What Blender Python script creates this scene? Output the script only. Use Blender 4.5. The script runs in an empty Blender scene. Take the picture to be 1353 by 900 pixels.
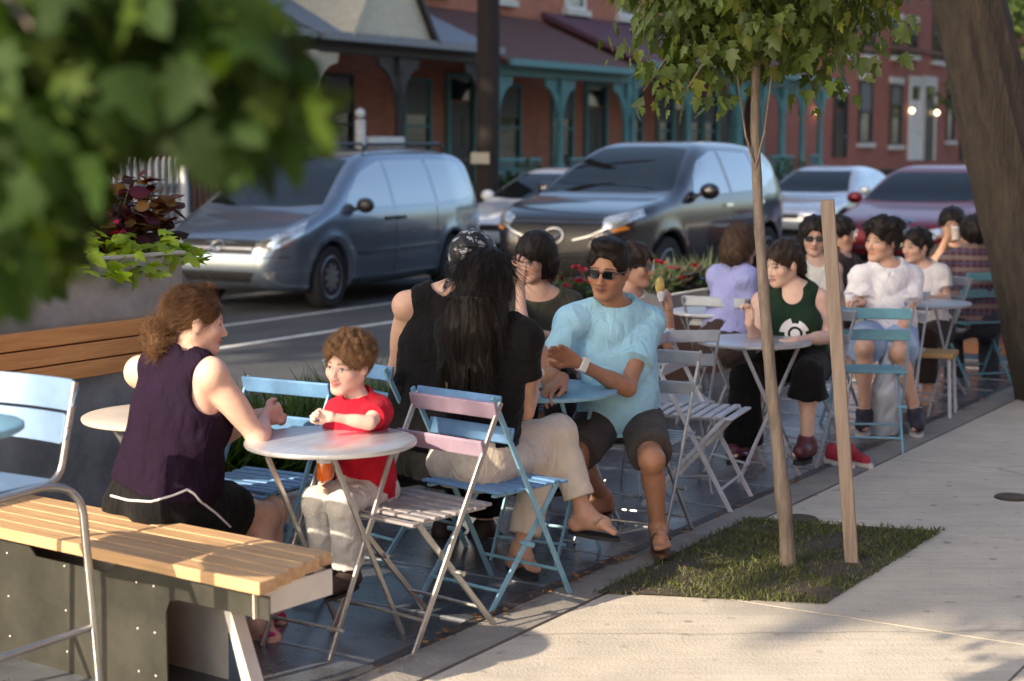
import bpy, bmesh, math, random
import numpy as np
from mathutils import Vector, Matrix
from mathutils.bvhtree import BVHTree
random.seed(7); rng = np.random.default_rng(7)
SC = bpy.context.scene; COL = SC.collection
R = math.radians

# ------------------------------------------------------------------ camera model
FPX, W0, H0, YH, CAMZ = 2200.0, 1353.0, 900.0, 194.0, 1.72
PITCH = math.atan((450 - YH) / FPX)
TH = math.atan((2040 - 676.5) / FPX)              # the street runs TH to the right of the view
CU, SU = math.cos(TH), math.sin(TH)
CAM = np.array([0, 0, CAMZ])
_f = np.array([0, math.cos(PITCH), -math.sin(PITCH)]); _u = np.array([0, math.sin(PITCH), math.cos(PITCH)])
def ray(px, py): return _f + np.array([1, 0, 0]) * ((px - 676.5) / FPX) + _u * ((450 - py) / FPX)
def PZ(px, py, z=0.0):                           # pixel on the level z
    r = ray(px, py); return CAM + r * ((z - CAMZ) / r[2])
def PD(px, py, d):                               # pixel at the distance d
    r = ray(px, py); return CAM + r * (d / r[1])
def PV(px, py, v):                               # pixel on a wall line along the street
    r = ray(px, py); k = r[0] * CU - r[1] * SU; return CAM + r * (v / k)
def UV(u, v, z=0.0): return np.array([SU * u + CU * v, CU * u - SU * v, z])
def toUV(p): return (SU * p[0] + CU * p[1], CU * p[0] - SU * p[1])
VK = -3.22                                       # kerb line at the near pavement
STREET = math.atan2(CU, SU)                      # heading of the street (angle from +x)

# ------------------------------------------------------------------ materials
def nodes(m):
    m.use_nodes = True; nt = m.node_tree
    return nt, nt.nodes, nt.links, nt.nodes['Principled BSDF']
MATS = {}
def mat(name, col, rough=0.5, metal=0.0, var=0.0, vscale=8.0, bump=0.0, bscale=60.0, stretch=None, coat=0.0, spec=0.5, col2=None, detail=5, sheen=0, sss=0):
    if name in MATS: return MATS[name]
    m = bpy.data.materials.new(name); nt, N, L, b = nodes(m)
    b.inputs['Base Color'].default_value = (*col, 1); b.inputs['Roughness'].default_value = rough
    b.inputs['Metallic'].default_value = metal; b.inputs['Coat Weight'].default_value = coat
    b.inputs['Coat Roughness'].default_value = 0.04
    b.inputs['Specular IOR Level'].default_value = spec
    if sheen: b.inputs['Sheen Weight'].default_value = sheen
    tc = N.new('ShaderNodeTexCoord'); mp = N.new('ShaderNodeMapping'); L.new(tc.outputs['Object'], mp.inputs[0])
    if stretch: mp.inputs['Scale'].default_value = stretch
    if var:
        n = N.new('ShaderNodeTexNoise'); n.inputs['Scale'].default_value = vscale; n.inputs['Detail'].default_value = detail
        n.inputs['Roughness'].default_value = 0.65
        L.new(mp.outputs[0], n.inputs['Vector'])
        rp = N.new('ShaderNodeValToRGB'); L.new(n.outputs['Fac'], rp.inputs[0])
        c2 = col2 or tuple(min(1, c * (1 + var)) for c in col)
        c1 = tuple(c * (1 - var) for c in col) if not col2 else col
        rp.color_ramp.elements[0].position = 0.32; rp.color_ramp.elements[0].color = (*c1, 1)
        rp.color_ramp.elements[1].position = 0.68; rp.color_ramp.elements[1].color = (*c2, 1)
        L.new(rp.outputs[0], b.inputs['Base Color'])
        mr = N.new('ShaderNodeMapRange'); L.new(n.outputs['Fac'], mr.inputs[0])
        mr.inputs[3].default_value = max(0, rough - .1); mr.inputs[4].default_value = min(1, rough + .1)
        L.new(mr.outputs[0], b.inputs['Roughness'])
    if bump:
        n2 = N.new('ShaderNodeTexNoise'); n2.inputs['Scale'].default_value = bscale; n2.inputs['Detail'].default_value = 4
        L.new(mp.outputs[0], n2.inputs['Vector'])
        bp = N.new('ShaderNodeBump'); bp.inputs['Strength'].default_value = bump; bp.inputs['Distance'].default_value = 0.02
        L.new(n2.outputs['Fac'], bp.inputs['Height']); L.new(bp.outputs[0], b.inputs['Normal'])
    MATS[name] = m; return m
def emat(name, col, s):
    m = bpy.data.materials.new(name); nt, N, L, b = nodes(m)
    b.inputs['Emission Color'].default_value = (*col, 1); b.inputs['Emission Strength'].default_value = s; return m
def attr_mat(name, rough=.5, transl=0.0, var=.12, vscale=30, spec=.4, bump=0, sss=0):
    m = bpy.data.materials.new(name); nt, N, L, b = nodes(m)
    a = N.new('ShaderNodeAttribute'); a.attribute_name = 'col'
    tc = N.new('ShaderNodeTexCoord'); n = N.new('ShaderNodeTexNoise'); n.inputs['Scale'].default_value = vscale
    L.new(tc.outputs['Object'], n.inputs['Vector'])
    mr = N.new('ShaderNodeMapRange'); L.new(n.outputs['Fac'], mr.inputs[0]); mr.inputs[3].default_value = 1 - var; mr.inputs[4].default_value = 1 + var
    mx = N.new('ShaderNodeVectorMath'); mx.operation = 'SCALE'; L.new(a.outputs['Color'], mx.inputs[0]); L.new(mr.outputs[0], mx.inputs['Scale'])
    L.new(mx.outputs[0], b.inputs['Base Color']); b.inputs['Roughness'].default_value = rough; b.inputs['Specular IOR Level'].default_value = spec
    if sss:
        b.inputs['Subsurface Weight'].default_value = sss; b.inputs['Subsurface Scale'].default_value = .008
        b.inputs['Subsurface Radius'].default_value = (1, .35, .2)
    if bump:
        bp = N.new('ShaderNodeBump'); bp.inputs['Strength'].default_value = bump; bp.inputs['Distance'].default_value = .01
        L.new(n.outputs['Fac'], bp.inputs['Height']); L.new(bp.outputs[0], b.inputs['Normal'])
    if transl:
        t = N.new('ShaderNodeBsdfTranslucent'); ms = N.new('ShaderNodeMixShader'); ms.inputs[0].default_value = transl
        g = N.new('ShaderNodeMixRGB'); g.blend_type = 'MULTIPLY'; g.inputs[0].default_value = 1; g.inputs[2].default_value = (1.25, 1.35, .5, 1)
        L.new(mx.outputs[0], g.inputs[1]); L.new(g.outputs[0], t.inputs[0])
        out = N['Material Output']; L.new(b.outputs[0], ms.inputs[1]); L.new(t.outputs[0], ms.inputs[2]); L.new(ms.outputs[0], out.inputs[0])
    return m

# ------------------------------------------------------------------ objects
def tag(o, label=None, cat=None, group=None, kind=None):
    if label: o['label'] = label
    if cat: o['category'] = cat
    if group: o['group'] = group
    if kind: o['kind'] = kind
    return o
def thing(name, loc=(0, 0, 0), rz=0.0, label=None, cat=None, group=None):
    o = bpy.data.objects.new(name, None); COL.objects.link(o); o.empty_display_size = .1
    o.location = [float(c) for c in loc]; o.rotation_euler = (0, 0, rz)
    return tag(o, label, cat, group)
def raw_mesh(name, V, F, smooth=False, cols=None):
    me = bpy.data.meshes.new(name); V = np.asarray(V, dtype=np.float64)
    if isinstance(F, np.ndarray):
        k = F.shape[1]; n = len(F)
        me.vertices.add(len(V)); me.vertices.foreach_set('co', V.ravel())
        me.loops.add(n * k); me.loops.foreach_set('vertex_index', F.ravel().astype(np.int32))
        me.polygons.add(n); me.polygons.foreach_set('loop_start', np.arange(0, n * k, k, dtype=np.int32))
        me.update(calc_edges=True); me.validate()
    else:
        me.from_pydata(V.tolist(), [], [list(f) for f in F])
    if smooth: me.polygons.foreach_set('use_smooth', [True] * len(me.polygons))
    if cols is not None:
        at = me.color_attributes.new('col', 'FLOAT_COLOR', 'POINT')
        c = np.ones((len(V), 4)); c[:, :3] = cols; at.data.foreach_set('color', c.ravel())
    me.update(); return me
def obj(name, me, m, parent=None, world=False):
    """world=True: the vertices are in world space and are moved into the parent's frame."""
    o = bpy.data.objects.new(name, me); COL.objects.link(o)
    if m is not None:
        for mm in (m if isinstance(m, (list, tuple)) else [m]): me.materials.append(mm)
    if parent is not None:
        if world:
            mw = Matrix.Identity(4); q = parent
            while q is not None:
                mw = Matrix.LocRotScale(q.location, q.rotation_euler, q.scale) @ mw; q = q.parent
            me.transform(mw.inverted())
        o.parent = parent
    return o
class MB:
    def __init__(s): s.V = []; s.F = []; s.S = []
    def add(s, V, F, smooth=False):
        n = len(s.V); s.V += [tuple(map(float, v)) for v in V]; s.F += [[i + n for i in f] for f in F]; s.S += [smooth] * len(F)
        return s
    def box(s, c, d, M=None, bev=0.0):
        x, y, z = d[0] / 2, d[1] / 2, d[2] / 2
        if bev <= 0:
            V = [(a, b, e) for a in (-x, x) for b in (-y, y) for e in (-z, z)]
            F = [(0, 1, 3, 2), (4, 6, 7, 5), (0, 4, 5, 1), (2, 3, 7, 6), (0, 2, 6, 4), (1, 5, 7, 3)]
        else:
            bm = bmesh.new(); bmesh.ops.create_cube(bm, size=1)
            for v in bm.verts: v.co = Vector((v.co.x * d[0], v.co.y * d[1], v.co.z * d[2]))
            bmesh.ops.bevel(bm, geom=bm.edges[:], offset=min(bev, min(d) * .45), segments=2, affect='EDGES', profile=.5)
            bm.verts.index_update(); V = [v.co[:] for v in bm.verts]; F = [[v.index for v in f.verts] for f in bm.faces]; bm.free()
        V = np.array(V)
        if M is not None: V = V @ np.array(M).T
        return s.add(V + np.array(c), F)
    def bar(s, a, b, w, t, up=(0, 0, 1), bev=0.0):    # flat bar from a to b
        a = np.array(a, float); b = np.array(b, float); y = b - a; l = np.linalg.norm(y); y /= l
        x = np.cross(y, up); x /= np.linalg.norm(x) + 1e-9; z = np.cross(x, y)
        return s.box((a + b) / 2, (w, l, t), np.array([x, y, z]).T, bev)
    def tube(s, P, r, n=8, cap=True):
        P = np.array(P, float); m = len(P); rr = np.broadcast_to(np.array(r, float), (m,))
        T = np.gradient(P, axis=0); T /= np.linalg.norm(T, axis=1)[:, None] + 1e-12
        a = np.array([0, 0, 1.0]) if abs(T[0][2]) < .9 else np.array([1.0, 0, 0])
        V = []; x = np.cross(T[0], a)
        for i in range(m):
            x = x - T[i] * (x @ T[i]); x /= np.linalg.norm(x) + 1e-12; y = np.cross(T[i], x)
            for k in range(n):
                an = 2 * math.pi * k / n; V.append(P[i] + rr[i] * (x * math.cos(an) + y * math.sin(an)))
        F = [(i * n + k, i * n + (k + 1) % n, (i + 1) * n + (k + 1) % n, (i + 1) * n + k) for i in range(m - 1) for k in range(n)]
        if cap: F += [tuple(range(n - 1, -1, -1)), tuple((m - 1) * n + k for k in range(n))]
        return s.add(V, F, True)
    def lathe(s, c, prof, n=32, M=None):           # prof: (radius, z)
        V = []
        for r_, z in prof:
            for k in range(n): V.append((r_ * math.cos(2 * math.pi * k / n), r_ * math.sin(2 * math.pi * k / n), z))
        F = [(i * n + k, i * n + (k + 1) % n, (i + 1) * n + (k + 1) % n, (i + 1) * n + k) for i in range(len(prof) - 1) for k in range(n)]
        F += [tuple(range(n - 1, -1, -1)), tuple((len(prof) - 1) * n + k for k in range(n))]
        V = np.array(V)
        if M is not None: V = V @ np.array(M).T
        return s.add(V + np.array(c), F, True)
    def prism(s, P, d):                             # polygon P (3-D points) pushed by the vector d
        n = len(P); P = np.array(P, float); V = np.vstack([P, P + np.array(d)])
        F = [tuple(range(n - 1, -1, -1)), tuple(range(n, 2 * n))] + [(i, (i + 1) % n, n + (i + 1) % n, n + i) for i in range(n)]
        return s.add(V, F)
    def ball(s, c, r, n=12, m=8):
        r = np.broadcast_to(np.array(r, float), (3,)); V = []
        for i in range(m + 1):
            t = math.pi * i / m
            for k in range(n): V.append((math.sin(t) * math.cos(2 * math.pi * k / n) * r[0], math.sin(t) * math.sin(2 * math.pi * k / n) * r[1], math.cos(t) * r[2]))
        F = [(i * n + k, (i + 1) * n + k, (i + 1) * n + (k + 1) % n, i * n + (k + 1) % n) for i in range(m) for k in range(n)]
        return s.add(np.array(V) + np.array(c), F, True)
    def mesh(s, name):
        me = bpy.data.meshes.new(name); me.from_pydata(s.V, [], s.F)
        me.polygons.foreach_set('use_smooth', s.S)
        bm = bmesh.new(); bm.from_mesh(me); bmesh.ops.remove_doubles(bm, verts=bm.verts, dist=1e-6)
        bmesh.ops.recalc_face_normals(bm, faces=bm.faces); bm.to_mesh(me); bm.free(); me.update()
        return me
    def build(s, name, m, parent=None, world=False):
        o = obj(name, s.mesh(name), m, parent, world)
        if any(s.S): 
            try: o.data.set_sharp_from_angle(angle=R(42))
            except Exception: pass
        return o

# ------------------------------------------------------------------ signed-distance modelling
def nets(F, o, h):
    S = F < 0
    c = np.zeros(tuple(n - 1 for n in F.shape), np.uint8)
    offs = [(i, j, k) for i in (0, 1) for j in (0, 1) for k in (0, 1)]
    n = F.shape
    for (i, j, k) in offs: c += S[i:n[0] - 1 + i, j:n[1] - 1 + j, k:n[2] - 1 + k]
    act = (c > 0) & (c < 8); idx = np.argwhere(act)
    vid = np.full(act.shape, -1, np.int32); vid[act] = np.arange(len(idx))
    val = np.stack([F[idx[:, 0] + i, idx[:, 1] + j, idx[:, 2] + k] for (i, j, k) in offs], 1)
    pos = np.zeros((len(idx), 3)); cnt = np.zeros(len(idx)); O = np.array(offs, float)
    for a in range(8):
        for b in range(a + 1, 8):
            if np.abs(O[a] - O[b]).sum() != 1: continue
            m = (val[:, a] < 0) != (val[:, b] < 0)
            t = val[m, a] / (val[m, a] - val[m, b])
            pos[m] += O[a] + (O[b] - O[a]) * t[:, None]; cnt[m] += 1
    V = (idx + pos / cnt[:, None]) * h + np.array(o)
    Q = []
    for ax in range(3):
        A = [slice(None)] * 3; B = [slice(None)] * 3; A[ax] = slice(0, -1); B[ax] = slice(1, None)
        s0 = S[tuple(A)]; s1 = S[tuple(B)]; e = np.argwhere(s0 != s1)
        o1, o2 = [(1, 2), (2, 0), (0, 1)][ax]
        ok = (e[:, o1] > 0) & (e[:, o2] > 0) & (e[:, o1] < n[o1] - 1) & (e[:, o2] < n[o2] - 1); e = e[ok]
        d1 = np.zeros(3, int); d1[o1] = 1; d2 = np.zeros(3, int); d2[o2] = 1
        q = np.stack([vid[tuple((e - d1 - d2).T)], vid[tuple((e - d2).T)], vid[tuple(e.T)], vid[tuple((e - d1).T)]], 1)
        fl = ~s0[tuple(e.T)]; q[fl] = q[fl][:, ::-1]; Q.append(q)
    return V, np.concatenate(Q)
class Rc:                                            # tapered capsule
    def __init__(s, a, b, ra, rb, k=.03, cut0=False, cut1=False):
        s.a = np.array(a, float); s.b = np.array(b, float); s.ra = ra; s.rb = rb; s.k = k; s.c0 = cut0; s.c1 = cut1
        m = max(ra, rb); s.lo = np.minimum(s.a, s.b) - m; s.hi = np.maximum(s.a, s.b) + m
    def d(s, X, Y, Z):
        ab = s.b - s.a; l2 = ab @ ab + 1e-12
        t = ((X - s.a[0]) * ab[0] + (Y - s.a[1]) * ab[1] + (Z - s.a[2]) * ab[2]) / l2
        tc = np.clip(t, 0, 1)
        d = np.sqrt((X - s.a[0] - ab[0] * tc) ** 2 + (Y - s.a[1] - ab[1] * tc) ** 2 + (Z - s.a[2] - ab[2] * tc) ** 2) - (s.ra + (s.rb - s.ra) * tc)
        l = math.sqrt(l2)
        if s.c1: d = np.maximum(d, (t - 1) * l)
        if s.c0: d = np.maximum(d, -t * l)
        return d
class El:                                            # ellipsoid, rows of A are its axes
    def __init__(s, c, r, A=None, k=.03):
        s.c = np.array(c, float); s.r = np.broadcast_to(np.array(r, float), (3,)); s.A = np.eye(3) if A is None else np.array(A, float); s.k = k
        m = np.abs(s.A.T) @ s.r; s.lo = s.c - m; s.hi = s.c + m
    def d(s, X, Y, Z):
        x, y, z = X - s.c[0], Y - s.c[1], Z - s.c[2]; A = s.A; r = s.r
        p = [(A[i, 0] * x + A[i, 1] * y + A[i, 2] * z) / r[i] for i in range(3)]
        k0 = np.sqrt(p[0] ** 2 + p[1] ** 2 + p[2] ** 2)
        k1 = np.sqrt((p[0] / r[0]) ** 2 + (p[1] / r[1]) ** 2 + (p[2] / r[2]) ** 2) + 1e-9
        return k0 * (k0 - 1) / k1
def smin(a, b, k):
    if k <= 0: return np.minimum(a, b)
    h = np.maximum(k - np.abs(a - b), 0) / k; return np.minimum(a, b) - h * h * k * .25
def smax(a, b, k): return -smin(-a, -b, k)
class Field:
    def __init__(s, prims, h, pad=.03):
        s.h = h; s.lo = np.min([p.lo for p in prims], 0) - pad; hi = np.max([p.hi for p in prims], 0) + pad
        s.n = np.ceil((hi - s.lo) / h).astype(int) + 1
        s.F = np.full(tuple(s.n), .2, np.float32)
        for p in prims: s.add(p)
    def block(s, lo, hi):
        i0 = np.clip(np.floor((lo - s.lo) / s.h).astype(int), 0, s.n); i1 = np.clip(np.ceil((hi - s.lo) / s.h).astype(int) + 1, 0, s.n)
        sl = tuple(slice(a, b) for a, b in zip(i0, i1))
        ax = [(s.lo[i] + s.h * np.arange(i0[i], i1[i])).astype(np.float32) for i in range(3)]
        return sl, ax[0][:, None, None], ax[1][None, :, None], ax[2][None, None, :]
    def add(s, p, m=.035):
        sl, X, Y, Z = s.block(p.lo - p.k - m, p.hi + p.k + m)
        if 0 in s.F[sl].shape: return
        s.F[sl] = smin(s.F[sl], p.d(X, Y, Z), p.k)
    def sub(s, p, m=.03):
        sl, X, Y, Z = s.block(p.lo - p.k - m, p.hi + p.k + m)
        if 0 in s.F[sl].shape: return
        s.F[sl] = smax(s.F[sl], -p.d(X, Y, Z), p.k)
    def plane(s, q, nrm):                            # keep the side where (p-q).n < 0
        sl, X, Y, Z = s.block(s.lo - 1, s.lo + s.n * s.h + 1); nrm = np.array(nrm, float) / np.linalg.norm(nrm)
        s.F = np.maximum(s.F, ((X - q[0]) * nrm[0] + (Y - q[1]) * nrm[1] + (Z - q[2]) * nrm[2]).astype(np.float32))
    def folds(s, amp, fs=1.0, seed=0):
        near = np.argwhere(np.abs(s.F) < .05)
        P = near * s.h + s.lo; r = np.random.default_rng(seed)
        w = P + .025 * np.sin(P[:, [1, 2, 0]] * 17 * fs + seed) + .012 * np.sin(P[:, [2, 0, 1]] * 41 * fs + seed * 2)
        v = 0
        for i, (fr, am) in enumerate(((26, .5), (44, .32), (75, .18))):
            d = r.normal(size=3); d /= np.linalg.norm(d); v = v + am * (1 - 2 * np.abs(np.sin(w @ d * fr * fs + r.uniform(0, 6))))
        s.F[tuple(near.T)] += (amp * v).astype(np.float32)
    def mesh(s): 
        s.F[0], s.F[-1] = .1, .1; s.F[:, 0], s.F[:, -1] = .1, .1; s.F[:, :, 0], s.F[:, :, -1] = .1, .1
        return nets(s.F, s.lo, s.h)
def bvh_of(V, F): return BVHTree.FromPolygons([tuple(map(float, v)) for v in V], [tuple(map(int, f)) for f in F])
def patch(bvh, G, direction, off=.003, thick=.01):
    """A thin panel that follows a surface: the grid G (n,m,3) is cast along `direction` onto it."""
    n, m, _ = G.shape; d = Vector(direction).normalized(); V = np.zeros((n, m, 3)); Nn = np.zeros((n, m, 3)); miss = np.zeros((n, m), bool)
    for i in range(n):
        for j in range(m):
            h = bvh.ray_cast(Vector(G[i, j]), d)
            if h[0] is None: miss[i, j] = True; continue
            nn = h[1] if h[1].dot(d) < 0 else -h[1]
            V[i, j] = h[0] + nn * off; Nn[i, j] = nn
    if miss.all(): return None
    if miss.any():
        good = np.argwhere(~miss)
        for i, j in np.argwhere(miss):
            g = good[np.argmin(((good - [i, j]) ** 2).sum(1))]; V[i, j] = V[g[0], g[1]]; Nn[i, j] = Nn[g[0], g[1]]
    A = V.reshape(-1, 3); B = A - Nn.reshape(-1, 3) * thick; N_ = n * m
    F = [(i * m + j, i * m + j + 1, (i + 1) * m + j + 1, (i + 1) * m + j) for i in range(n - 1) for j in range(m - 1)]
    F += [tuple(N_ + q for q in f[::-1]) for f in list(F)]
    bd = [(0, j) for j in range(m)] + [(i, m - 1) for i in range(1, n)] + [(n - 1, j) for j in range(m - 2, -1, -1)] + [(i, 0) for i in range(n - 2, 0, -1)]
    bi = [i * m + j for i, j in bd]
    F += [(bi[q], bi[(q + 1) % len(bi)], N_ + bi[(q + 1) % len(bi)], N_ + bi[q]) for q in range(len(bi))]
    mb = MB().add(np.vstack([A, B]), F, True); return mb
def lerp_poly(P, n):
    P = np.array(P, float); d = np.r_[0, np.cumsum(np.linalg.norm(np.diff(P, axis=0), axis=1))]; t = np.linspace(0, d[-1], n)
    return np.stack([np.interp(t, d, P[:, i]) for i in range(P.shape[1])], 1)
def strands(roots, dirs, length, steps=5, width=.0012, curl=0.0, grav=0.0, wob=.15, seed=1, taper=True):
    r = np.random.default_rng(seed); n = len(roots); P = np.zeros((n, steps, 3)); P[:, 0] = roots
    d = dirs / (np.linalg.norm(dirs, axis=1)[:, None] + 1e-9); L = np.broadcast_to(length, (n,)) * r.uniform(.6, 1.15, n); st = L / (steps - 1)
    ph = r.uniform(0, 6.28, n); side = np.cross(d, r.normal(size=(n, 3))); side /= np.linalg.norm(side, axis=1)[:, None] + 1e-9
    for i in range(1, steps):
        dd = d + r.normal(size=(n, 3)) * wob * .5
        if curl: 
            a = ph + i * 1.3; s2 = np.cross(d, side)
            dd = dd + curl * (side * np.cos(a)[:, None] + s2 * np.sin(a)[:, None])
        dd[:, 2] -= grav * i / steps
        dd /= np.linalg.norm(dd, axis=1)[:, None]; P[:, i] = P[:, i - 1] + dd * st[:, None]
    T = np.gradient(P, axis=1); T /= np.linalg.norm(T, axis=2)[:, :, None] + 1e-9
    x = np.cross(T, r.normal(size=(n, 1, 3))); x /= np.linalg.norm(x, axis=2)[:, :, None] + 1e-9; y = np.cross(T, x)
    w = width * (np.linspace(1, .25, steps) if taper else np.ones(steps))[None, :, None]
    ring = np.stack([P + w * (x * math.cos(a) + y * math.sin(a)) for a in (0, 2.094, 4.189)], 2)
    V = ring.reshape(-1, 3); b = (np.arange(n)[:, None, None] * steps + np.arange(steps - 1)[None, :, None]) * 3; k = np.arange(3)[None, None, :]
    F = np.stack([b + k, b + (k + 1) % 3, b + 3 + (k + 1) % 3, b + 3 + k], -1).reshape(-1, 4)
    return V, F
LEAF = np.array([(0, 0), (.18, .0), (.44, .06), (.31, .24), (.56, .50), (.35, .46), (.22, .52), (.21, .72), (0, 1.0)], float)
LEAF = np.vstack([LEAF, LEAF[-2:0:-1] * [-1, 1]])
OVAL = np.array([(0, 0), (.16, .15), (.24, .4), (.2, .68), (0, 1)], float); OVAL = np.vstack([OVAL, OVAL[-2:0:-1] * [-1, 1]])
BLADE = np.array([(-.03, 0), (.03, 0), (.022, .5), (0, 1), (-.022, .5)], float)
def leaves(P, D, Nrm, size, shape=LEAF, cols=None, bend=.18, fold=.25, seed=3):
    """one mesh of leaf blades: base points, growth directions, blade normals, sizes"""
    n = len(P); D = D / (np.linalg.norm(D, axis=1)[:, None] + 1e-9); X = np.cross(D, Nrm); X /= np.linalg.norm(X, axis=1)[:, None] + 1e-9; Z = np.cross(X, D)
    T = np.vstack([[(0, .38)], shape]); m = len(T); size = np.broadcast_to(size, (n,))
    zz = -fold * np.abs(T[:, 0]) - bend * T[:, 1] ** 2
    V = P[:, None] + size[:, None, None] * (X[:, None] * T[None, :, :1] + D[:, None] * T[None, :, 1:2] + Z[:, None] * zz[None, :, None])
    k = np.arange(1, m); tri = np.stack([np.zeros(m - 1, int), k, np.r_[k[1:], 1]], 1)
    F = (np.arange(n)[:, None, None] * m + tri[None]).reshape(-1, 3)
    C = np.repeat(cols, m, axis=0) if cols is not None else None
    return V.reshape(-1, 3), F, C
# ------------------------------------------------------------------ the setting
def head(fx, fy): return math.atan2(-fx, fy)
def strip(name, u0, u1, v0, v1, z, m, kind='structure'):
    V = [UV(u0, v0, z), UV(u1, v0, z), UV(u1, v1, z), UV(u0, v1, z)]
    return tag(obj(name, raw_mesh(name, V, [(0, 1, 2, 3)]), m), kind=kind)
def slab(name, u0, u1, v0, v1, z0, z1, m):
    b = MB(); P = [UV(u0, v0, z0), UV(u1, v0, z0), UV(u1, v1, z0), UV(u0, v1, z0)]
    b.prism(P, (0, 0, z1 - z0)); return tag(b.build(name, m), kind='structure')
m_dirt = mat('dirt', (.10, .085, .065), .95, var=.3, vscale=3, bump=.4)
m_asph = mat('asphalt', (.050, .052, .058), .85, var=.35, vscale=2.2, bump=.35, bscale=220, detail=9)
m_conc = mat('paving', (.47, .425, .355), .85, var=.13, vscale=3.1, bump=.25, bscale=90, detail=10)
m_kerb = mat('kerb_stone', (.235, .215, .19), .85, var=.25, vscale=5, bump=.3, bscale=60, detail=8)
m_farw = mat('far_paving', (.30, .28, .26), .9, var=.15, vscale=2)
m_paint = mat('road_paint', (.55, .55, .53), .7, var=.25, vscale=9)
V = [(-400, -400, -.3), (600, -400, -.3), (600, 900, -.3), (-400, 900, -.3)]
tag(obj('ground', raw_mesh('ground', V, [(0, 1, 2, 3)]), m_dirt), kind='structure')
ZR = -.13
strip('road', -60, 160, -14.0, VK, ZR, m_asph)
for (a, b, wd) in (((285, 460), (510, 428), .11), ((293, 431), (400, 417), .08)):
    v0 = (toUV(PZ(*a, ZR))[1] + toUV(PZ(*b, ZR))[1]) / 2
    strip('road_marking', -40, 150, v0 - wd / 2, v0 + wd / 2, ZR + .004, m_paint)
slab('far_kerb', -60, 160, -14.2, -14.0, -.3, .0, m_kerb)
slab('far_pavement', -60, 160, -24, -14.2, -.3, -.01, m_farw)
slab('kerb', -40, 120, VK + .012, VK + .20, -.3, 0.0, m_kerb)
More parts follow.
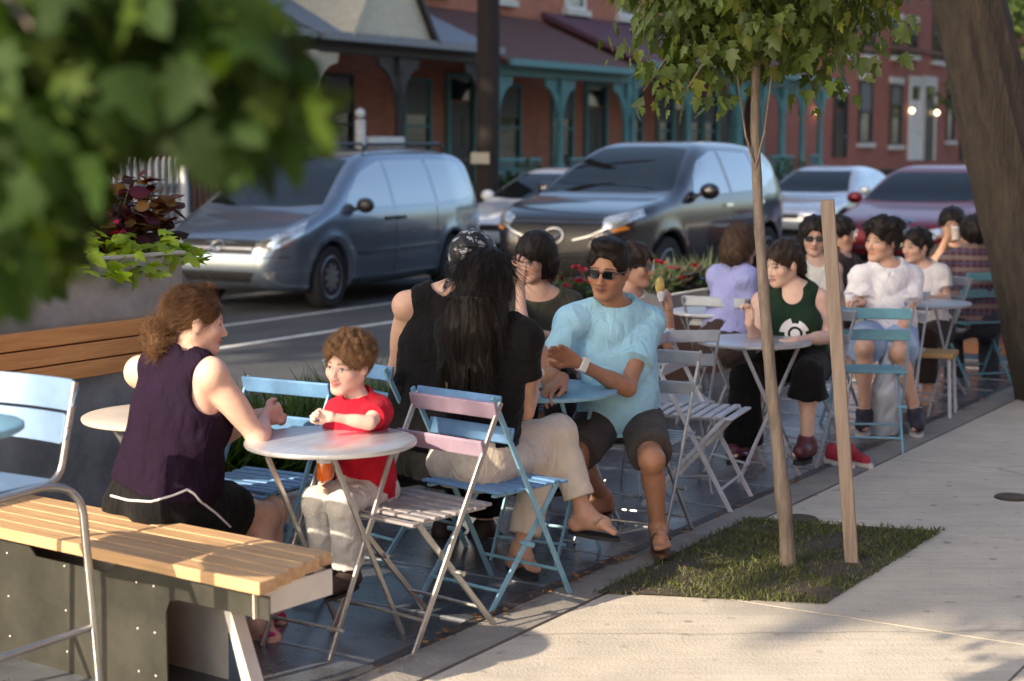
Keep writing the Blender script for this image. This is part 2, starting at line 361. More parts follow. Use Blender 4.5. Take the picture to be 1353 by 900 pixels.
# pavement of separate slabs with open joints
b = MB(); us = [-14]
while us[-1] < 90: us.append(us[-1] + 1.52)
uj = toUV(PZ(1240, 703))[0]; us = [u + ((uj - us[0]) % 1.52) for u in us]
vs = [VK + .212, VK + .212 + 1.62, VK + .212 + 3.1, VK + .212 + 4.7]
for i in range(len(us) - 1):
    for j in range(len(vs) - 1):
        g = .005; dz = random.uniform(-.0015, .0)
        P = [UV(us[i] + g, vs[j] + g, -.12), UV(us[i + 1] - g, vs[j] + g, -.12), UV(us[i + 1] - g, vs[j + 1] - g, -.12), UV(us[i] + g, vs[j + 1] - g, -.12)]
        b.prism(P, (0, 0, .12 + dz))
tag(b.build('pavement', m_conc), kind='structure')
def conc_lines(m):                                   # broom-finish streaks and stains in the concrete
    nt, N, L, bs = nodes(m); tc = N.new('ShaderNodeTexCoord'); mp = N.new('ShaderNodeMapping'); mp.inputs['Rotation'].default_value = (0, 0, .1)
    mp.inputs['Scale'].default_value = (1.2, 22, 1); L.new(tc.outputs['Object'], mp.inputs[0])
    n = N.new('ShaderNodeTexNoise'); n.inputs['Scale'].default_value = 1.3; n.inputs['Detail'].default_value = 6; L.new(mp.outputs[0], n.inputs['Vector'])
    src = bs.inputs['Base Color'].links[0].from_socket
    mx = N.new('ShaderNodeMixRGB'); mx.blend_type = 'MULTIPLY'; mx.inputs[0].default_value = .32; L.new(src, mx.inputs[1])
    rp = N.new('ShaderNodeValToRGB'); rp.color_ramp.elements[0].position = .3; rp.color_ramp.elements[0].color = (.62, .6, .58, 1); rp.color_ramp.elements[1].position = .62
    L.new(n.outputs['Fac'], rp.inputs[0]); L.new(rp.outputs[0], mx.inputs[2])
    v = N.new('ShaderNodeTexNoise'); v.inputs['Scale'].default_value = 14; v.inputs['Detail'].default_value = 3; L.new(tc.outputs['Object'], v.inputs['Vector'])
    r2 = N.new('ShaderNodeValToRGB'); r2.color_ramp.elements[0].position = .27; r2.color_ramp.elements[0].color = (.45, .42, .4, 1); r2.color_ramp.elements[1].position = .36
    L.new(v.outputs['Fac'], r2.inputs[0]); m2 = N.new('ShaderNodeMixRGB'); m2.blend_type = 'MULTIPLY'; m2.inputs[0].default_value = .6
    L.new(mx.outputs[0], m2.inputs[1]); L.new(r2.outputs[0], m2.inputs[2])
    vo = N.new('ShaderNodeTexVoronoi'); vo.inputs['Scale'].default_value = 3.3; L.new(tc.outputs['Object'], vo.inputs['Vector'])
    r3 = N.new('ShaderNodeValToRGB'); r3.color_ramp.elements[0].position = .045; r3.color_ramp.elements[0].color = (.42, .40, .38, 1); r3.color_ramp.elements[1].position = .075; L.new(vo.outputs['Distance'], r3.inputs[0])
    vc = N.new('ShaderNodeTexVoronoi'); vc.feature = 'DISTANCE_TO_EDGE'; vc.inputs['Scale'].default_value = .33
    nw = N.new('ShaderNodeTexNoise'); nw.inputs['Scale'].default_value = 4; nw.inputs['Detail'].default_value = 6; L.new(tc.outputs['Object'], nw.inputs['Vector']); ad = N.new('ShaderNodeMixRGB'); ad.inputs[0].default_value = .10; L.new(tc.outputs['Object'], ad.inputs[1]); L.new(nw.outputs['Color'], ad.inputs[2]); L.new(ad.outputs[0], vc.inputs['Vector'])
    r4 = N.new('ShaderNodeValToRGB'); r4.color_ramp.elements[0].position = .0; r4.color_ramp.elements[0].color = (.45, .43, .4, 1); r4.color_ramp.elements[1].position = .0035; L.new(vc.outputs['Distance'], r4.inputs[0])
    m3 = N.new('ShaderNodeMixRGB'); m3.blend_type = 'MULTIPLY'; m3.inputs[0].default_value = .75; L.new(m2.outputs[0], m3.inputs[1]); L.new(r3.outputs[0], m3.inputs[2])
    m4 = N.new('ShaderNodeMixRGB'); m4.blend_type = 'MULTIPLY'; m4.inputs[0].default_value = .6; L.new(m3.outputs[0], m4.inputs[1]); L.new(r4.outputs[0], m4.inputs[2]); L.new(m4.outputs[0], bs.inputs['Base Color'])
conc_lines(m_conc)
# deck: dark metal-faced panels with bright worn joints
UD1 = toUV(PD(1330, 480, 13.4))[0]
m_deck = mat('deck_plate', (.078, .086, .100), .27, var=.5, vscale=2.4, bump=.10, bscale=7, detail=8, spec=.75, stretch=(1, 1, 1))
m_dedge = mat('deck_joint', (.30, .33, .37), .4, metal=.4, var=.3, vscale=12)
b = MB(); e = MB(); u = -3.0
while u < UD1:
    P = [UV(u + .004, -5.05, -.09), UV(u + .566, -5.05, -.09), UV(u + .566, VK, -.09), UV(u + .004, VK, -.09)]
    b.prism(P, (0, 0, .078 + random.uniform(-.002, .002)))
    e.prism([UV(u - .007, -5.04, -.02), UV(u + .007, -5.04, -.02), UV(u + .007, VK - .06, -.02), UV(u - .007, VK - .06, -.02)], (0, 0, .013))
    u += .57
dk = tag(b.build('deck_floor', m_deck), kind='structure')
e.build('joint_strip', m_dedge, dk)
slab('deck_edge_trim', -3.0, UD1, VK - .05, VK, -.1, -.004, mat('deck_trim', (.07, .07, .075), .5, metal=.3, var=.3, vscale=20))
# tree pit with grass
PIT = [PZ(*p) for p in ((788, 784), (1090, 798), (1242, 703), (985, 687))]
m_soil = mat('pit_soil', (.055, .042, .03), .95, var=.4, vscale=25, bump=.6, bscale=40)
tag(obj('pit_soil', raw_mesh('pit_soil', [p + [0, 0, .006] for p in PIT], [(0, 1, 2, 3)]), m_soil), kind='structure')
def in_quad(n, q, inset=.02):
    s = rng.uniform(inset, 1 - inset, n)[:, None]; t = rng.uniform(inset, 1 - inset, n)[:, None]; q = np.array(q)
    return (q[0] * (1 - s) + q[1] * s) * (1 - t) + (q[3] * (1 - s) + q[2] * s) * t
m_grass = attr_mat('grass_blades', .6, transl=.3, var=.2, vscale=4)
P = in_quad(15000, PIT, -.02); nz = np.sin(P[:, 0] * 9.1 + 2 * np.sin(P[:, 1] * 5)) * np.sin(P[:, 1] * 7.3) + rng.normal(0, .5, len(P)); P = P[nz > -.28]
n = len(P); P[:, 2] = .005
D = rng.normal(0, .55, (n, 3)); D[:, 2] = 1; Nn = rng.normal(size=(n, 3)); Nn[:, 2] *= .3
c = np.array([.088, .112, .034]) * rng.uniform(.55, 1.35, (n, 1)) * np.array([1, 1, 1]) + (rng.uniform(size=(n, 1)) < .18) * np.array([.11, .07, .03])
Vv, Ff, Cc = leaves(P, D, Nn, rng.uniform(.008, .028, n), BLADE * [3.6, 1], c, bend=.5)
tag(obj('grass', raw_mesh('grass', Vv, Ff, False, Cc), m_grass), kind='stuff')
# utility lids in the pavement
for (px, py, rr, lab) in ((1056, 687, .09, 'small round iron lid in the paving behind the grass pit'), (1337, 658, .085, 'round iron lid in the paving near the big trunk')):
    p = PZ(px, py); o = thing('utility_lid', p, 0, lab, 'utility_cover')
    MB().lathe((0, 0, 0), [(rr, -.02), (rr, .006), (rr * .93, .009)], 24).build('rim', mat('iron', (.05, .045, .04), .7, metal=.5, var=.3), o)
    MB().lathe((0, 0, 0), [(rr * .9, .0), (rr * .9, .0115), (rr * .86, .0125)], 24).build('cover', mat('rusty_iron', (.085, .06, .045), .8, metal=.3, var=.4), o)
# dry leaves along the kerb
P = np.vstack([np.array([UV(u_, VK + rng.uniform(-.02, .05), .012) for u_ in rng.uniform(4, 13, 190)]), np.array([UV(u_, VK + rng.uniform(-.03, .04), .012) for u_ in rng.uniform(4.6, 6.3, 110)])])
n = len(P); D = rng.normal(size=(n, 3)); D[:, 2] = rng.uniform(0, .3, n); Nn = np.tile([0, 0, 1.0], (n, 1)) + rng.normal(0, .3, (n, 3))
c = np.array([.30, .15, .05]) * rng.uniform(.3, 1.1, (n, 1))
Vv, Ff, Cc = leaves(P, D, Nn, rng.uniform(.012, .035, n), OVAL, c)
tag(obj('dry_leaves', raw_mesh('dry_leaves', Vv, Ff, False, Cc), attr_mat('dry_leaf', .8, var=.2)), kind='stuff')
# ------------------------------------------------------------------ furniture
def painted(nm, c, rough=.42): return mat(nm, c, rough, var=.13, vscale=14, bump=.05, bscale=50, spec=.5)
m_blue = painted('blue_enamel', (.125, .265, .47)); m_blue2 = painted('pale_blue_enamel', (.20, .40, .52)); m_teal = painted('teal_enamel', (.10, .27, .33))
m_mauve = painted('mauve_enamel', (.30, .225, .30)); m_grey = painted('grey_enamel', (.30, .33, .37)); m_light = painted('light_grey_enamel', (.46, .48, .52))
m_zinc = mat('bare_steel', (.50, .49, .47), .38, metal=.85, var=.15, vscale=20)
m_zinct = mat('steel_top', (.55, .56, .60), .34, metal=.65, var=.10, vscale=6, stretch=(1, 8, 1))
m_dsteel = mat('weathered_steel', (.36, .375, .39), .34, metal=.6, var=.35, vscale=3, bump=.08, bscale=9, detail=8)
m_lsteel = mat('pale_steel', (.62, .60, .56), .45, metal=.25, var=.12, vscale=5)
def wood(nm, c1, c2, axis=0, sc=6):
    st = [22, 22, 22]; st[axis] = 1.3
    return mat(nm, c1, .55, var=.3, vscale=sc * .35, col2=c2, stretch=st, bump=.12, bscale=3, detail=7)
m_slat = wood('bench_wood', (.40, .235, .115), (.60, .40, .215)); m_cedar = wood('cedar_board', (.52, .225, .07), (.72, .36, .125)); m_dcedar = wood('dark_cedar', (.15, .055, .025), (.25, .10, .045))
m_stake = wood('grey_stake', (.17, .125, .10), (.30, .24, .195), axis=2)
CHAIRS = 'folding slatted chairs at the round tables'
def chair(p, f, ms, mf, label, mseat=None):
    o = thing('folding_chair', (p[0], p[1], 0), head(*f), label, 'chair', CHAIRS); z0 = -.010
    w = .205
    for s in (-1, 1):
        MB().bar((s * w, .215, z0), (s * w, -.235, .815), .022, .011, (1, 0, 0), .003).build('leg', mf, o)
        MB().bar((s * (w - .026), -.235, z0), (s * (w - .026), .165, .44), .022, .011, (1, 0, 0), .003).build('leg', mf, o)
    for x0, y, z in ((w, .155, .10), (w - .026, -.165, .075), (w - .026, .16, .43)): MB().tube([(-x0, y, z), (x0, y, z)], .007, 8).build('stretcher', mf, o)
    for s in (-1, 1): MB().tube([(s * (w + .014), -.025, .233), (s * (w - .045), -.025, .233)], .010, 8).build('pivot', mf, o)
    b = MB()
    for i in range(8):
        y = .19 - i * .0525; b.box((0, y, .452 - .006 * math.sin(i / 7 * math.pi) - (.012 if i == 0 else 0)), (.40, .036, .012), None, .004)
    b.build('seat', mseat or ms, o)
    for s in (-1, 1): MB().bar((s * .165, .2, .437), (s * .165, -.19, .437), .018, .010, (0, 0, 1)).build('seat_rail', mf, o)
    for t, hh in ((.955, .062), (.80, .062)):
        y = .215 - .45 * t + .012; z = .825 * t
        MB().box((0, y, z), (.425, .014, hh), Matrix.Rotation(R(-28.6 + 14), 3, 'X'), .005).build('backrest_slat', ms, o)
    return o
TABLES = 'round folding café tables on the deck'
def table(p, ang, mt, ml, label, r=.30, zt=.71):
    o = thing('round_table', (p[0], p[1], 0), ang, label, 'table', TABLES)
    MB().lathe((0, 0, 0), [(r - .012, zt - .020), (r - .003, zt - .018), (r, zt - .012), (r - .001, zt - .004), (r - .008, zt), (r * .5, zt)], 56).build('tabletop', mt, o)
    for s in (-1, 1):
        for t, yb in ((1, .165), (-1, .138)):
            MB().bar((t * .19 * s * 1.0, yb * s, zt - .02), (-t * .19 * s, yb * s, -.012), .020, .011, (0, 1, 0), .003).build('leg', ml, o)
    for t, y in ((1, .165), (-1, .138)):
        MB().tube([(-t * .145, -y, .085), (-t * .145, y, .085)], .007, 8).build('stretcher', ml, o)
        MB().tube([(t * .185, -y, zt - .028), (t * .185, y, zt - .028)], .007, 8).build('stretcher', ml, o)
    return o
T_A = PZ(437, 580, .71); T_A2 = PZ(214, 547, .71); T_B = PZ(722, 513, .71); T_C = PZ(997, 449, .71); T_D = PZ(949, 410, .71); T_E = PZ(1140, 409, .71); T_F = PZ(1222, 399, .71)
table(T_A, R(57), m_zinct, m_zinc, 'round bare steel table between the boy in red and the woman on the bench')
table(T_A2, R(20), m_slat if False else mat('beige_enamel', (.50, .44, .38), .5, var=.08), m_dsteel, 'round beige table behind the woman in the purple top')
table(T_B, R(62), m_blue2, m_blue2, 'round pale blue table with a dark phone in front of the man in sunglasses')
table(T_C, R(28), m_zinct, m_light, 'round grey table where the woman in the green tank top leans')
table(T_D, R(35), m_light, m_grey, 'round pale grey table beside the woman in the lavender blouse')
table(T_E, R(40), m_blue, m_blue, 'round blue table in front of the young man in the white T-shirt')
table(T_F, R(50), m_grey, m_grey, 'round dull grey table between the ponytailed woman and the man in plaid')
def seatp(px, py): return PZ(px, py, .45)
C1 = seatp(547, 668); C2 = seatp(653, 634); C4 = seatp(336, 636)
chair(C1, (-.66, -.75), m_mauve, m_zinc, 'chair with mauve back slats and bare steel legs under the boy in red', mat('worn_grey_slats', (.25, .235, .245), .5, var=.25, vscale=12))
chair(C2, (.66, .75), m_blue, m_blue2, 'blue slatted chair under the long-haired girl in cream trousers')
chair(PD(525, 560, 7.1), (.72, .69), m_blue, m_blue2, 'blue slatted chair behind the woman with the bandana')
chair(C4, (-.50, -.86), m_blue, m_blue2, 'empty blue slatted chair between the boy in red and the plants')
PM = PD(842, 600, 7.25)
chair(PM, (-.45, -.89), m_grey, m_zinc, 'chair with thin steel legs under the man in sunglasses')
C6 = seatp(925, 541)
chair(C6, (.93, -.36), m_light, m_light, 'empty light grey chair with a white seat right beside the man in sunglasses')
C7 = PZ(905, 552, .45)
chair((C7[0] - .02, C7[1] + .62), (-.10, 1), m_grey, m_grey, 'empty dull grey chair standing behind the light grey chair')
chair(PD(1060, 480, 9.15), (-.6, -.8), m_grey, m_grey, 'grey chair hidden under the black trousers of the woman in green')
C9 = seatp(1148, 487)
chair(C9, (.12, 1), m_teal, m_blue2, 'teal chair seen from the back with a white bag hanging beside it')
chair(PD(1172, 440, 10.35), (-.45, -.9), m_light, m_light, 'pale chair under the young man in the white T-shirt')
chair(PD(1288, 430, 12.2), (-.3, .95), m_teal, m_teal, 'dark teal chair under the man in the plaid shirt')
chair(PD(962, 450, 10.2), (.5, .86), m_grey, m_grey, 'grey chair under the woman in the lavender blouse')
chair(PD(703, 500, 8.3), (-.5, -.86), m_grey, m_grey, 'grey chair under the woman with the black bob')
chair(PD(1222, 440, 11.6), (-.8, -.55), m_grey, m_grey, 'grey chair under the woman with the long ponytail')
# wooden stool seat beyond the young man
p = PZ(1234, 464, .41); o = thing('wooden_stool', (p[0], p[1], 0), -.4, 'low stool with a yellow wood seat beside the young man in white', 'stool')
MB().box((0, 0, .395), (.28, .26, .035), None, .008).build('seat', mat('yellow_wood', (.42, .26, .10), .5, var=.2, stretch=(2, 20, 20)), o)
for sx in (-1, 1):
    for sy in (-1, 1): MB().tube([(sx * .11, sy * .10, .38), (sx * .13, sy * .12, -.012)], .012, 8).build('leg', m_light, o)
# phone, bag, bottle
p = PZ(728, 514, .722); o = thing('phone', (p[0], p[1], .711), R(25), 'dark phone lying on the pale blue table', 'phone')
MB().box((0, 0, .005), (.075, .145, .009), None, .003).build('case', mat('phone_case', (.02, .02, .022), .4), o)
MB().box((0, 0, .0103), (.066, .134, .0012)).build('screen', mat('phone_screen', (.008, .008, .01), .08, coat=.5), o)
# bar stool in front
m_stoolb = mat('stool_blue', (.17, .27, .42), .38, metal=.35, var=.12, vscale=5)
m_tube = mat('stool_tube', (.42, .42, .41), .3, metal=.9, var=.12, vscale=12)
pc = PZ(86, 640, .73); f = np.array([-.52, -.854]); lat = np.array([.854, -.52])
c = np.array(pc[:2]) + f * .19 - lat * .215
o = thing('bar_stool', (c[0], c[1], 0), head(*f), 'tall blue bar stool with a tubular steel frame behind the bench', 'stool')
def rpath(P, r=.05, n=5):
    P = [np.array(q, float) for q in P]; out = [P[0]]
    for i in range(1, len(P) - 1):
        a, b_, c_ = P[i - 1], P[i], P[i + 1]; d1 = (a - b_) / np.linalg.norm(a - b_); d2 = (c_ - b_) / np.linalg.norm(c_ - b_)
        for t in np.linspace(0, 1, n): out.append((b_ + d1 * r) * (1 - t) ** 2 + 2 * t * (1 - t) * b_ + (b_ + d2 * r) * t * t)
    return np.array(out + [P[-1]])
for s in (-1, 1):
    MB().tube(rpath([(s * .205, .17, .725), (s * .205, -.16, .735), (s * .235, -.235, .69), (s * .262, -.268, -.012)], .06), .0125, 12).build('leg', m_tube, o)
    MB().tube(rpath([(s * .205, -.13, .735), (s * .205, .17, .725), (s * .225, .23, .69), (s * .255, .262, -.012)], .05), .0125, 12).build('leg', m_tube, o)
    MB().tube(rpath([(s * .20, -.10, .735), (s * .205, -.18, .745), (s * .222, -.235, 1.03)], .05), .0105, 12).build('back_post', m_tube, o)
    MB().tube([(s * .243, -.262, .285), (s * .243, .245, .285)], .0105, 10).build('footrest', m_tube, o)
MB().tube([(-.245, .245, .285), (.245, .245, .285)], .0105, 10).build('footrest', m_tube, o)
V = []; nx, ny = 9, 9
b = MB(); b.box((0, .02, .742), (.40, .37, .012), None, .005); b.build('seat', m_stoolb, o)
def rslat(z0, z1, y0, y1, w):
    n = 14; P = []
    for i in range(n + 1):
        x = -w + 2 * w * i / n; yy = -.025 * (1 - (x / w) ** 2); e = .018 * max(0, (abs(x) / w - .93) / .07) ** 2
        P.append((x, yy, e))
    V = []; F = []
    for x, yy, e in P:
        V += [(x, y0 + yy - .006, z0 + e), (x, y1 + yy - .006, z1 - e), (x, y1 + yy + .002, z1 - e), (x, y0 + yy + .002, z0 + e)]
    for i in range(n):
        for k in range(4): F.append((i * 4 + k, i * 4 + (k + 1) % 4, (i + 1) * 4 + (k + 1) % 4, (i + 1) * 4 + k))
    F += [(3, 2, 1, 0), (n * 4, n * 4 + 1, n * 4 + 2, n * 4 + 3)]
    return MB().add(V, F)
rslat(.945, 1.035, -.215, -.237, .232).build('backrest_slat', m_stoolb, o)
rslat(.848, .935, -.192, -.213, .222).build('backrest_slat', m_stoolb, o)
# bar table whose edge shows at the left
pt = PZ(34, 557, .99); c = (pt[0] - .21, pt[1] - .04)
o = thing('bar_table', (c[0], c[1], 0), .3, 'pale blue bar table in front of the tall stool', 'table')
MB().lathe((0, 0, 0), [(.20, .965), (.21, .972), (.21, .985), (.202, .99), (.1, .99)], 48).build('tabletop', m_blue2, o)
MB().tube([(0, 0, .02), (0, 0, .967)], .03, 16).build('pedestal', m_tube, o)
MB().lathe((0, 0, 0), [(.22, -.012), (.22, .006), (.03, .03)], 32).build('base', m_tube, o)
m_bsteel = mat('shaded_bench_steel', (.085, .085, .072), .34, metal=.6, var=.35, vscale=3, bump=.08, bscale=9, detail=8)  # bench side steel toned dark to stand in for its shade
# bench: wooden slats on a folded steel base
A_ = PZ(347, 771, .45); B_ = PZ(437, 729, .45); F0 = PZ(0, 697, .45)
ax = (F0 - A_)[:2]; ax /= np.linalg.norm(ax); yx = np.array([ax[1], -ax[0]]); 
if yx @ (B_ - A_)[:2] < 0: yx = -yx
Wb = float(yx @ (B_ - A_)[:2]); rzb = math.atan2(-ax[1], -ax[0])
o = thing('bench', (A_[0], A_[1], 0), rzb, 'long wooden slatted bench on a steel base under the woman in purple', 'bench')
sk = float((B_ - A_)[:2] @ (-ax))            # end skew
Lb = 3.4; b = MB(); ns = 5; wd = (Wb - .006 * (ns - 1)) / ns
for i in range(ns):
    y0 = i * (wd + .006); x1 = sk * (y0 + wd / 2) / Wb + random.uniform(-.008, .004)
    b.box(((x1 - Lb) / 2, y0 + wd / 2, .43), (Lb + x1, wd, .04), None, .004)
b.build('seat', m_slat, o)
def side(y, nm):
    P = [(-Lb + .05, y, 0), (-.47, y, 0), (-.47, y, .285), (-.45, y, .325), (-.41, y, .335), (-.02, y, .335), (-.02, y, .408), (-.70, y, .408), (-.74, y, .372), (-1.1, y, .372), (-1.14, y, .408), (-Lb + .05, y, .408)]
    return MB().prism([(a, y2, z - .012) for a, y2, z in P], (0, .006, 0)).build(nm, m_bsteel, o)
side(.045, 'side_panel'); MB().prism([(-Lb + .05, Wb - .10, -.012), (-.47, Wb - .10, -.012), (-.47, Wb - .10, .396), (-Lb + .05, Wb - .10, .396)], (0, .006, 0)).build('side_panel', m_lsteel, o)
MB().box((sk * .5 - .02, Wb / 2, .365), (.006, Wb - .06, .082)).build('end_apron', m_lsteel, o)
MB().prism([(-.225, .055, .33), (-.195, .055, .33), (-.06, .055, -.012), (-.11, .055, -.012)], (0, .05, 0)).build('leg', m_lsteel, o)
b = MB()
for x in (-.52, -.6, -.95, -1.25):
    for z in (.06, .20, .35): b.ball((x, .043, z), (.004, .0025, .004), 8, 4)
b.build('rivet', m_lsteel, o)
# planters along the road edge of the deck
def planter(name, u0, u1, v0, v1, z1, label, ms, bands=()):
    o = thing(name, UV((u0 + u1) / 2, (v0 + v1) / 2, 0), STREET, label, 'planter'); l, w = (u1 - u0), abs(v1 - v0); t = .02
    zb = -.12
    b = MB(); b.box((0, -w / 2 + t / 2, (zb + z1) / 2), (l, t, z1 - zb)); b.box((0, w / 2 - t / 2, (zb + z1) / 2), (l, t, z1 - zb))
    b.box((-l / 2 + t / 2, 0, (zb + z1) / 2), (t, w - 2 * t, z1 - zb)); b.box((l / 2 - t / 2, 0, (zb + z1) / 2), (t, w - 2 * t, z1 - zb))
    b.build('trough', ms, o)
    b = MB()
    for s in (-1, 1): b.box((0, s * (w / 2 - .004), z1 + .006), (l + .02, .035, .012)); b.box((s * (l / 2 - .004), 0, z1 + .006), (.035, w - .05, .012))
    b.build('rim', m_lsteel, o)
    MB().box((0, 0, z1 - .06), (l - 2 * t - .002, w - 2 * t - .002, .04)).build('soil', m_soil, o)
    for z0, zz, n, m in bands:
        for k in range(n):
            hh = (zz - z0) / n; MB().box((0, -w / 2 - .022, z0 + hh * (k + .5)), (l - .01, .04, hh - .006), None, .004).build('board', m, o)
    return o
def zat(px, py, v): return PV(px, py, v)[2]
U1 = toUV(PV(240, 335, -5.05))[0]; ZP1 = zat(240, 335, -5.05)
planter('tall_planter', U1 - 3.2, U1, -5.65, -5.05, ZP1, 'tall grey steel planter with a cedar board band and coleus', m_dsteel, [(zat(100, 503, -5.0), zat(100, 431, -5.0), 3, m_cedar)])
Ul0 = toUV(PV(262, 655, -4.78))[0]; zl = zat(385, 655, -4.78)
planter('low_planter', Ul0 - .6, Ul0 + 2.6, -5.4, -4.78, max(zl, .12), 'low pale planter of grasses and yellow flowers behind the empty blue chair', m_lsteel)
Um0 = toUV(PV(640, 400, -5.05))[0]; Um1 = toUV(PV(1010, 370, -5.05))[0]; zm = zat(900, 389, -5.05)
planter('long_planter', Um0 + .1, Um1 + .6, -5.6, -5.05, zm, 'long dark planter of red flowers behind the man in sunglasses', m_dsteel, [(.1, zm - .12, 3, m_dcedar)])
o = thing('board_wall', UV(UD1 + .1, -4.2, 0), STREET, 'dark cedar board wall closing the far end of the deck', 'wall')
for k in range(6): MB().box((0, 0, .02 + .11 * (k + .5)), (.05, 1.7, .102), None, .005).build('board', m_dcedar, o)
for s in (-.7, .7): MB().box((.05, s, .34), (.04, .06, .66)).build('post', m_dcedar, o)
# ------------------------------------------------------------------ people
m_skin = attr_mat('skin', .52, var=.16, vscale=34, spec=.36, bump=.10, sss=.10)
def hairmat(nm, c, c2, rough=.42):
    m = mat(nm, c, rough + .12, var=.3, vscale=22, col2=c2, stretch=(3, 3, .5), bump=.3, bscale=160, spec=.28); return m
h_black = hairmat('black_hair', (.006, .0045, .004), (.020, .014, .011), .36); h_dark = hairmat('dark_brown_hair', (.014, .009, .006), (.045, .028, .018))
h_brown = hairmat('light_brown_hair', (.080, .038, .018), (.20, .105, .048), .5); h_boy = hairmat('curly_brown_hair', (.15, .080, .038), (.32, .185, .09), .55)
h_mid = hairmat('brown_hair', (.03, .017, .01), (.08, .045, .025))
def cloth(nm, c, var=.10, rough=.85, bump=.12, bscale=240, sheen=.15):
    m = mat(nm, c, rough, var=var, vscale=7, bump=bump, bscale=bscale, spec=.12, sheen=sheen * .4); nt, N, L, b = nodes(m)
    tc = N.new('ShaderNodeTexCoord'); mp = N.new('ShaderNodeMapping'); mp.inputs['Scale'].default_value = (1, 1, .55); mp.inputs['Rotation'].default_value = (.4, .3, .6); L.new(tc.outputs['Object'], mp.inputs[0])
    n = N.new('ShaderNodeTexNoise'); n.inputs['Scale'].default_value = 15; n.inputs['Detail'].default_value = 3; n.inputs['Distortion'].default_value = 1.6; L.new(mp.outputs[0], n.inputs['Vector'])
    bp = N.new('ShaderNodeBump'); bp.inputs['Strength'].default_value = .55; bp.inputs['Distance'].default_value = .022; L.new(n.outputs['Fac'], bp.inputs['Height'])
    old = b.inputs['Normal'].links[0].from_node; L.new(bp.outputs[0], old.inputs['Normal']); return m
def unit(v): v = np.array(v, float); return v / (np.linalg.norm(v) + 1e-12)
class Fig: pass
def hand_prims(wr, d, pn, side, s, curl=.5, spread=.10, thumb_in=.5):
    """palm, four unequal fingers of three bones and a thumb from the side of the palm"""
    d = unit(d); pn = unit(pn - d * (np.array(pn) @ d)); x = np.cross(d, pn) * side      # x: towards the thumb
    out = []
    for o_, ln in ((.030, .080), (.010, .086), (-.010, .082), (-.029, .074)):
        out.append(Rc(wr + x * o_ * .6 * s + d * .008 * s, wr + (d * ln + x * o_ * .95) * s, .0145 * s, .0112 * s, .012))
    for i, (o_, b0, L_) in enumerate(((.030, .084, .072), (.010, .090, .080), (-.010, .086, .073), (-.029, .077, .058))):
        p = wr + (x * o_ + d * b0) * s; a = (1.5 - i) * spread; dd = unit(d * math.cos(a) + x * math.sin(a)); c = curl * (1 + .12 * i)
        for j, fr in enumerate((.45, .31, .24)):
            c0 = c * (.7 if j == 0 else 1); nd = unit(dd * math.cos(c0) + pn * math.sin(c0)); q = p + nd * L_ * fr * s
            out.append(Rc(p, q, (.0092 - .0009 * j) * s, (.0085 - .0009 * j) * s, .004 if j else .008))
            pn_ = unit(pn * math.cos(c0) - dd * math.sin(c0)); p, dd = q, nd
            pn2 = pn_; pn = pn2
        pn = unit(np.cross(x * side, d)) if False else unit(pn_orig(d, x, side))
    t0 = wr + (x * .026 + d * .022) * s; t1 = t0 + (x * .026 + d * .026 + pn * .012 * thumb_in * 2) * s; t2 = t1 + (x * .008 * (1 - thumb_in) + d * .026 + pn * .014 * thumb_in) * s; t3 = t2 + (d * .022 + pn * .008 * thumb_in - x * .006 * thumb_in) * s
    out += [Rc(t0, t1, .0155 * s, .0115 * s, .012), Rc(t1, t2, .0112 * s, .0098 * s, .006), Rc(t2, t3, .0098 * s, .0078 * s, .004)]
    return out
def pn_orig(d, x, side): return np.cross(x * side, d)
def make(J, D, hd, s=1.0, w=1.0, fem=False, bust=.0):
    """joints from pixels and distances -> a figure"""
    g = Fig(); g.J = {k: PD(v[0], v[1], D + v[2]) for k, v in J.items()}; g.D = D; g.s = s; g.w = w; g.fem = fem; g.bust = bust; j = g.J
    g.hipL, g.hipR = j['hL'], j['hR']; g.pel = (g.hipL + g.hipR) / 2; g.nb = j['nb']; g.sL, g.sR = j['sL'], j['sR']
    g.U = unit(g.nb - g.pel); Rv = g.sR - g.sL; g.R = unit(Rv - g.U * (Rv @ g.U)); g.F = np.cross(g.U, g.R); g.L = np.linalg.norm(g.nb - g.pel)
    Rh = g.hipR - g.hipL; g.Rh = unit(Rh - g.U * (Rh @ g.U)); g.Fh = np.cross(g.U, g.Rh); g.sw = np.linalg.norm(g.sR - g.sL)
    c, f = hd[0], unit(hd[1]); up = np.array([0, 0, 1.0]) + (np.array(hd[2]) if len(hd) > 2 else 0)
    g.hc = PD(c[0], c[1], D + c[2]); g.hf = f; u_ = unit(up - f * (up @ f)); r_ = np.cross(f, u_); g.hA = np.array([r_, f, u_]); g.hs = s * (hd[3] if len(hd) > 3 else 1)
    g.HM = lambda p: g.hc + (np.atleast_2d(p) * g.hs) @ g.hA
    return g
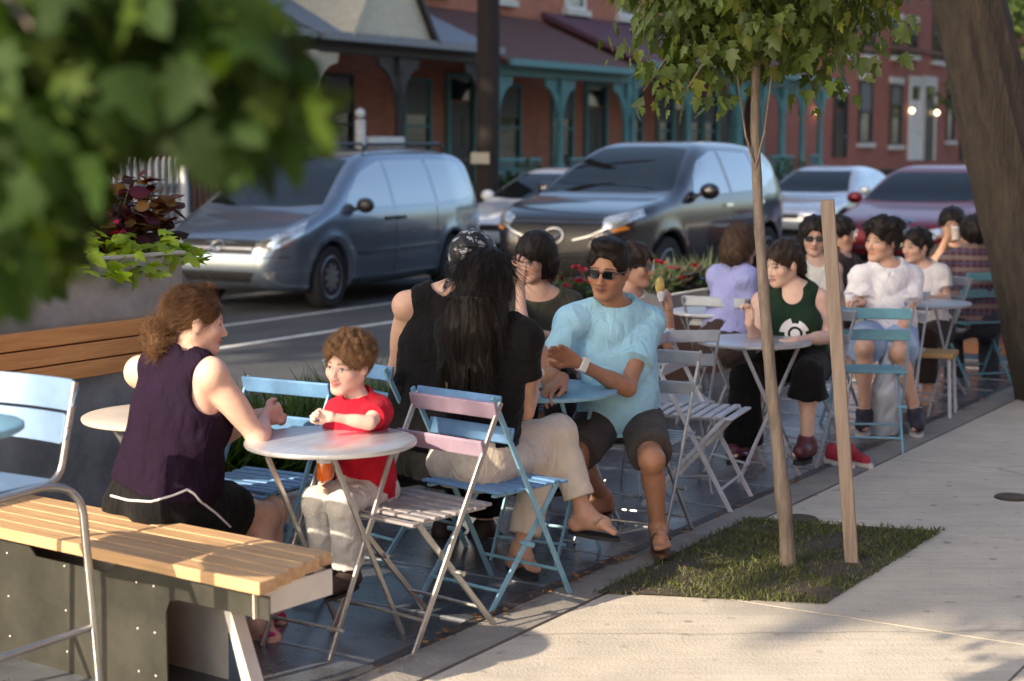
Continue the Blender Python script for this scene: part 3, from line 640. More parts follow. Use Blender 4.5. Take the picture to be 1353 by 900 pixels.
def torso(g, inf=0.0, hem=None, arms=True, flat=0.0):
    s, w = g.s, g.w; A = np.array([g.R, g.F, g.U]); Ah = np.array([g.Rh, g.Fh, g.U]); P = []
    P.append(El(g.pel + g.U * .62 * g.L + g.F * .005, np.array([min(g.sw * .475, .175 * s * w), .105 * s * w, .20 * s]) + inf, A, .05))
    P.append(El(g.pel + g.U * .33 * g.L + g.F * .012, np.array([.132 * s * w, .103 * s * w, .17 * s]) + inf, A, .06))
    P.append(El(g.pel + g.U * .05 * s - g.Fh * .01, np.array([.160 * s * w, .122 * s * w, .125 * s]) + inf, Ah, .06))
    for h in (g.hipL, g.hipR): P.append(El(h - g.Fh * .045 * s - g.U * .01, np.array([.092, .10, .092]) * s * w + inf, Ah, .05))
    if arms:
        for q in (g.sL, g.sR):
            P.append(Rc(g.nb + (q - g.nb) * .12 + g.U * .012 * s, q + g.U * .002, .040 * s + inf, .047 * s + inf, .045)); P.append(El(q - g.U * .012, .051 * s + inf, None, .04))
    else: 
        for q in (g.sL, g.sR): P.append(Rc(g.nb + (q - g.nb) * .10 + g.U * .004 * s, g.nb + (q - g.nb) * .62 - g.U * .005, .046 * s + inf, .050 * s + inf, .045))
    if g.bust:
        for k in (-1, 1): P.append(El(g.pel + g.U * .60 * g.L + g.F * .088 * s * w + g.R * k * .078 * s * w, np.array([.066, .056, .064]) * s * g.bust + inf, A, .035))
    return P
def limb(a, b, c, r0, r1, r2, r3, inf=0, k=.03, bulge=None):
    P = [Rc(a, b, r0 + inf, r1 + inf, k), Rc(b, c, r2 + inf, r3 + inf, k)]
    if bulge: P.append(El(b + (c - b) * .30 + bulge[0], np.array([bulge[1], bulge[1], .10]) + inf, frame_of(c - b), .03))
    return P
def frame_of(d):
    d = unit(d); a = np.array([1, 0, 0]) if abs(d[0]) < .8 else np.array([0, 1.0, 0]); x = unit(np.cross(a, d)); return np.array([x, np.cross(d, x), d])
def head_prims(g):
    s = g.hs; A = g.hA; H = lambda *p: g.HM(p)[0]; P = []
    E = lambda c, r, k: P.append(El(H(*c), np.array(r) * s, A, k * s))
    C = lambda a, b, ra, rb, k: P.append(Rc(H(*a), H(*b), ra * s, rb * s, k * s))
    E((0, -.012, .030), (.076, .096, .086), .02); E((0, .020, -.034), (.060, .071, .077), .03)
    for k in (-1, 1):
        C((k * .046, -.012, -.048), (k * .016, .066, -.093), .022, .020, .025); E((k * .040, .056, -.028), (.025, .025, .022), .03)
        C((k * .012, .083, .017), (k * .046, .068, .018), .0095, .008, .014)
    E((0, .074, -.097), (.021, .018, .017), .02)
    C((0, .084, .004), (0, .1085, -.036), .0085, .0115, .012)
    for k in (-1, 1): E((k * .0115, .097, -.041), (.009, .012, .008), .008)
    for k in (-1, 1): P.append(El(H(k * .031, .100, -.001), np.array((.019, .016, .0105)) * s, A, .010 * s)); P[-1].neg = True
    for k in (-1, 1): E((k * .031, .0735, -.003), (.0135, .0125, .0125), .003)
    C((-.020, .083, -.0635), (0, .0935, -.0610), .0045, .0060, .006); C((.020, .083, -.0635), (0, .0935, -.0610), .0045, .0060, .006)
    C((-.016, .083, -.0735), (0, .0915, -.0745), .0050, .0068, .006); C((.016, .083, -.0735), (0, .0915, -.0745), .0050, .0068, .006)
    for k in (-1, 1):
        E((k * .077, -.008, -.008), (.010, .019, .031), .008)
    return P
def head_colors(g, V, skin, lips, brow, iris, mk=1.0):
    L = (V - g.hc) @ g.hA.T / g.hs; x, y, z = L.T; z0 = z; z = z - np.where((y > .06) & (z < -.055) & (z > -.085), getattr(g, 'smile', 0) * x * x, 0); C = np.tile(np.array(skin, float), (len(V), 1)); inh = (np.abs(L) < .16).all(1)
    def mix(mask, col, a=1.0): m = np.clip(mask, 0, 1)[:, None] * a * inh[:, None]; C[:] = C * (1 - m) + np.array(col) * m
    ax = np.abs(x); fr = (y > .045).astype(float); sk = np.array(skin)
    mix(np.exp(-(((ax - .042) / .02) ** 2 + ((z + .03) / .02) ** 2)) * fr, sk * [1.08, .80, .74], .55)
    mix(np.exp(-((ax / .012) ** 2 + ((z + .038) / .014) ** 2)) * (y > .09), sk * [1.05, .82, .76], .5)
    lip = (1.15 - ((x / .0255) ** 2 + ((z + .0675) / .0125) ** 2)) * 5; mix(lip * (y > .074), lips, .85)
    mix((1.0 - ((x / .026) ** 2 + ((z + .0675 - .0) / .0022) ** 2)) * 3 * (y > .074), np.array(lips) * .28, .9)
    for k in (-1, 1):
        ex = x - k * .031; ez = z + .003
        mix(((ex / .020) ** 2 + (ez / .0115) ** 2 < 1).astype(float) * fr, sk * .55, .45 * mk)
        e = (1 - ((ex / .0150) ** 2 + (ez / .0062) ** 2)) * 6; mix(e * fr, (.62, .58, .55))
        mix((1 - (ex ** 2 + ez ** 2) / .0060 ** 2) * 5 * fr * (np.abs(ez) < .0066), iris)
        mix((1 - np.abs(ez - .0062 + .9 * ex ** 2 / .03) / .0026) * 2 * (np.abs(ex) < .0165) * fr, (.02, .014, .01), .9 * mk)
        zz = .0215 - 6 * (ax - .028) ** 2
        mix((1 - np.abs(z - zz) / .0042) * 2.5 * (ax > .012) * (ax < .050) * (np.sign(x) == k) * (y > .05), brow, .85)
    mix((1 - (((ax - .0075) / .004) ** 2 + ((z + .0475) / .003) ** 2)) * 3 * (y > .09), sk * .25, .8)
    return C
def body(g, name, label, skin, h=.006, lips=None, brow=(.03, .02, .012), iris=(.03, .02, .012), hands=(), group=None, mk=1.0, parts=None):
    s, w, j = g.s, g.w, g.J; P = torso(g); sk = np.array(skin)
    P.append(Rc(g.nb - g.U * .03, g.HM((0, -.016, -.060))[0], .052 * s * (.88 if g.fem else 1.05), .044 * g.hs * (.92 if g.fem else 1.1), .025))
    fw = .90 if g.fem else 1.0
    for q in 'LR':
        if 'e' + q in j:
            a, b, c = j['s' + q], j['e' + q], j['w' + q]
            P += limb(a, b, c, .045 * s * w * fw, .036 * s * w * fw, .037 * s * w * fw, .0245 * s * fw, 0, .02)
            P.append(El(a + (b - a) * .45, np.array([.042, .042, .10]) * s * w * fw, frame_of(b - a), .03)); P.append(El(b + (c - b) * .26, np.array([.039, .039, .085]) * s * w * fw, frame_of(c - b), .02))
        if 'k' + q in j:
            a, b, c = j['h' + q], j['k' + q], j['a' + q]; sd = unit(np.cross(np.cross(b - a, c - b), c - b)) * -1 if np.linalg.norm(np.cross(b - a, c - b)) > 1e-4 else np.zeros(3)
            back = -sd if (sd @ (b - a)) > 0 else sd
            P += limb(a, b, c, .081 * s * w, .052 * s * w, .047 * s * w, .034 * s, 0, .03, (back * .020 * s, .047 * s * w)); P.append(El(b + unit(b - a) * .008 * s, .046 * s * w, None, .03))
            if 't' + q in j:
                t = j['t' + q]; d = t - c; dz = np.array([0, 0, -1.0]); heel = c + dz * .045 * s - unit(d * [1, 1, 0]) * .035 * s
                P.append(Rc(c, heel, .036 * s, .030 * s, .02)); P.append(Rc(heel, t - unit(d) * .05 * s, .028 * s, .027 * s, .02)); P.append(Rc(c, t - unit(d) * .06 * s, .034 * s, .022 * s, .03))
                xs = unit(np.cross(d, [0, 0, 1.0])); 
                for i_, (o_, L_, r_) in enumerate(((-.026, .052, .0125), (-.010, .056, .0095), (.004, .050, .009), (.017, .042, .0085), (.029, .032, .008))):
                    oo = o_ * (1 if q == 'R' else -1); p0 = t - unit(d) * .05 * s + xs * oo * s * .9 - np.array([0, 0, .006 * s]); P.append(Rc(p0, p0 + (unit(d) * L_ + xs * oo * .1) * s, r_ * s * 1.1, r_ * s, .008))
    HP = head_prims(g)
    if parts: P += parts
    P += HP
    neg = [p for p in P if getattr(p, 'neg', False)]; pos = [p for p in P if not getattr(p, 'neg', False)]
    hp = []
    for (q, d, pn, kw) in hands:
        wr = j['w' + q]; hp += hand_prims(wr, np.array(d, float), np.array(pn, float), 1 if q == 'R' else -1, s * (.92 if g.fem else 1.0), **kw)
    F = Field(pos + hp, h)
    if neg:                                     # eye sockets go in before the eyeballs
        F.F[:] = .2; eyes = pos[-16:] if False else None
        order = [p for p in P]; 
        for p in order: (F.sub if getattr(p, 'neg', False) else F.add)(p)
        for p in hp: F.add(p)
    V, Q = F.mesh(); C = head_colors(g, V, skin, lips or tuple(sk * [.85, .52, .50]), brow, iris, mk)
    for q in 'LR':                              # knuckles, elbows and knees are a little redder
        for kk, r_ in (('e', .045), ('k', .06), ('w', .10)):
            if kk + q in j: m = np.exp(-((V - j[kk + q]) ** 2).sum(1) / (r_ * s) ** 2)[:, None] * .35; C = C * (1 - m) + sk * [1.02, .84, .78] * m
    me = raw_mesh(name, V, Q, True, C); o = obj(name, me, m_skin)
    b = np.array([g.pel[0], g.pel[1], 0]); me.transform(Matrix.Translation(-Vector(b))); o.location = b; g.o = o
    tag(o, label, 'person', group); g.V, g.Q = V, Q; return o
def wear(g, name, P, m, h=.007, hem=None, subs=(), folds=.004, fs=1.0, seed=1, planes=()):
    F = Field(P, h)
    if folds: F.folds(folds, fs, seed)
    for p in subs: F.sub(p)
    for q, n in planes: F.plane(q, n)
    V, Q = F.mesh(); o = obj(name, raw_mesh(name, V, Q, True), m, g.o, True); return o, V, Q
def sleeve(g, q, t, inf, fl=.012):
    a, b, c = g.J['s' + q], g.J['e' + q], g.J['w' + q]; s = g.s
    if t <= 1: return [Rc(a, a + (b - a) * t, .051 * s * g.w + inf, .043 * s * g.w + inf + fl, .03, False, True)]
    return [Rc(a, b, .056 * s * g.w + inf, .043 * s * g.w + inf, .03), Rc(b, b + (c - b) * (t - 1), .043 * s * g.w + inf, .033 * s + inf + fl, .02, False, True)]
def top(g, name, m, inf=.014, sl=(.5, .5), hem=.0, neck=(.085, .07, .06), nko=(.05, .03), tank=0.0, h=.007, folds=.0045, fs=1.0, seed=1, loose=0.0, scoop=0.0, fl=.014):
    P = torso(g, inf, arms=not tank)
    if loose:
        A = np.array([g.R, g.F, g.U]); P.append(El(g.pel + g.U * .22 * g.L + g.F * .01, np.array([.15 * g.s * g.w + loose, .118 * g.s * g.w + loose, .26 * g.s]), A, .06))
    if not tank:
        for q, t in zip('LR', sl):
            if t: P += sleeve(g, q, t, inf, fl)
    P.append(Rc(g.nb - g.U * .05, g.nb + g.U * .012, .066 * g.s + inf, .058 * g.s + inf, .03))
    S = [El(g.nb + g.U * nko[1] * g.s + g.F * nko[0] * g.s, np.array(neck) * g.s, np.array([g.R, g.F, g.U]), .006)]
    if tank:
        for q in 'LR':
            p = g.J['s' + q]; sgn = 1 if q == 'R' else -1
            S.append(El(p + g.R * sgn * .030 * g.s - g.U * .035 * g.s, np.array([.062 + tank, .10, .105]) * g.s, np.array([g.R, g.F, g.U]), .006))
    if scoop: S.append(El(g.nb + g.F * .13 * g.s - g.U * .0 * g.s, np.array([.075, .10, scoop]) * g.s, np.array([g.R, g.F, g.U]), .006))
    return wear(g, name, P, m, h, subs=S, folds=folds, fs=fs, seed=seed, planes=[(g.pel + g.U * hem * g.s, -g.U)])
def legs(g, name, m, tl=(1, 1), inf=.016, waist=.14, h=.008, folds=.0045, fs=1.0, seed=2, flare=.02, which='LR', extra=()):
    s, w = g.s, g.w; Ah = np.array([g.Rh, g.Fh, g.U])
    P = [El(g.pel + g.U * .05 * s - g.Fh * .01, np.array([.162, .124, .13]) * s * w + inf, Ah, .05)]
    for hh in (g.hipL, g.hipR): P.append(El(hh - g.Fh * .045 * s - g.U * .01, np.array([.094, .102, .094]) * s * w + inf, Ah, .05))
    P.append(El(g.pel + g.U * .16 * s, np.array([.138, .11, .10]) * s * w + inf, Ah, .05))
    for q, t in zip('LR', tl):
        if q not in which: continue
        a, b, c = g.J['h' + q], g.J['k' + q], g.J['a' + q]
        if t <= 1: P.append(Rc(a, a + (b - a) * t, .092 * s * w + inf, (.092 + (.06 - .092) * t) * s * w + inf + flare, .03, False, True))
        else:
            P.append(Rc(a, b, .092 * s * w + inf, .060 * s * w + inf, .03)); P.append(El(b, .056 * s * w + inf, None, .03))
            P.append(Rc(b, b + (c - b) * (t - 1), .055 * s * w + inf, .040 * s + inf + flare, .025, False, True))
    P += list(extra)
    return wear(g, name, P, m, h, folds=folds, fs=fs, seed=seed, subs=[El(g.pel + g.U * (waist * s + .32) - g.F * .03, (.42, .20, .32), np.array([g.R, g.F, g.U]), .004)])
def shoe(g, q, ms, msole, strap=None, name='shoe', h=.006, st=1.0):
    c, t = g.J['a' + q], g.J['t' + q]; s = g.s; d = unit((t - c)); fl = unit((t - c) * [1, 1, 0]); heel = c + np.array([0, 0, -.045 * s]) - fl * .035 * s
    if strap is None:
        P = [Rc(c + np.array([0, 0, .015]), heel + [0, 0, .01], .044 * s, .042 * s, .02), Rc(heel + [0, 0, .005], t - d * .02 * s, .040 * s, .038 * s, .02), Rc(c, t - d * .05 * s, .045 * s, .036 * s, .03)]
        o, V, Q = wear(g, name, P, ms, h, folds=.001)
    n = unit(np.cross(np.cross(d, [0, 0, 1.0]), d)); d2 = unit(t - heel); n2 = unit(np.array([0, 0, 1.0]) - d2 * d2[2]); x = np.cross(d2, n2)
    L = np.linalg.norm(t - heel) + .05 * s; pts = []
    for k in range(20):
        a = 2 * math.pi * k / 20; yy = math.cos(a); xx = math.sin(a) * (.040 + .008 * yy) * s * (.8 + .2 * st)
        pts.append(heel - d2 * .03 * s + d2 * L * (.5 + .5 * yy) * 1.02 + x * xx - n2 * (.030 - .010 * (st - 1) if strap is not None else .040) * s)
    b = MB().prism(pts, n2 * (-.014 * st if strap is not None else -.018) * s); so_ = b.build('sole' if strap is None else name, msole, g.o, True)
    if strap is not None:
        b = MB(); tb = t - d * .035 * s + n2 * .012 * s
        for k in (-1, 1): b.tube(lerp_poly([tb + n2 * .006, tb - d * .025 * s + x * k * .022 * s + n2 * .012 * s, t - d * .085 * s + x * k * .042 * s - n2 * .012 * s], 7), .005 * s * st, 6)
        b.build('strap', strap, g.o, True)
# ---- hair, worked in head coordinates
def ellf(X, Y, Z, c, r):
    k0 = np.sqrt(((X - c[0]) / r[0]) ** 2 + ((Y - c[1]) / r[1]) ** 2 + ((Z - c[2]) / r[2]) ** 2); return (k0 - 1) * min(r)
def capsf(X, Y, Z, a, b, ra, rb):
    a, b = np.array(a), np.array(b); ab = b - a; t = np.clip(((X - a[0]) * ab[0] + (Y - a[1]) * ab[1] + (Z - a[2]) * ab[2]) / (ab @ ab), 0, 1)
    return np.sqrt((X - a[0] - ab[0] * t) ** 2 + (Y - a[1] - ab[1] * t) ** 2 + (Z - a[2] - ab[2] * t) ** 2) - (ra + (rb - ra) * t)
def hair(g, m, fn, lo, hi, flow, h=.005, noise=.004, nf=(60, 60, 25), ns=900, sl=.05, sw=.0008, seed=3, curl=0, grav=0, lift=.12, name='hair', steps=5, wob=.15):
    n = ((np.array(hi) - lo) / h).astype(int); ax = [lo[i] + h * np.arange(n[i]) for i in range(3)]; X, Y, Z = np.meshgrid(*ax, indexing='ij')
    F = fn(X, Y, Z)
    if noise: F = F + noise * (np.sin(X * nf[0] + 3 * np.sin(Z * 30 + Y * 20) + seed) * np.sin(Y * nf[1] + 2 * np.sin(X * 25) + seed * 2) + .5 * np.sin(X * nf[0] * 2.3 + Z * nf[2] * 2 + 4 * np.sin(Y * 31)))
    F[0] = F[-1] = .1; F[:, 0] = F[:, -1] = .1; F[:, :, 0] = F[:, :, -1] = .1
    V, Q = nets(F, lo, h); o = obj(name, raw_mesh(name, g.HM(V), Q, True), m, g.o, True)
    if ns:
        r = np.random.default_rng(seed); a, b, c = V[Q[:, 0]], V[Q[:, 1]], V[Q[:, 3]]; N = np.cross(b - a, c - a); N /= np.linalg.norm(N, axis=1)[:, None] + 1e-12
        i = r.integers(0, len(Q), ns); p = (a + V[Q[:, 2]])[i] / 2 - N[i] * .002; f = flow(p); f = f - N[i] * (f * N[i]).sum(1)[:, None]; f /= np.linalg.norm(f, axis=1)[:, None] + 1e-9
        d = f + N[i] * lift; Vs, Fs = strands(g.HM(p), d @ g.hA, sl * g.hs, steps, sw, curl, grav, wob, seed)
        obj('strands', raw_mesh('strands', Vs, Fs, True), m, o, True) if False else None
        V2 = Vs; o2 = raw_mesh('strands', V2, Fs, True); ob = bpy.data.objects.new('strands', o2); COL.objects.link(ob); o2.materials.append(m)
        mw = Matrix.LocRotScale(g.o.location, g.o.rotation_euler, g.o.scale); o2.transform(mw.inverted()); ob.parent = o
    return o
def cap(X, Y, Z, t=.014, back=-.06, side=-.02, brow=.062):
    d = ellf(X, Y, Z, (0, -.014, .033), (.077 + t, .099 + t, .088 + t))
    d = np.maximum(d, -ellf(X, Y, Z, (0, .115, brow - .118), (.080, .078, .118)))
    zl = np.where(Y > -.02, side, back); zl = side + (back - side) * np.clip((.01 - Y) / .05, 0, 1); d = np.maximum(d, zl - Z)
    d = np.maximum(d, -ellf(X, Y, Z, (0, .06, -.055), (.14, .055, .062))); return d
def glasses(g, m, thick=1.0, frame=None):
    o = None
    for k in (-1, 1):
        P = [(k * (.032 + .026 * math.copysign(abs(math.cos(a)) ** .7, math.cos(a))), .0985 - .010 * abs(math.cos(a) * .5 + .5 * k * 1) * 0 - .35 * max(0, abs(.032 + .026 * math.cos(a) * 1) - .03), -.004 + .0165 * math.copysign(abs(math.sin(a)) ** .7, math.sin(a)) * (1)) for a in np.linspace(0, 2 * math.pi, 18, endpoint=False)]
        b = MB().prism(g.HM(np.array(P)), g.hA[1] * .003); lens = b.build('sunglass_lens', m, g.o, True)
    b = MB()
    b.tube(g.HM(np.array([(-.010, .099, .004), (0, .103, .006), (.010, .099, .004)])), .0022, 6)
    for k in (-1, 1): b.tube(g.HM(np.array([(k * .056, .090, .005), (k * .074, .075, .006), (k * .080, .02, .004), (k * .082, -.02, -.006)])), .0024, 6)
    for k in (-1, 1): b.tube(g.HM(np.array([(k * .008, .1005, .012), (k * .03, .1015, .0145), (k * .056, .092, .011)])), .0026, 6)
    b.build('spectacle_frame', frame or m, g.o, True)
def flow_down(p): return np.tile([0, -.15, -1.0], (len(p), 1))
def flow_crown(p): d = p - np.array([0, -.03, .14]); d[:, 2] -= .03; return d
# ------------------------------------------------------------------ the cast
c_purple = cloth('purple_jersey', (.013, .006, .018), .22, sheen=.0); c_black = cloth('black_jersey', (.0055, .0055, .0065), .2); c_piping = cloth('white_piping', (.7, .7, .7))
c_red = cloth('red_cotton', (.46, .012, .030), .10); c_stone = cloth('stone_denim', (.60, .59, .57), .12); c_cream = cloth('cream_twill', (.62, .55, .45), .08)
c_olive = cloth('olive_jersey', (.062, .062, .048), .12); c_sky = cloth('sky_blue_cotton', (.33, .60, .76), .08); c_aqua = cloth('aqua', (.27, .52, .60))
c_short = cloth('charcoal_twill', (.060, .052, .048), .14); c_lav = cloth('lavender_cotton', (.30, .32, .60), .12); c_green = cloth('dark_green_jersey', (.012, .030, .018), .15)
c_white = cloth('white_cotton', (.72, .72, .76), .05); c_denim = cloth('pale_denim', (.26, .36, .55), .14); c_char = cloth('dark_brown_cotton', (.045, .032, .03), .2)
m_dark = mat('black_plastic', (.012, .012, .013), .25, coat=.5); m_lens = mat('dark_lens', (.008, .007, .008), .06, coat=1.0)
m_lea = mat('brown_leather', (.10, .045, .025), .5, var=.2); m_rub = mat('black_rubber', (.018, .017, .017), .7); m_wsole = mat('white_sole', (.6, .58, .55), .6); m_pink = mat('pink_foam', (.42, .03, .16), .55, var=.1)
m_bshoe = mat('dark_shoe', (.035, .022, .020), .55, var=.3); m_oxb = mat('oxblood_boot', (.075, .016, .022), .4, var=.3); m_tan = mat('tan_strap', (.30, .22, .12), .6)
PALE = (.66, .42, .325); FAIR = (.70, .47, .385); OLV = (.52, .30, .20); TAN = (.36, .185, .112); BROWN = (.40, .215, .135)

# --- woman on the bench
g = make(dict(nb=(243, 474, 0), sL=(186, 490, .15), sR=(279, 493, -.09), hL=(198, 664, .10), hR=(236, 668, -.05), eL=(292, 575, .27), wL=(338, 549, .26), eR=(341, 579, -.02), wR=(350, 553, .20),
              kL=(356, 676, .36), aL=(356, 800, .22), tL=(380, 834, .24), kR=(346, 684, .28), aR=(343, 822, .02), tR=(374, 860, -.02)), 5.72, ((259, 424, .02), (.93, .36, -.14), (.10, 0, 0), .97), 1.0, 1.11, True, .9)
body(g, 'person', 'woman in a purple sleeveless top sitting on the bench with her back turned', PALE, .0058, brow=(.12, .07, .03),
     hands=[('R', (.55, .75, .12), (-.75, .5, -.1), dict(curl=1.25)), ('L', (.8, .25, .15), (-.2, .3, -1), dict(curl=1.1))])
_o, Vt, Qt = top(g, 'tank_top', c_purple, .016, hem=.07, tank=.006, neck=(.088, .085, .055), nko=(.02, .035), folds=.006, fs=.8, loose=.035, seed=4)
ob, V, Q = legs(g, 'shorts', c_black, (.66, .66), .012, .075, folds=.003, flare=.012)
bv = bvh_of(np.vstack([V, Vt]), np.vstack([Q, Qt + len(V)]))
for path in ([(147, 655), (170, 661), (200, 663), (228, 655), (247, 647)], [(247, 647), (256, 652), (264, 662), (285, 678), (304, 696)]):
    pts = []
    for q in lerp_poly(path, 26):
        rr = ray(*q); hh = bv.ray_cast(Vector(CAM), Vector(rr).normalized())
        if hh[0] is not None and (not pts or (Vector(pts[-1]) - hh[0]).length < .06): pts.append(np.array(hh[0] + hh[1] * .001))
    if len(pts) > 2: MB().tube(pts, .0042, 6).build('piping', c_piping, g.o, True)
for q in 'LR': shoe(g, q, None, m_pink, m_pink, 'flip_flop', st=2.1)
def hf(X, Y, Z):
    d = cap(X, Y, Z, .005, -.035, .0, .07)
    d = smin(d, ellf(X, Y, Z, (0, -.105, -.030), (.026, .03, .026)), .02)
    for (c, r) in (((0, -.135, -.052), (.046, .036, .042)), ((.012, -.128, -.092), (.046, .036, .044)), ((-.02, -.122, -.072), (.036, .034, .04)), ((.0, -.135, -.115), (.03, .026, .03))): d = smin(d, ellf(X, Y, Z, c, r), .012)
    d = smin(d, ellf(X, Y, Z, (.0, .035, .132), (.016, .022, .014)), .01)
    return d
hair(g, h_brown, hf, (-.12, -.20, -.18), (.12, .13, .17), lambda p: np.array([0, -.12, -.03]) - p + np.where(p[:, 1:2] < -.10, 1, 0) * rng.normal(0, .15, p.shape), noise=.0006, ns=5000, sl=.07, lift=.05, wob=.10, curl=.04)
MB().lathe((0, 0, 0), [(.018, -.006), (.022, 0), (.018, .006)], 16, np.linalg.inv(g.hA) @ np.array(Matrix.Rotation(R(70), 3, 'X'))).build('hair_tie', m_dark, g.o).location = Vector(g.HM((0, -.108, -.03))[0]) - g.o.location

# --- boy
S = .60
g = make(dict(nb=(474, 528, 0), sL=(500, 541, -.03), sR=(448, 543, .03), hL=(502, 648, .02), hR=(476, 648, -.02), eL=(488, 559, -.15), wL=(438, 551, -.21), eR=(440, 588, -.02), wR=(436, 628, -.17),
              kL=(452, 668, -.24), aL=(462, 758, -.17), tL=(434, 781, -.24), kR=(418, 662, -.18), aR=(432, 745, -.08), tR=(410, 772, -.12)), 5.95, ((460, 481, -.02), (-.50, -.86, -.10), (.10, 0, 0), 1.46), S, .90)
g.smile = 14
body(g, 'person', 'curly haired little boy in a red T-shirt smiling at the steel table', FAIR, .0048, lips=(.52, .17, .16), brow=(.16, .09, .05), iris=(.035, .03, .028),
     hands=[('L', (-.9, -.1, .25), (.1, -.8, -.5), dict(curl=1.0)), ('R', (-.5, -.5, -.4), (.6, -.3, -.6), dict(curl=.9))])
for q in 'LR': pass
o_, V, Q = top(g, 't_shirt', c_red, .012, (.62, .62), hem=-.06, neck=(.085, .08, .07), nko=(.02, .055), folds=.004, fs=1.3, loose=.008, h=.006, fl=.012)
bv = bvh_of(V, Q)                                 # small pale print across the chest
for i in range(6):
    a = g.pel + g.U * .60 * g.L + g.R * (-.062 + .024 * i) * 1.0; G = np.array([[a + g.R * dx + g.U * dz for dx in (-.008, .006)] for dz in (.011 + .002 * (i % 2), -.009)]) + g.F * .3
    b = patch(bv, G, -g.F, .0015, .002)
    if b: b.build('print', c_white, o_, False).data.transform(Matrix.Translation(-g.o.location))
legs(g, 'trousers', c_stone, (1.86, 1.86), .014, .10, h=.006, folds=.0055, fs=1.3, flare=.018)
for q in 'LR': shoe(g, q, m_bshoe, m_rub)
def hf(X, Y, Z):
    d = cap(X, Y, Z, .014, -.055, -.002, .064)
    r = np.random.default_rng(5)
    for i in range(150):
        a, e = r.uniform(0, 6.28), r.uniform(-.15, 1.5); q = r.uniform(.98, 1.10); c = np.array([math.cos(a) * math.cos(e) * .086 * q, -.014 + math.sin(a) * math.cos(e) * .107 * q, .036 + math.sin(e) * .097 * q])
        if (c[1] > .045 and c[2] < .066) or (c[1] > .0 and c[2] < .028): continue
        d = smin(d, ellf(X, Y, Z, c, (.0135, .0135, .0125)), .003)
    return d
hair(g, h_boy, hf, (-.14, -.16, -.09), (.14, .14, .17), flow_crown, noise=.002, ns=4200, sl=.034, curl=1.1, lift=.45, wob=.3, h=.0045, steps=7, sw=.0009)
p = PD(429, 634, 5.72); o = thing('drink_bottle', (p[0], p[1], p[2]), 0, 'small bottle of orange drink standing on the lap of the boy in red', 'bottle')
MB().lathe((0, 0, 0), [(.024, 0), (.027, .004), (.027, .062), (.018, .082), (.012, .09)], 20).build('bottle', mat('orange_drink', (.70, .13, .01), .15, coat=.6), o)
MB().lathe((0, 0, 0), [(.0275, .062), (.0275, .10), (.020, .112)], 20).build('label_band', c_white, o)

# --- woman with the bandana
g = make(dict(nb=(600, 383, 0), sL=(537, 402, .02), sR=(655, 404, -.02), hL=(535, 600, .02), hR=(590, 604, -.02), eL=(523, 490, .16), wL=(602, 500, .42), eR=(668, 490, .2), wR=(700, 505, .35),
              kL=(590, 600, .42), aL=(590, 690, .40), tL=(610, 712, .5), kR=(640, 606, .38), aR=(640, 700, .36), tR=(662, 720, .4)), 6.95, ((627, 347, .0), (.62, .78, -.1), (0, 0, 0), 1.0), 1.06, 1.0, True, 1.0)
body(g, 'person', 'broad woman in a black tank top and black bandana seen from behind', (.58, .36, .27), .0065)
top(g, 'tank_top', c_black, .016, hem=-.08, tank=-.016, neck=(.10, .10, .075), nko=(-.01, .03), loose=.05, folds=.005, seed=9)
legs(g, 'trousers', c_black, (1.8, 1.8), .02, .13, h=.01)
for q in 'LR': shoe(g, q, m_bshoe, m_rub)
def hf(X, Y, Z):
    d = cap(X, Y, Z, .010, -.06, -.01, .05); return smin(d, ellf(X, Y, Z, (0, -.10, -.055), (.03, .022, .028)), .02)
m_band = mat('bandana_print', (.012, .012, .014), .55, var=.9, vscale=26, col2=(.30, .32, .36), detail=2); m_band.node_tree.nodes['Color Ramp'].color_ramp.elements[0].position = .56; m_band.node_tree.nodes['Color Ramp'].color_ramp.elements[1].position = .60
hair(g, m_band, hf, (-.12, -.15, -.1), (.12, .13, .16), flow_down, noise=.002, ns=0, name='bandana')
MB().tube(lerp_poly([g.HM((-.02, -.10, -.06))[0], g.HM((-.03, -.125, -.085))[0], g.HM((-.045, -.13, -.125))[0]], 8), [.012, .012, .011, .01, .01, .009, .008, .004], 8).build('knot', m_band, g.o, True)

# --- long-haired girl
g = make(dict(nb=(655, 420, 0), sL=(598, 437, .08), sR=(693, 446, -.08), hL=(610, 606, .06), hR=(646, 612, -.04), eL=(600, 545, .30), wL=(672, 520, .46), eR=(695, 545, .02), wR=(711, 486, .20),
              kL=(737, 572, .30), aL=(772, 678, .22), tL=(813, 700, .18), kR=(716, 606, .26), aR=(688, 728, .14), tR=(706, 752, .10)), 6.36, ((646, 372, .0), (.55, .83, -.05), (0, 0, 0), .98), 1.0, .86, True, .7)
body(g, 'person', 'girl with very long dark hair in a black T-shirt and cream trousers', (.50, .285, .19), .0058,
     hands=[('R', (.2, .3, .9), (-.6, .6, 0), dict(curl=.5)), ('L', (.7, .5, .2), (0, 0, -1), dict(curl=.6))])
top(g, 't_shirt', c_black, .014, (.50, .50), hem=.085, neck=(.085, .09, .065), nko=(.02, .05), loose=.02, folds=.005, seed=11)
legs(g, 'trousers', c_cream, (1.80, 1.82), .020, .085, folds=.004, fs=1.2, flare=.004, h=.0065)
for q in 'LR': shoe(g, q, None, m_rub, m_tan, 'flip_flop')
b = MB().lathe((0, 0, 0), [(.029, -.005), (.031, 0), (.029, .005)], 20, frame_of(g.J['wR'] - g.J['eR']).T); q = b.build('bracelet', c_white, g.o); q.location = Vector(g.J['wR'] * .9 + g.J['eR'] * .1) - g.o.location
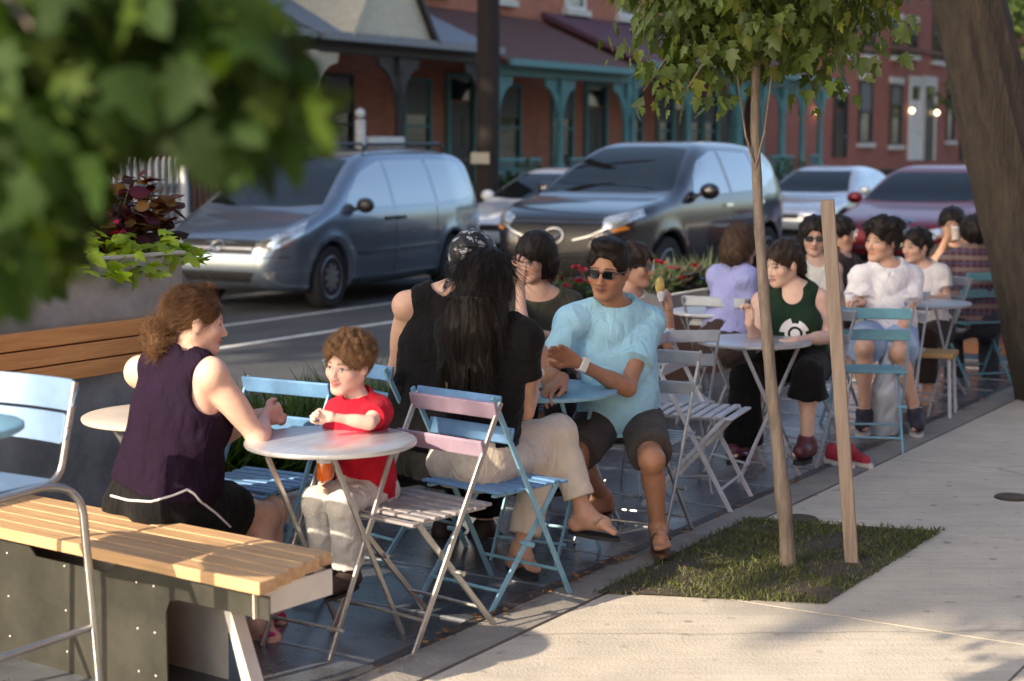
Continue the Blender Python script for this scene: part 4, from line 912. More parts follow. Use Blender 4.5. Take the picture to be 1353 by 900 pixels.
def hf(X, Y, Z):
    d = cap(X, Y, Z, .016, -.2, -.07, .066); d = smin(d, capsf(X, Y, Z, (0, -.075, .0), (-.01, -.125, -.18), .070, .076), .05)
    yy = Y + .12 + .10 * (Z + .18); W = .098 + .016 * np.sin(Z * 14)
    sl = np.maximum(((X + .012 - .06 * (Z + .15)) / W) ** 2 + (yy / .048) ** 2, 0) ** .5 - 1; sl = sl * .045
    sl = np.maximum(sl, (-.39 + .05 * np.sin(X * 46) + .22 * np.abs(X) + .02 * np.sin(X * 120)) - Z); sl = np.maximum(sl, Z + .06)
    for k in (-1, 1): d = smin(d, capsf(X, Y, Z, (k * .075, -.01, .02), (k * .088, -.055, -.16), .026, .035), .03)
    return smin(d, sl, .06)
hair(g, h_black, hf, (-.18, -.24, -.48), (.18, .13, .17), lambda p: np.where(p[:, 2:3] > .03, p * [0.9, 1, 0] + [0, -.05, -.07], np.array([[0.0, -.03, -1]])) + np.c_[p[:, 0] * .8, np.zeros(len(p)), np.zeros(len(p))], noise=.003, nf=(150, 70, 5), ns=6500, sl=.13, lift=.025, wob=.06, sw=.0008, steps=7)

# --- woman with the bob
g = make(dict(nb=(712, 382, 0), sL=(752, 402, .04), sR=(674, 402, .0), hL=(745, 520, .1), hR=(690, 520, .1), eL=(757, 452, -.10), wL=(708, 440, -.30), eR=(690, 446, -.42), wR=(687, 374, -.32),
              kL=(740, 540, -.2), aL=(740, 620, -.2), tL=(735, 640, -.3), kR=(690, 540, -.2), aR=(690, 620, -.2), tR=(685, 640, -.3)), 8.2, ((707, 340, -.03), (-.66, -.74, -.22), (.06, 0, 0), 1.0), .97, .95, True, .8)
body(g, 'person', 'woman with a dark bob in an olive top, hand at her mouth', (.60, .38, .29), .0062, brow=(.02, .014, .01),
     hands=[('R', (-.05, .02, 1), (.3, .95, 0), dict(curl=.42)), ('L', (-.9, -.2, .1), (0, 0, -1), dict(curl=.5))])
top(g, 'knit_top', c_olive, .013, (1.35, .9), hem=.0, neck=(.115, .10, .075), nko=(.03, .02), folds=.004, seed=13)
legs(g, 'trousers', c_black, (1.8, 1.8), .014, .13, h=.011)
for q in 'LR': shoe(g, q, m_bshoe, m_rub, h=.008)
def hf(X, Y, Z):
    d = cap(X, Y, Z, .016, -.12, -.03, .034); d = smin(d, np.maximum(ellf(X, Y, Z, (0, -.035, -.03), (.103, .088, .115)), np.maximum(-.112 - Z, Y - .045)), .02)
    return d
hair(g, h_black, hf, (-.14, -.16, -.16), (.14, .14, .17), flow_crown, noise=.002, nf=(120, 90, 8), ns=1500, sl=.06, lift=.05, wob=.05, grav=.3)

# --- man in sunglasses
g = make(dict(nb=(812, 402, .01), sL=(856, 424, .06), sR=(757, 424, -.04), hL=(848, 556, .06), hR=(792, 562, -.0), eL=(829, 513, -.17), wL=(762, 479, -.30), eR=(724, 498, -.10), wR=(744, 500, -.40),
              kL=(861, 607, -.36), aL=(870, 698, -.24), tL=(876, 722, -.40), kR=(757, 604, -.30), aR=(796, 655, .06), tR=(764, 688, -.06)), 7.15, ((804, 357, -.05), (-.36, -.92, -.10), (.08, 0, 0), 1.02), 1.02, .94)
body(g, 'person', 'man in dark sunglasses and a light blue T-shirt leaning on the blue table', TAN, .0055, lips=(.24, .085, .070), brow=(.012, .009, .008),
     hands=[('L', (-.80, -.25, .52), (.1, -.75, -.6), dict(curl=.34, spread=.15)), ('R', (-.55, -.5, -.35), (-.2, -.3, -1), dict(curl=.5))])
top(g, 't_shirt', c_sky, .013, (.62, .62), hem=-.04, neck=(.088, .085, .070), nko=(.025, .050), folds=.009, fs=.8, loose=.016, h=.006, seed=21, fl=.024)
legs(g, 'shorts', c_short, (.84, .84), .012, .07, folds=.004, flare=.018)
for q in 'LR': shoe(g, q, None, m_lea, m_lea, 'flip_flop')
d = g.J['wL'] - g.J['eL']; fr = frame_of(d); c = g.J['eL'] + d * .93; up = unit(np.array([-.25, -.85, .35]) - unit(d) * (unit(d) @ np.array([-.25, -.85, .35]))); sx = unit(np.cross(d, up))
q = MB().lathe((0, 0, 0), [(.0295, -.011), (.032, 0), (.0295, .011)], 24, fr.T).build('watch_strap', c_white, g.o); q.location = Vector(c) - g.o.location
M3 = np.array([unit(d), sx, up]).T
q = MB().box(c + up * .033, (.034, .062, .013), M3, .006).build('watch_case', mat('white_plastic', (.75, .73, .68), .4), g.o, True)
def hf(X, Y, Z):
    d = cap(X, Y, Z, .009, -.07, -.012, .080); return smin(d, ellf(X, Y, Z, (0, .025, .112), (.066, .066, .026)), .03)
hair(g, h_black, hf, (-.12, -.15, -.1), (.12, .14, .17), lambda p: p * [1, 1, .3] + [0, .06, .02], noise=.002, ns=1800, sl=.024, lift=.45, wob=.2)
glasses(g, m_lens, frame=m_dark)

# --- person eating behind him
g = make(dict(nb=(832, 388, 0), sR=(815, 404, -.08), sL=(858, 406, .12), hR=(820, 520, 0), hL=(850, 520, .1), eL=(886, 462, -.02), wL=(884, 408, -.12), eR=(830, 470, -.2), wR=(858, 470, -.25)), 8.9, ((838, 350, 0), (.90, -.36, -.10), (0, 0, 0), 1.0), .97, .95, True, .6)
body(g, 'person', 'dark haired woman in glasses lifting a bite of food behind the man in sunglasses', (.54, .32, .225), .0066, hands=[('L', (-.15, -.05, 1), (-.8, .4, .2), dict(curl=1.0))])
top(g, 'shirt', cloth('cream_cotton', (.60, .52, .42)), .013, (.5, .5), hem=-.02, neck=(.09, .08, .065), nko=(.03, .04))
legs_ok = None
hair(g, h_dark, lambda X, Y, Z: smin(cap(X, Y, Z, .014, -.07, -.01, .06), ellf(X, Y, Z, (0, -.10, -.02), (.05, .04, .06)), .03), (-.12, -.18, -.12), (.12, .13, .16), flow_crown, ns=700, sl=.04)
glasses(g, mat('clear_lens', (.05, .04, .04), .08, coat=.6), frame=m_dark)
p = PD(872, 378, 8.72); o = thing('sandwich', p, .4, 'pale piece of food on a wrapper held up by the woman in glasses', 'food')
MB().ball((0, 0, 0), (.026, .02, .05)).build('bread', mat('bread', (.55, .40, .14), .8, var=.4, vscale=30, bump=.4), o); MB().lathe((.008, 0, -.05), [(.012, -.03), (.022, .0), (.026, .022)], 12).build('wrapper', c_white, o)

# --- woman in lavender
g = make(dict(nb=(972, 352, 0), sL=(950, 366, .12), sR=(988, 368, -.10), hL=(950, 455, .08), hR=(974, 457, -.06), eL=(960, 410, .25), wL=(985, 412, .3), eR=(1000, 416, -.08), wR=(990, 430, -.22),
              kL=(990, 462, .3), aL=(990, 545, .25), tL=(1005, 560, .3), kR=(1005, 465, .25), aR=(1000, 550, .2), tR=(1015, 565, .2)), 10.1, ((980, 325, 0), (.72, .62, -.1), (0, 0, 0), .98), 1.0, .98, True, .6)
body(g, 'person', 'woman in a sleeveless lavender blouse with thick brown hair, back turned', (.56, .35, .26), .0075)
top(g, 'blouse', c_lav, .016, hem=-.12, tank=.0, neck=(.07, .07, .045), nko=(.03, .05), loose=.03, h=.008, folds=.007)
legs(g, 'skirt', c_char, (1.2, 1.2), .03, .13, h=.011)
hair(g, h_mid, lambda X, Y, Z: smin(cap(X, Y, Z, .024, -.11, -.03, .06), ellf(X, Y, Z, (0, -.06, -.04), (.10, .085, .10)), .03), (-.15, -.19, -.18), (.15, .14, .18), flow_crown, ns=1100, sl=.06, curl=.3, lift=.15)

# --- woman in green
g = make(dict(nb=(1048, 378, 0), sR=(1006, 398, .05), sL=(1082, 394, -.02), hR=(1028, 482, .06), hL=(1072, 482, .02), eR=(1000, 450, -.10), wR=(990, 428, -.26), eL=(1092, 446, -.08), wL=(1052, 450, -.32),
              kR=(985, 500, -.36), aR=(982, 584, -.30), tR=(966, 600, -.40), kL=(1068, 496, -.42), aL=(1066, 585, -.36), tL=(1055, 600, -.46)), 9.0, ((1035, 348, -.02), (-.84, -.50, -.22), (.05, 0, 0), 1.0), 1.0, 1.02, True, 1.0)
body(g, 'person', 'woman in a dark green tank top with a white round emblem at the steel table', (.64, .43, .34), .0066, brow=(.03, .02, .015),
     hands=[('R', (.0, -.1, 1), (-.6, -.3, .2), dict(curl=.8)), ('L', (-.9, -.3, -.05), (0, 0, -1), dict(curl=.4))])
o_, V, Q = top(g, 'tank_top', c_green, .013, hem=-.03, tank=.002, neck=(.080, .075, .06), nko=(.02, .03), scoop=.085, loose=.012, h=.007)
bv = bvh_of(V, Q); c = g.pel + g.U * .47 * g.L + g.R * -.015
def disc(r0, r1, a0, a1, n=28, sq=1.0): return np.array([[c + (g.R * math.cos(a) + g.U * math.sin(a) * sq) * r for r in (r0, r1)] for a in np.linspace(a0, a1, n)]) + g.F * .4
for G, mm in ((disc(.0, .026, 0, 6.283), c_white), (disc(.040, .056, -.4, 3.5), c_white), (disc(.044, .085, .15, 1.3), c_white), (disc(.046, .074, 1.9, 2.9), c_white)):
    b = patch(bv, G, -g.F, .0015, .003)
    if b: q = b.build('emblem', mm, o_); q.data.transform(Matrix.Translation(-g.o.location))
legs(g, 'trousers', c_black, (1.30, 1.98), .018, .12, flare=.05, h=.008)
for q in 'LR': shoe(g, q, m_oxb, m_rub)
s_ = g.J['aR'] ; MB().tube([s_ + [0, 0, -.0], s_ + [0, 0, .07]], [.048, .045], 12).build('boot_shaft', m_oxb, g.o, True)
for i in range(4): MB().tube([s_ + [-.035, -.035 - .01 * i, .05 - .03 * i], s_ + [.012, -.052 - .012 * i, .045 - .03 * i]], .005, 6).build('lace', c_lav, g.o, True)
hair(g, h_dark, lambda X, Y, Z: smin(cap(X, Y, Z, .012, -.085, -.015, .064), ellf(X, Y, Z, (0, -.085, -.035), (.075, .04, .06)), .03), (-.13, -.17, -.13), (.13, .14, .17), flow_crown, ns=1000, sl=.05, lift=.1)

# --- woman in sunglasses and white tank
g = make(dict(nb=(1079, 342, 0), sR=(1056, 356, 0), sL=(1102, 356, 0), hR=(1068, 440, 0), hL=(1094, 440, 0), eR=(1050, 402, .0), wR=(1062, 425, -.2), eL=(1110, 402, 0), wL=(1098, 425, -.2)), 10.6, ((1076, 313, 0), (-.15, -.98, -.08), (0, 0, 0), 1.0), .97, .95, True, .8)
body(g, 'person', 'woman in round sunglasses and a white tank top behind the wooden stake', (.58, .37, .28), .0075)
top(g, 'tank_top', cloth('ivory_jersey', (.66, .63, .56)), .012, hem=-.02, tank=.003, neck=(.08, .08, .06), nko=(.03, .03), scoop=.06, h=.008)
hair(g, h_black, lambda X, Y, Z: smin(smin(cap(X, Y, Z, .024, -.12, -.05, .066), ellf(X, Y, Z, (-.07, -.03, -.07), (.05, .06, .08)), .03), ellf(X, Y, Z, (.07, -.03, -.07), (.05, .06, .08)), .03), (-.16, -.16, -.18), (.16, .14, .18), flow_crown, ns=900, sl=.06, curl=.5, lift=.15)
glasses(g, m_lens, frame=m_dark)
# --- person half hidden by the stake
g = make(dict(nb=(1112, 336, 0), sR=(1104, 350, -.12), sL=(1126, 350, .12), hR=(1106, 430, -.08), hL=(1122, 430, .1), eR=(1110, 395, -.2), wR=(1130, 400, -.2), eL=(1135, 395, .1), wL=(1142, 400, 0)), 11.5, ((1110, 309, 0), (.88, -.40, -.1), (0, 0, 0), 1.0), .97, .95, True, .5)
body(g, 'person', 'dark haired person in a dark brown top half hidden behind the wooden stake', (.50, .30, .22), .0085)
top(g, 'shirt', c_char, .013, (.6, .6), hem=0, h=.01)
hair(g, h_black, lambda X, Y, Z: cap(X, Y, Z, .018, -.08, -.02, .06), (-.12, -.15, -.12), (.12, .13, .16), flow_crown, ns=500, sl=.05)

# --- young man in white
g = make(dict(nb=(1172, 350, -.02), sR=(1138, 366, -.04), sL=(1204, 366, .03), hR=(1150, 442, .06), hL=(1188, 444, .06), eR=(1132, 405, -.06), wR=(1140, 400, -.30), eL=(1199, 415, -.06), wL=(1187, 448, -.24),
              kR=(1142, 460, -.36), aR=(1142, 548, -.30), tR=(1138, 565, -.4), kL=(1188, 466, -.32), aL=(1210, 546, -.26), tL=(1213, 566, -.40)), 10.2, ((1166, 318, -.04), (-.80, -.57, -.02), (.08, 0, 0), 1.04), 1.02, .98)
body(g, 'person', 'young man in a white T-shirt and pale blue shorts looking to the side', (.56, .345, .25), .0066, brow=(.02, .012, .01),
     hands=[('R', (-.7, -.4, .2), (0, 0, -1), dict(curl=.8)), ('L', (-.2, -.4, -.8), (.9, 0, -.2), dict(curl=.4))])
o_, V, Q = top(g, 't_shirt', c_white, .015, (.66, .62), hem=-.10, neck=(.088, .085, .07), nko=(.02, .05), loose=.03, folds=.009, h=.0075, seed=31, fl=.026)
bv = bvh_of(V, Q); a = g.pel + g.U * .60 * g.L + g.R * -.05
for G in (np.array([[a + g.R * x - g.U * z for x in (-.03, .0)] for z in (-.03, .05)]), np.array([[a + g.R * x - g.U * z for x in (-.012, .02)] for z in (.055, .10)])):
    b = patch(bv, G + g.F * .4, -g.F, .0015, .003)
    if b: q = b.build('print', c_denim, o_); q.data.transform(Matrix.Translation(-g.o.location))
legs(g, 'shorts', c_denim, (.80, .80), .022, .12, flare=.03, h=.009)
for q in 'LR': shoe(g, q, mat('navy_trainer', (.02, .018, .03), .6, var=.4), m_wsole); MB().tube([g.J['a' + q] + [0, 0, .0], g.J['a' + q] + [0, 0, .045]], [.044, .042], 12).build('sock', c_white, g.o, True)
def hf(X, Y, Z):
    d = cap(X, Y, Z, .018, -.085, -.02, .060); r = np.random.default_rng(8)
    for i in range(26):
        a, e = r.uniform(0, 6.28), r.uniform(.1, 1.4); c = (math.cos(a) * math.cos(e) * .09, -.014 + math.sin(a) * math.cos(e) * .11, .04 + math.sin(e) * .10); d = smin(d, ellf(X, Y, Z, c, (.028, .028, .02)), .015)
    return d
hair(g, h_black, hf, (-.15, -.17, -.12), (.15, .15, .18), flow_crown, ns=1100, sl=.05, curl=.4, lift=.3)
p = PD(1124, 400, 9.86); o = thing('paper_cup', p, 0, 'white paper cup in the hand of the young man in white', 'cup'); MB().lathe((0, 0, 0), [(.026, -.04), (.034, .04)], 20).build('cup', c_white, o); MB().lathe((0, 0, 0), [(.035, .04), (.035, .046), (.030, .05)], 20).build('lid', c_white, o)

# --- woman with the ponytail
g = make(dict(nb=(1218, 352, 0), sR=(1196, 366, .06), sL=(1242, 362, -.05), hR=(1212, 438, .03), hL=(1240, 438, -.03), eR=(1192, 398, -.1), wR=(1208, 396, -.2), eL=(1250, 396, -.1), wL=(1222, 394, -.3),
              kR=(1195, 452, -.3), aR=(1198, 530, -.3), tR=(1190, 540, -.4), kL=(1225, 450, -.35), aL=(1226, 528, -.35), tL=(1218, 540, -.4)), 11.5, ((1211, 325, -.02), (-.84, -.50, -.05), (.05, 0, 0), 1.0), 1.0, .96, True, .6)
g.smile = 10
body(g, 'person', 'smiling woman with a long dark ponytail in a white top at the grey table', (.58, .37, .28), .0075, lips=(.48, .20, .18))
top(g, 'blouse', cloth('soft_white', (.62, .60, .60)), .013, (.55, .55), hem=-.02, neck=(.09, .08, .07), nko=(.03, .04), h=.008)
legs(g, 'trousers', c_char, (1.7, 1.7), .014, .12, h=.011)
hair(g, h_black, lambda X, Y, Z: smin(cap(X, Y, Z, .014, -.05, -.01, .066), smin(capsf(X, Y, Z, (.04, -.10, .02), (.07, -.12, -.14), .03, .045), capsf(X, Y, Z, (.07, -.12, -.14), (.06, -.09, -.27), .045, .02), .02), .02), (-.13, -.2, -.32), (.15, .13, .16), flow_down, ns=900, sl=.08, lift=.1, wob=.1)
# --- man drinking
g = make(dict(nb=(1262, 322, 0), sR=(1240, 336, 0), sL=(1288, 336, .02), hR=(1250, 410, 0), hL=(1276, 410, 0), eR=(1236, 352, -.25), wR=(1252, 312, -.34), eL=(1294, 372, -.1), wL=(1280, 390, -.3)), 13.0, ((1258, 297, 0), (-.30, -.93, -.12), (0, 0, 0), 1.0), 1.02, 1.0)
body(g, 'person', 'man in a dark shirt raising a cup to his mouth at the far table', (.46, .28, .20), .0085, hands=[('R', (.5, .1, .5), (.2, .9, 0), dict(curl=.7))])
top(g, 't_shirt', c_char, .013, (.5, .5), hem=-.02, h=.01)
hair(g, h_black, lambda X, Y, Z: cap(X, Y, Z, .022, -.06, -.01, .06), (-.13, -.15, -.1), (.13, .14, .17), flow_crown, ns=500, sl=.04, lift=.3)
p = PD(1263, 308, 12.62); o = thing('drinking_cup', p, 0, 'pale cup held to the lips of the man at the far table', 'cup'); MB().lathe((0, 0, 0), [(.028, -.05), (.036, .04)], 16).build('cup', mat('pale_cup', (.55, .50, .46), .5), o); MB().lathe((0, 0, 0), [(.037, .04), (.037, .046), (.033, .049)], 16).build('lid', c_white, o)
# --- man in plaid
g = make(dict(nb=(1288, 328, 0), sL=(1254, 346, .05), sR=(1320, 346, -.02), hL=(1270, 425, .05), hR=(1304, 425, 0), eL=(1246, 384, .1), wL=(1262, 392, .3), eR=(1330, 390, .02), wR=(1316, 402, .25),
              kL=(1258, 440, .36), aL=(1262, 510, .30), tL=(1250, 520, .4), kR=(1306, 440, .38), aR=(1308, 510, .3), tR=(1306, 520, .4)), 12.2, ((1286, 309, .0), (-.25, .95, -.1), (0, 0, 0), 1.0), 1.02, 1.02)
body(g, 'person', 'man in a dark plaid shirt with black hair, back turned at the far table', (.45, .27, .19), .008)
m_pl = mat('plaid', (.05, .028, .045), .85, sheen=.1); nt, N, L, bs = nodes(m_pl); tc = N.new('ShaderNodeTexCoord'); prev = None
for ax_, sc_, col in (('X', 7, (.17, .05, .09)), ('Z', 7, (.06, .06, .13)), ('Z', 3.6, (.22, .16, .14))):
    wv = N.new('ShaderNodeTexWave'); wv.bands_direction = ax_; wv.inputs['Scale'].default_value = sc_; wv.inputs['Distortion'].default_value = .6; L.new(tc.outputs['Object'], wv.inputs['Vector'])
    mx = N.new('ShaderNodeMixRGB'); rp = N.new('ShaderNodeValToRGB'); rp.color_ramp.elements[0].position = .6; rp.color_ramp.elements[1].position = .75; rp.color_ramp.elements[1].color = (.7, .7, .7, 1); L.new(wv.outputs['Fac'], rp.inputs[0]); L.new(rp.outputs[0], mx.inputs[0])
    if prev: L.new(prev, mx.inputs[1])
    else: mx.inputs[1].default_value = (.045, .025, .035, 1)
    mx.inputs[2].default_value = (*col, 1); prev = mx.outputs[0]
L.new(prev, bs.inputs['Base Color'])
top(g, 'plaid_shirt', m_pl, .016, (.72, .72), hem=-.08, loose=.03, h=.009, fl=.02)
legs(g, 'trousers', mat('dark_denim', (.03, .03, .045), .85, var=.2), (1.9, 1.9), .018, .12, h=.011)
for q in 'LR': shoe(g, q, m_lea, m_rub, h=.009)
hair(g, h_black, lambda X, Y, Z: smin(cap(X, Y, Z, .022, -.08, -.02, .06), ellf(X, Y, Z, (0, -.06, .02), (.10, .08, .09)), .02), (-.14, -.18, -.12), (.14, .14, .17), flow_crown, ns=600, sl=.04, lift=.4, curl=.5)
# --- things by their feet
for px, lab in ((1106, 'red trainer on the deck left of the wooden stake'), (1130, 'red trainer on the deck right of the wooden stake')):
    p = PZ(px, 612, .0); o = thing('trainer', (p[0], p[1], 0), .4, lab, 'shoe')
    F = Field([Rc((0, .05, .040), (0, -.09, .030), .036, .030, .02), Rc((0, .05, .045), (0, .055, .075), .034, .030, .02)], .007); V, Q = F.mesh(); obj('upper', raw_mesh('upper', V, Q, True), mat('red_mesh', (.36, .02, .04), .7, var=.2), o)
    MB().prism([(math.sin(a) * .042, -.02 + math.cos(a) * .14, .018) for a in np.linspace(0, 6.28, 18, endpoint=False)], (0, 0, -.028)).build('sole', m_wsole, o)
F = Field([Rc((0, 0, .0), (0, 0, -.22), .035, .10, .05), El((0, 0, -.36), (.10, .07, .20), None, .06), Rc((0, 0, 0), (.02, 0, .04), .02, .03, .03)], .008); F.folds(.016, 1.0, 5); V, Q = F.mesh()
p = PD(1172, 470, 9.95); o = tag(obj('carrier_bag', raw_mesh('carrier_bag', V, Q, True), mat('thin_plastic', (.52, .56, .62), .35, var=.1)), 'white plastic carrier bag hanging beside the teal chair', 'bag'); o.location = p; o.scale = (.9, .9, 1)
# ------------------------------------------------------------------ cars
m_glass = mat('tinted_windscreen', (.008, .010, .010), .03, spec=.42); m_side = mat('side_glass', (.34, .38, .42), .04, metal=.55, spec=.6, coat=.5); m_chrome = mat('chrome', (.55, .55, .56), .16, metal=1.0)
m_tyre = mat('tyre', (.014, .014, .015), .8, bump=.2); m_rim = mat('alloy', (.45, .45, .46), .3, metal=.85); m_trim = mat('black_trim', (.015, .015, .016), .45)
m_lampg = mat('headlamp_glass', (.62, .62, .60), .10, metal=.8, coat=1.0, var=.5, vscale=9); m_amber = mat('amber_lens', (.55, .20, .03), .15, coat=.8); m_redl = mat('red_lens', (.32, .01, .01), .15, coat=.8)
def paint(nm, c, metal=.55, coat=1.0): return mat(nm, c, .26, metal=metal, coat=coat)
def poly_sdf(X, Z, P):
    P = np.array(P, float); d = np.full(X.shape, 1e9); s = np.ones(X.shape); n = len(P)
    for i in range(n):
        a, b = P[i], P[i - 1]; e = b - a; wx, wz = X - a[0], Z - a[1]; t = np.clip((wx * e[0] + wz * e[1]) / (e @ e + 1e-12), 0, 1)
        d = np.minimum(d, (wx - e[0] * t) ** 2 + (wz - e[1] * t) ** 2); c1 = Z >= a[1]; c2 = Z < b[1]; c3 = e[0] * wz > e[1] * wx
        s = np.where((c1 & c2 & c3) | (~c1 & ~c2 & ~c3), -s, s)
    return s * np.sqrt(d)
def smooth_poly(P, it=2):
    P = np.array(P, float)
    for _ in range(it):
        Q = np.roll(P, -1, 0); P = np.stack([P * .75 + Q * .25, P * .25 + Q * .75], 1).reshape(-1, 2)
    return P
def car(spec, loc, rz, label):
    """x points forward; spec holds the side outline, the plan and the cross-section"""
    o = thing('parked_car' if spec.get('parked') else 'car', loc, rz, label, 'car', 'cars in the street'); h = .026
    prof = smooth_poly(spec['prof'], 2); x0, x1 = prof[:, 0].min() - .1, prof[:, 0].max() + .1; zt = prof[:, 1].max() + .08
    ax = np.arange(x0, x1, h); az = np.arange(.10, zt, h); ay = np.arange(-1.08, 1.08 + h, h)
    XX, ZZ = np.meshgrid(ax, az, indexing='ij'); dp = poly_sdf(XX, ZZ, prof)
    px, pw = np.array(spec['plan']).T; zx, zw = np.array(spec['sec']).T; i_ = np.argsort(px)
    Wp = np.interp(ax, px[i_], pw[i_]); k = np.ones(9) / 9; Wp = np.convolve(np.pad(Wp, 4, 'edge'), k, 'valid')
    Ws = np.interp(az, zx, zw); Ws = np.convolve(np.pad(Ws, 2, 'edge'), np.ones(5) / 5, 'valid')
    half = Wp[:, None] * Ws[None, :]
    F = np.maximum(dp[:, None, :], -9) * np.ones((1, len(ay), 1)); ds = (np.abs(ay)[None, :, None] - half[:, None, :]) * .94
    F = smax(F, ds, .11)
    # body side crease and flare round the wheels
    for xw in spec['wheels']:
        rr = np.sqrt((ax[:, None] - xw) ** 2 + (az[None, :] - spec['wr']) ** 2)
        F = F - (np.exp(-((rr - spec['wr'] - .06) / .07) ** 2) * .018)[:, None, :] * (np.abs(ay) > .5)[None, :, None]
        d = np.maximum((rr - spec['wr'] - .045)[:, None, :], (.58 - np.abs(ay))[None, :, None]); F = smax(F, -d, .02)
    F[0] = F[-1] = .1; F[:, 0] = F[:, -1] = .1; F[:, :, 0] = F[:, :, -1] = .1
    V, Q = nets(F.astype(np.float32), np.array([ax[0], ay[0], az[0]]), h)
    for _ in range(3):                                   # fair the panels a little
        s_ = np.zeros_like(V); c_ = np.zeros(len(V))
        for a in range(4):
            np.add.at(s_, Q[:, a], V[Q[:, (a + 1) % 4]]); np.add.at(c_, Q[:, a], 1); np.add.at(s_, Q[:, a], V[Q[:, (a + 3) % 4]]); np.add.at(c_, Q[:, a], 1)
        V = V * .4 + s_ / c_[:, None] * .6
    obj('body', raw_mesh('body', V, Q, True), spec['mat'], o); bv = bvh_of(V, Q)
    def pan(name, top, bot, m, view, n=10, off=.004, parent=o, thick=.02, k=3):
        a, b = lerp_poly(top, n), lerp_poly(bot, n); out = []
        for s in ((1, -1) if view == 's' else (1,)):
            G = []
            for t in np.linspace(0, 1, k):
                q = a * (1 - t) + b * t
                G.append([(p[0], s * 1.6, p[1]) if view == 's' else ((3.5, p[0], p[1]) if view == 'f' else (-3.5, p[0], p[1])) for p in q])
            d = (0, -s, 0) if view == 's' else ((-1, 0, 0) if view == 'f' else (1, 0, 0))
            mb = patch(bv, np.array(G), d, off, thick)
            if mb: out.append(mb.build(name, m, parent))
        return out
    for p in spec['panels']: pan(*p[:5], **(p[5] if len(p) > 5 else {}))
    for p in spec.get('mirror_f', []):                   # left and right pairs on the front
        for s in (1, -1): pan(p[0], [(q[0] * s, q[1]) for q in p[1]], [(q[0] * s, q[1]) for q in p[2]], p[3], p[4], **(p[5] if len(p) > 5 else {}))
    for xw in spec['wheels']:
        for s in (1, -1):
            wd = MB(); r = spec['wr']; y = s * (spec['track'])
            M = Matrix.Rotation(R(90), 3, 'X')
            t = MB().lathe((xw, y, r), [(r * .66, -.10), (r * .9, -.11), (r * .985, -.085), (r, -.05), (r, .05), (r * .985, .085), (r * .9, .11), (r * .66, .10)], 36, M).build('wheel', m_tyre, o)
            b = MB(); b.lathe((xw, y, r), [(r * .67, -.095), (r * .67, .095), (r * .6, .10), (r * .58, .02), (r * .2, .03)], 32, M) if False else None
            yo = y + s * .085
            for i in range(spec.get('spokes', 7)):
                a = 2 * math.pi * i / spec.get('spokes', 7); ca, sa = math.cos(a), math.sin(a)
                b.bar((xw + ca * .04, yo + s * .012, r + sa * .04), (xw + ca * r * .64, yo, r + sa * r * .64), .052, .02, (0, 1, 0))
            b.tube([(xw + math.cos(a) * r * .645, yo, r + math.sin(a) * r * .645) for a in np.linspace(0, 6.2832, 33)], .018, 6)
            b.tube([(xw, yo - s * .02, r), (xw, yo + s * .025, r)], .055, 14)
            b.build('rim', m_rim, t)
            MB().tube([(xw, yo - s * .10, r), (xw, yo - s * .035, r)], r * .63, 24).build('brake_disc', m_trim, t)
    mx, mz = spec['mir']
    for s in (1, -1):
        yb = np.interp(mx, px[i_], pw[i_]) * np.interp(mz, zx, zw)
        b = MB().ball((mx, s * (yb + .13), mz + .05), (.075, .115, .085), 16, 10); b.bar((mx, s * (yb - .04), mz), (mx, s * (yb + .10), mz + .03), .09, .035)
        b.build('wing_mirror', spec.get('mirm', m_trim), o)
    return o, bv
def rail(o, P, m): 
    for s in (1, -1): MB().tube([(x, s * y, z) for x, y, z in P], .022, 8).build('roof_rail', m, o)
p_sie = paint('steel_blue_paint', (.185, .23, .295), .7); p_cx = paint('graphite_paint', (.040, .039, .046), .7); p_red = paint('maroon_paint', (.20, .012, .022), .5, .35); p_white = paint('white_paint', (.72, .73, .75), .0); p_silver = paint('silver_paint', (.55, .57, .60), .5)
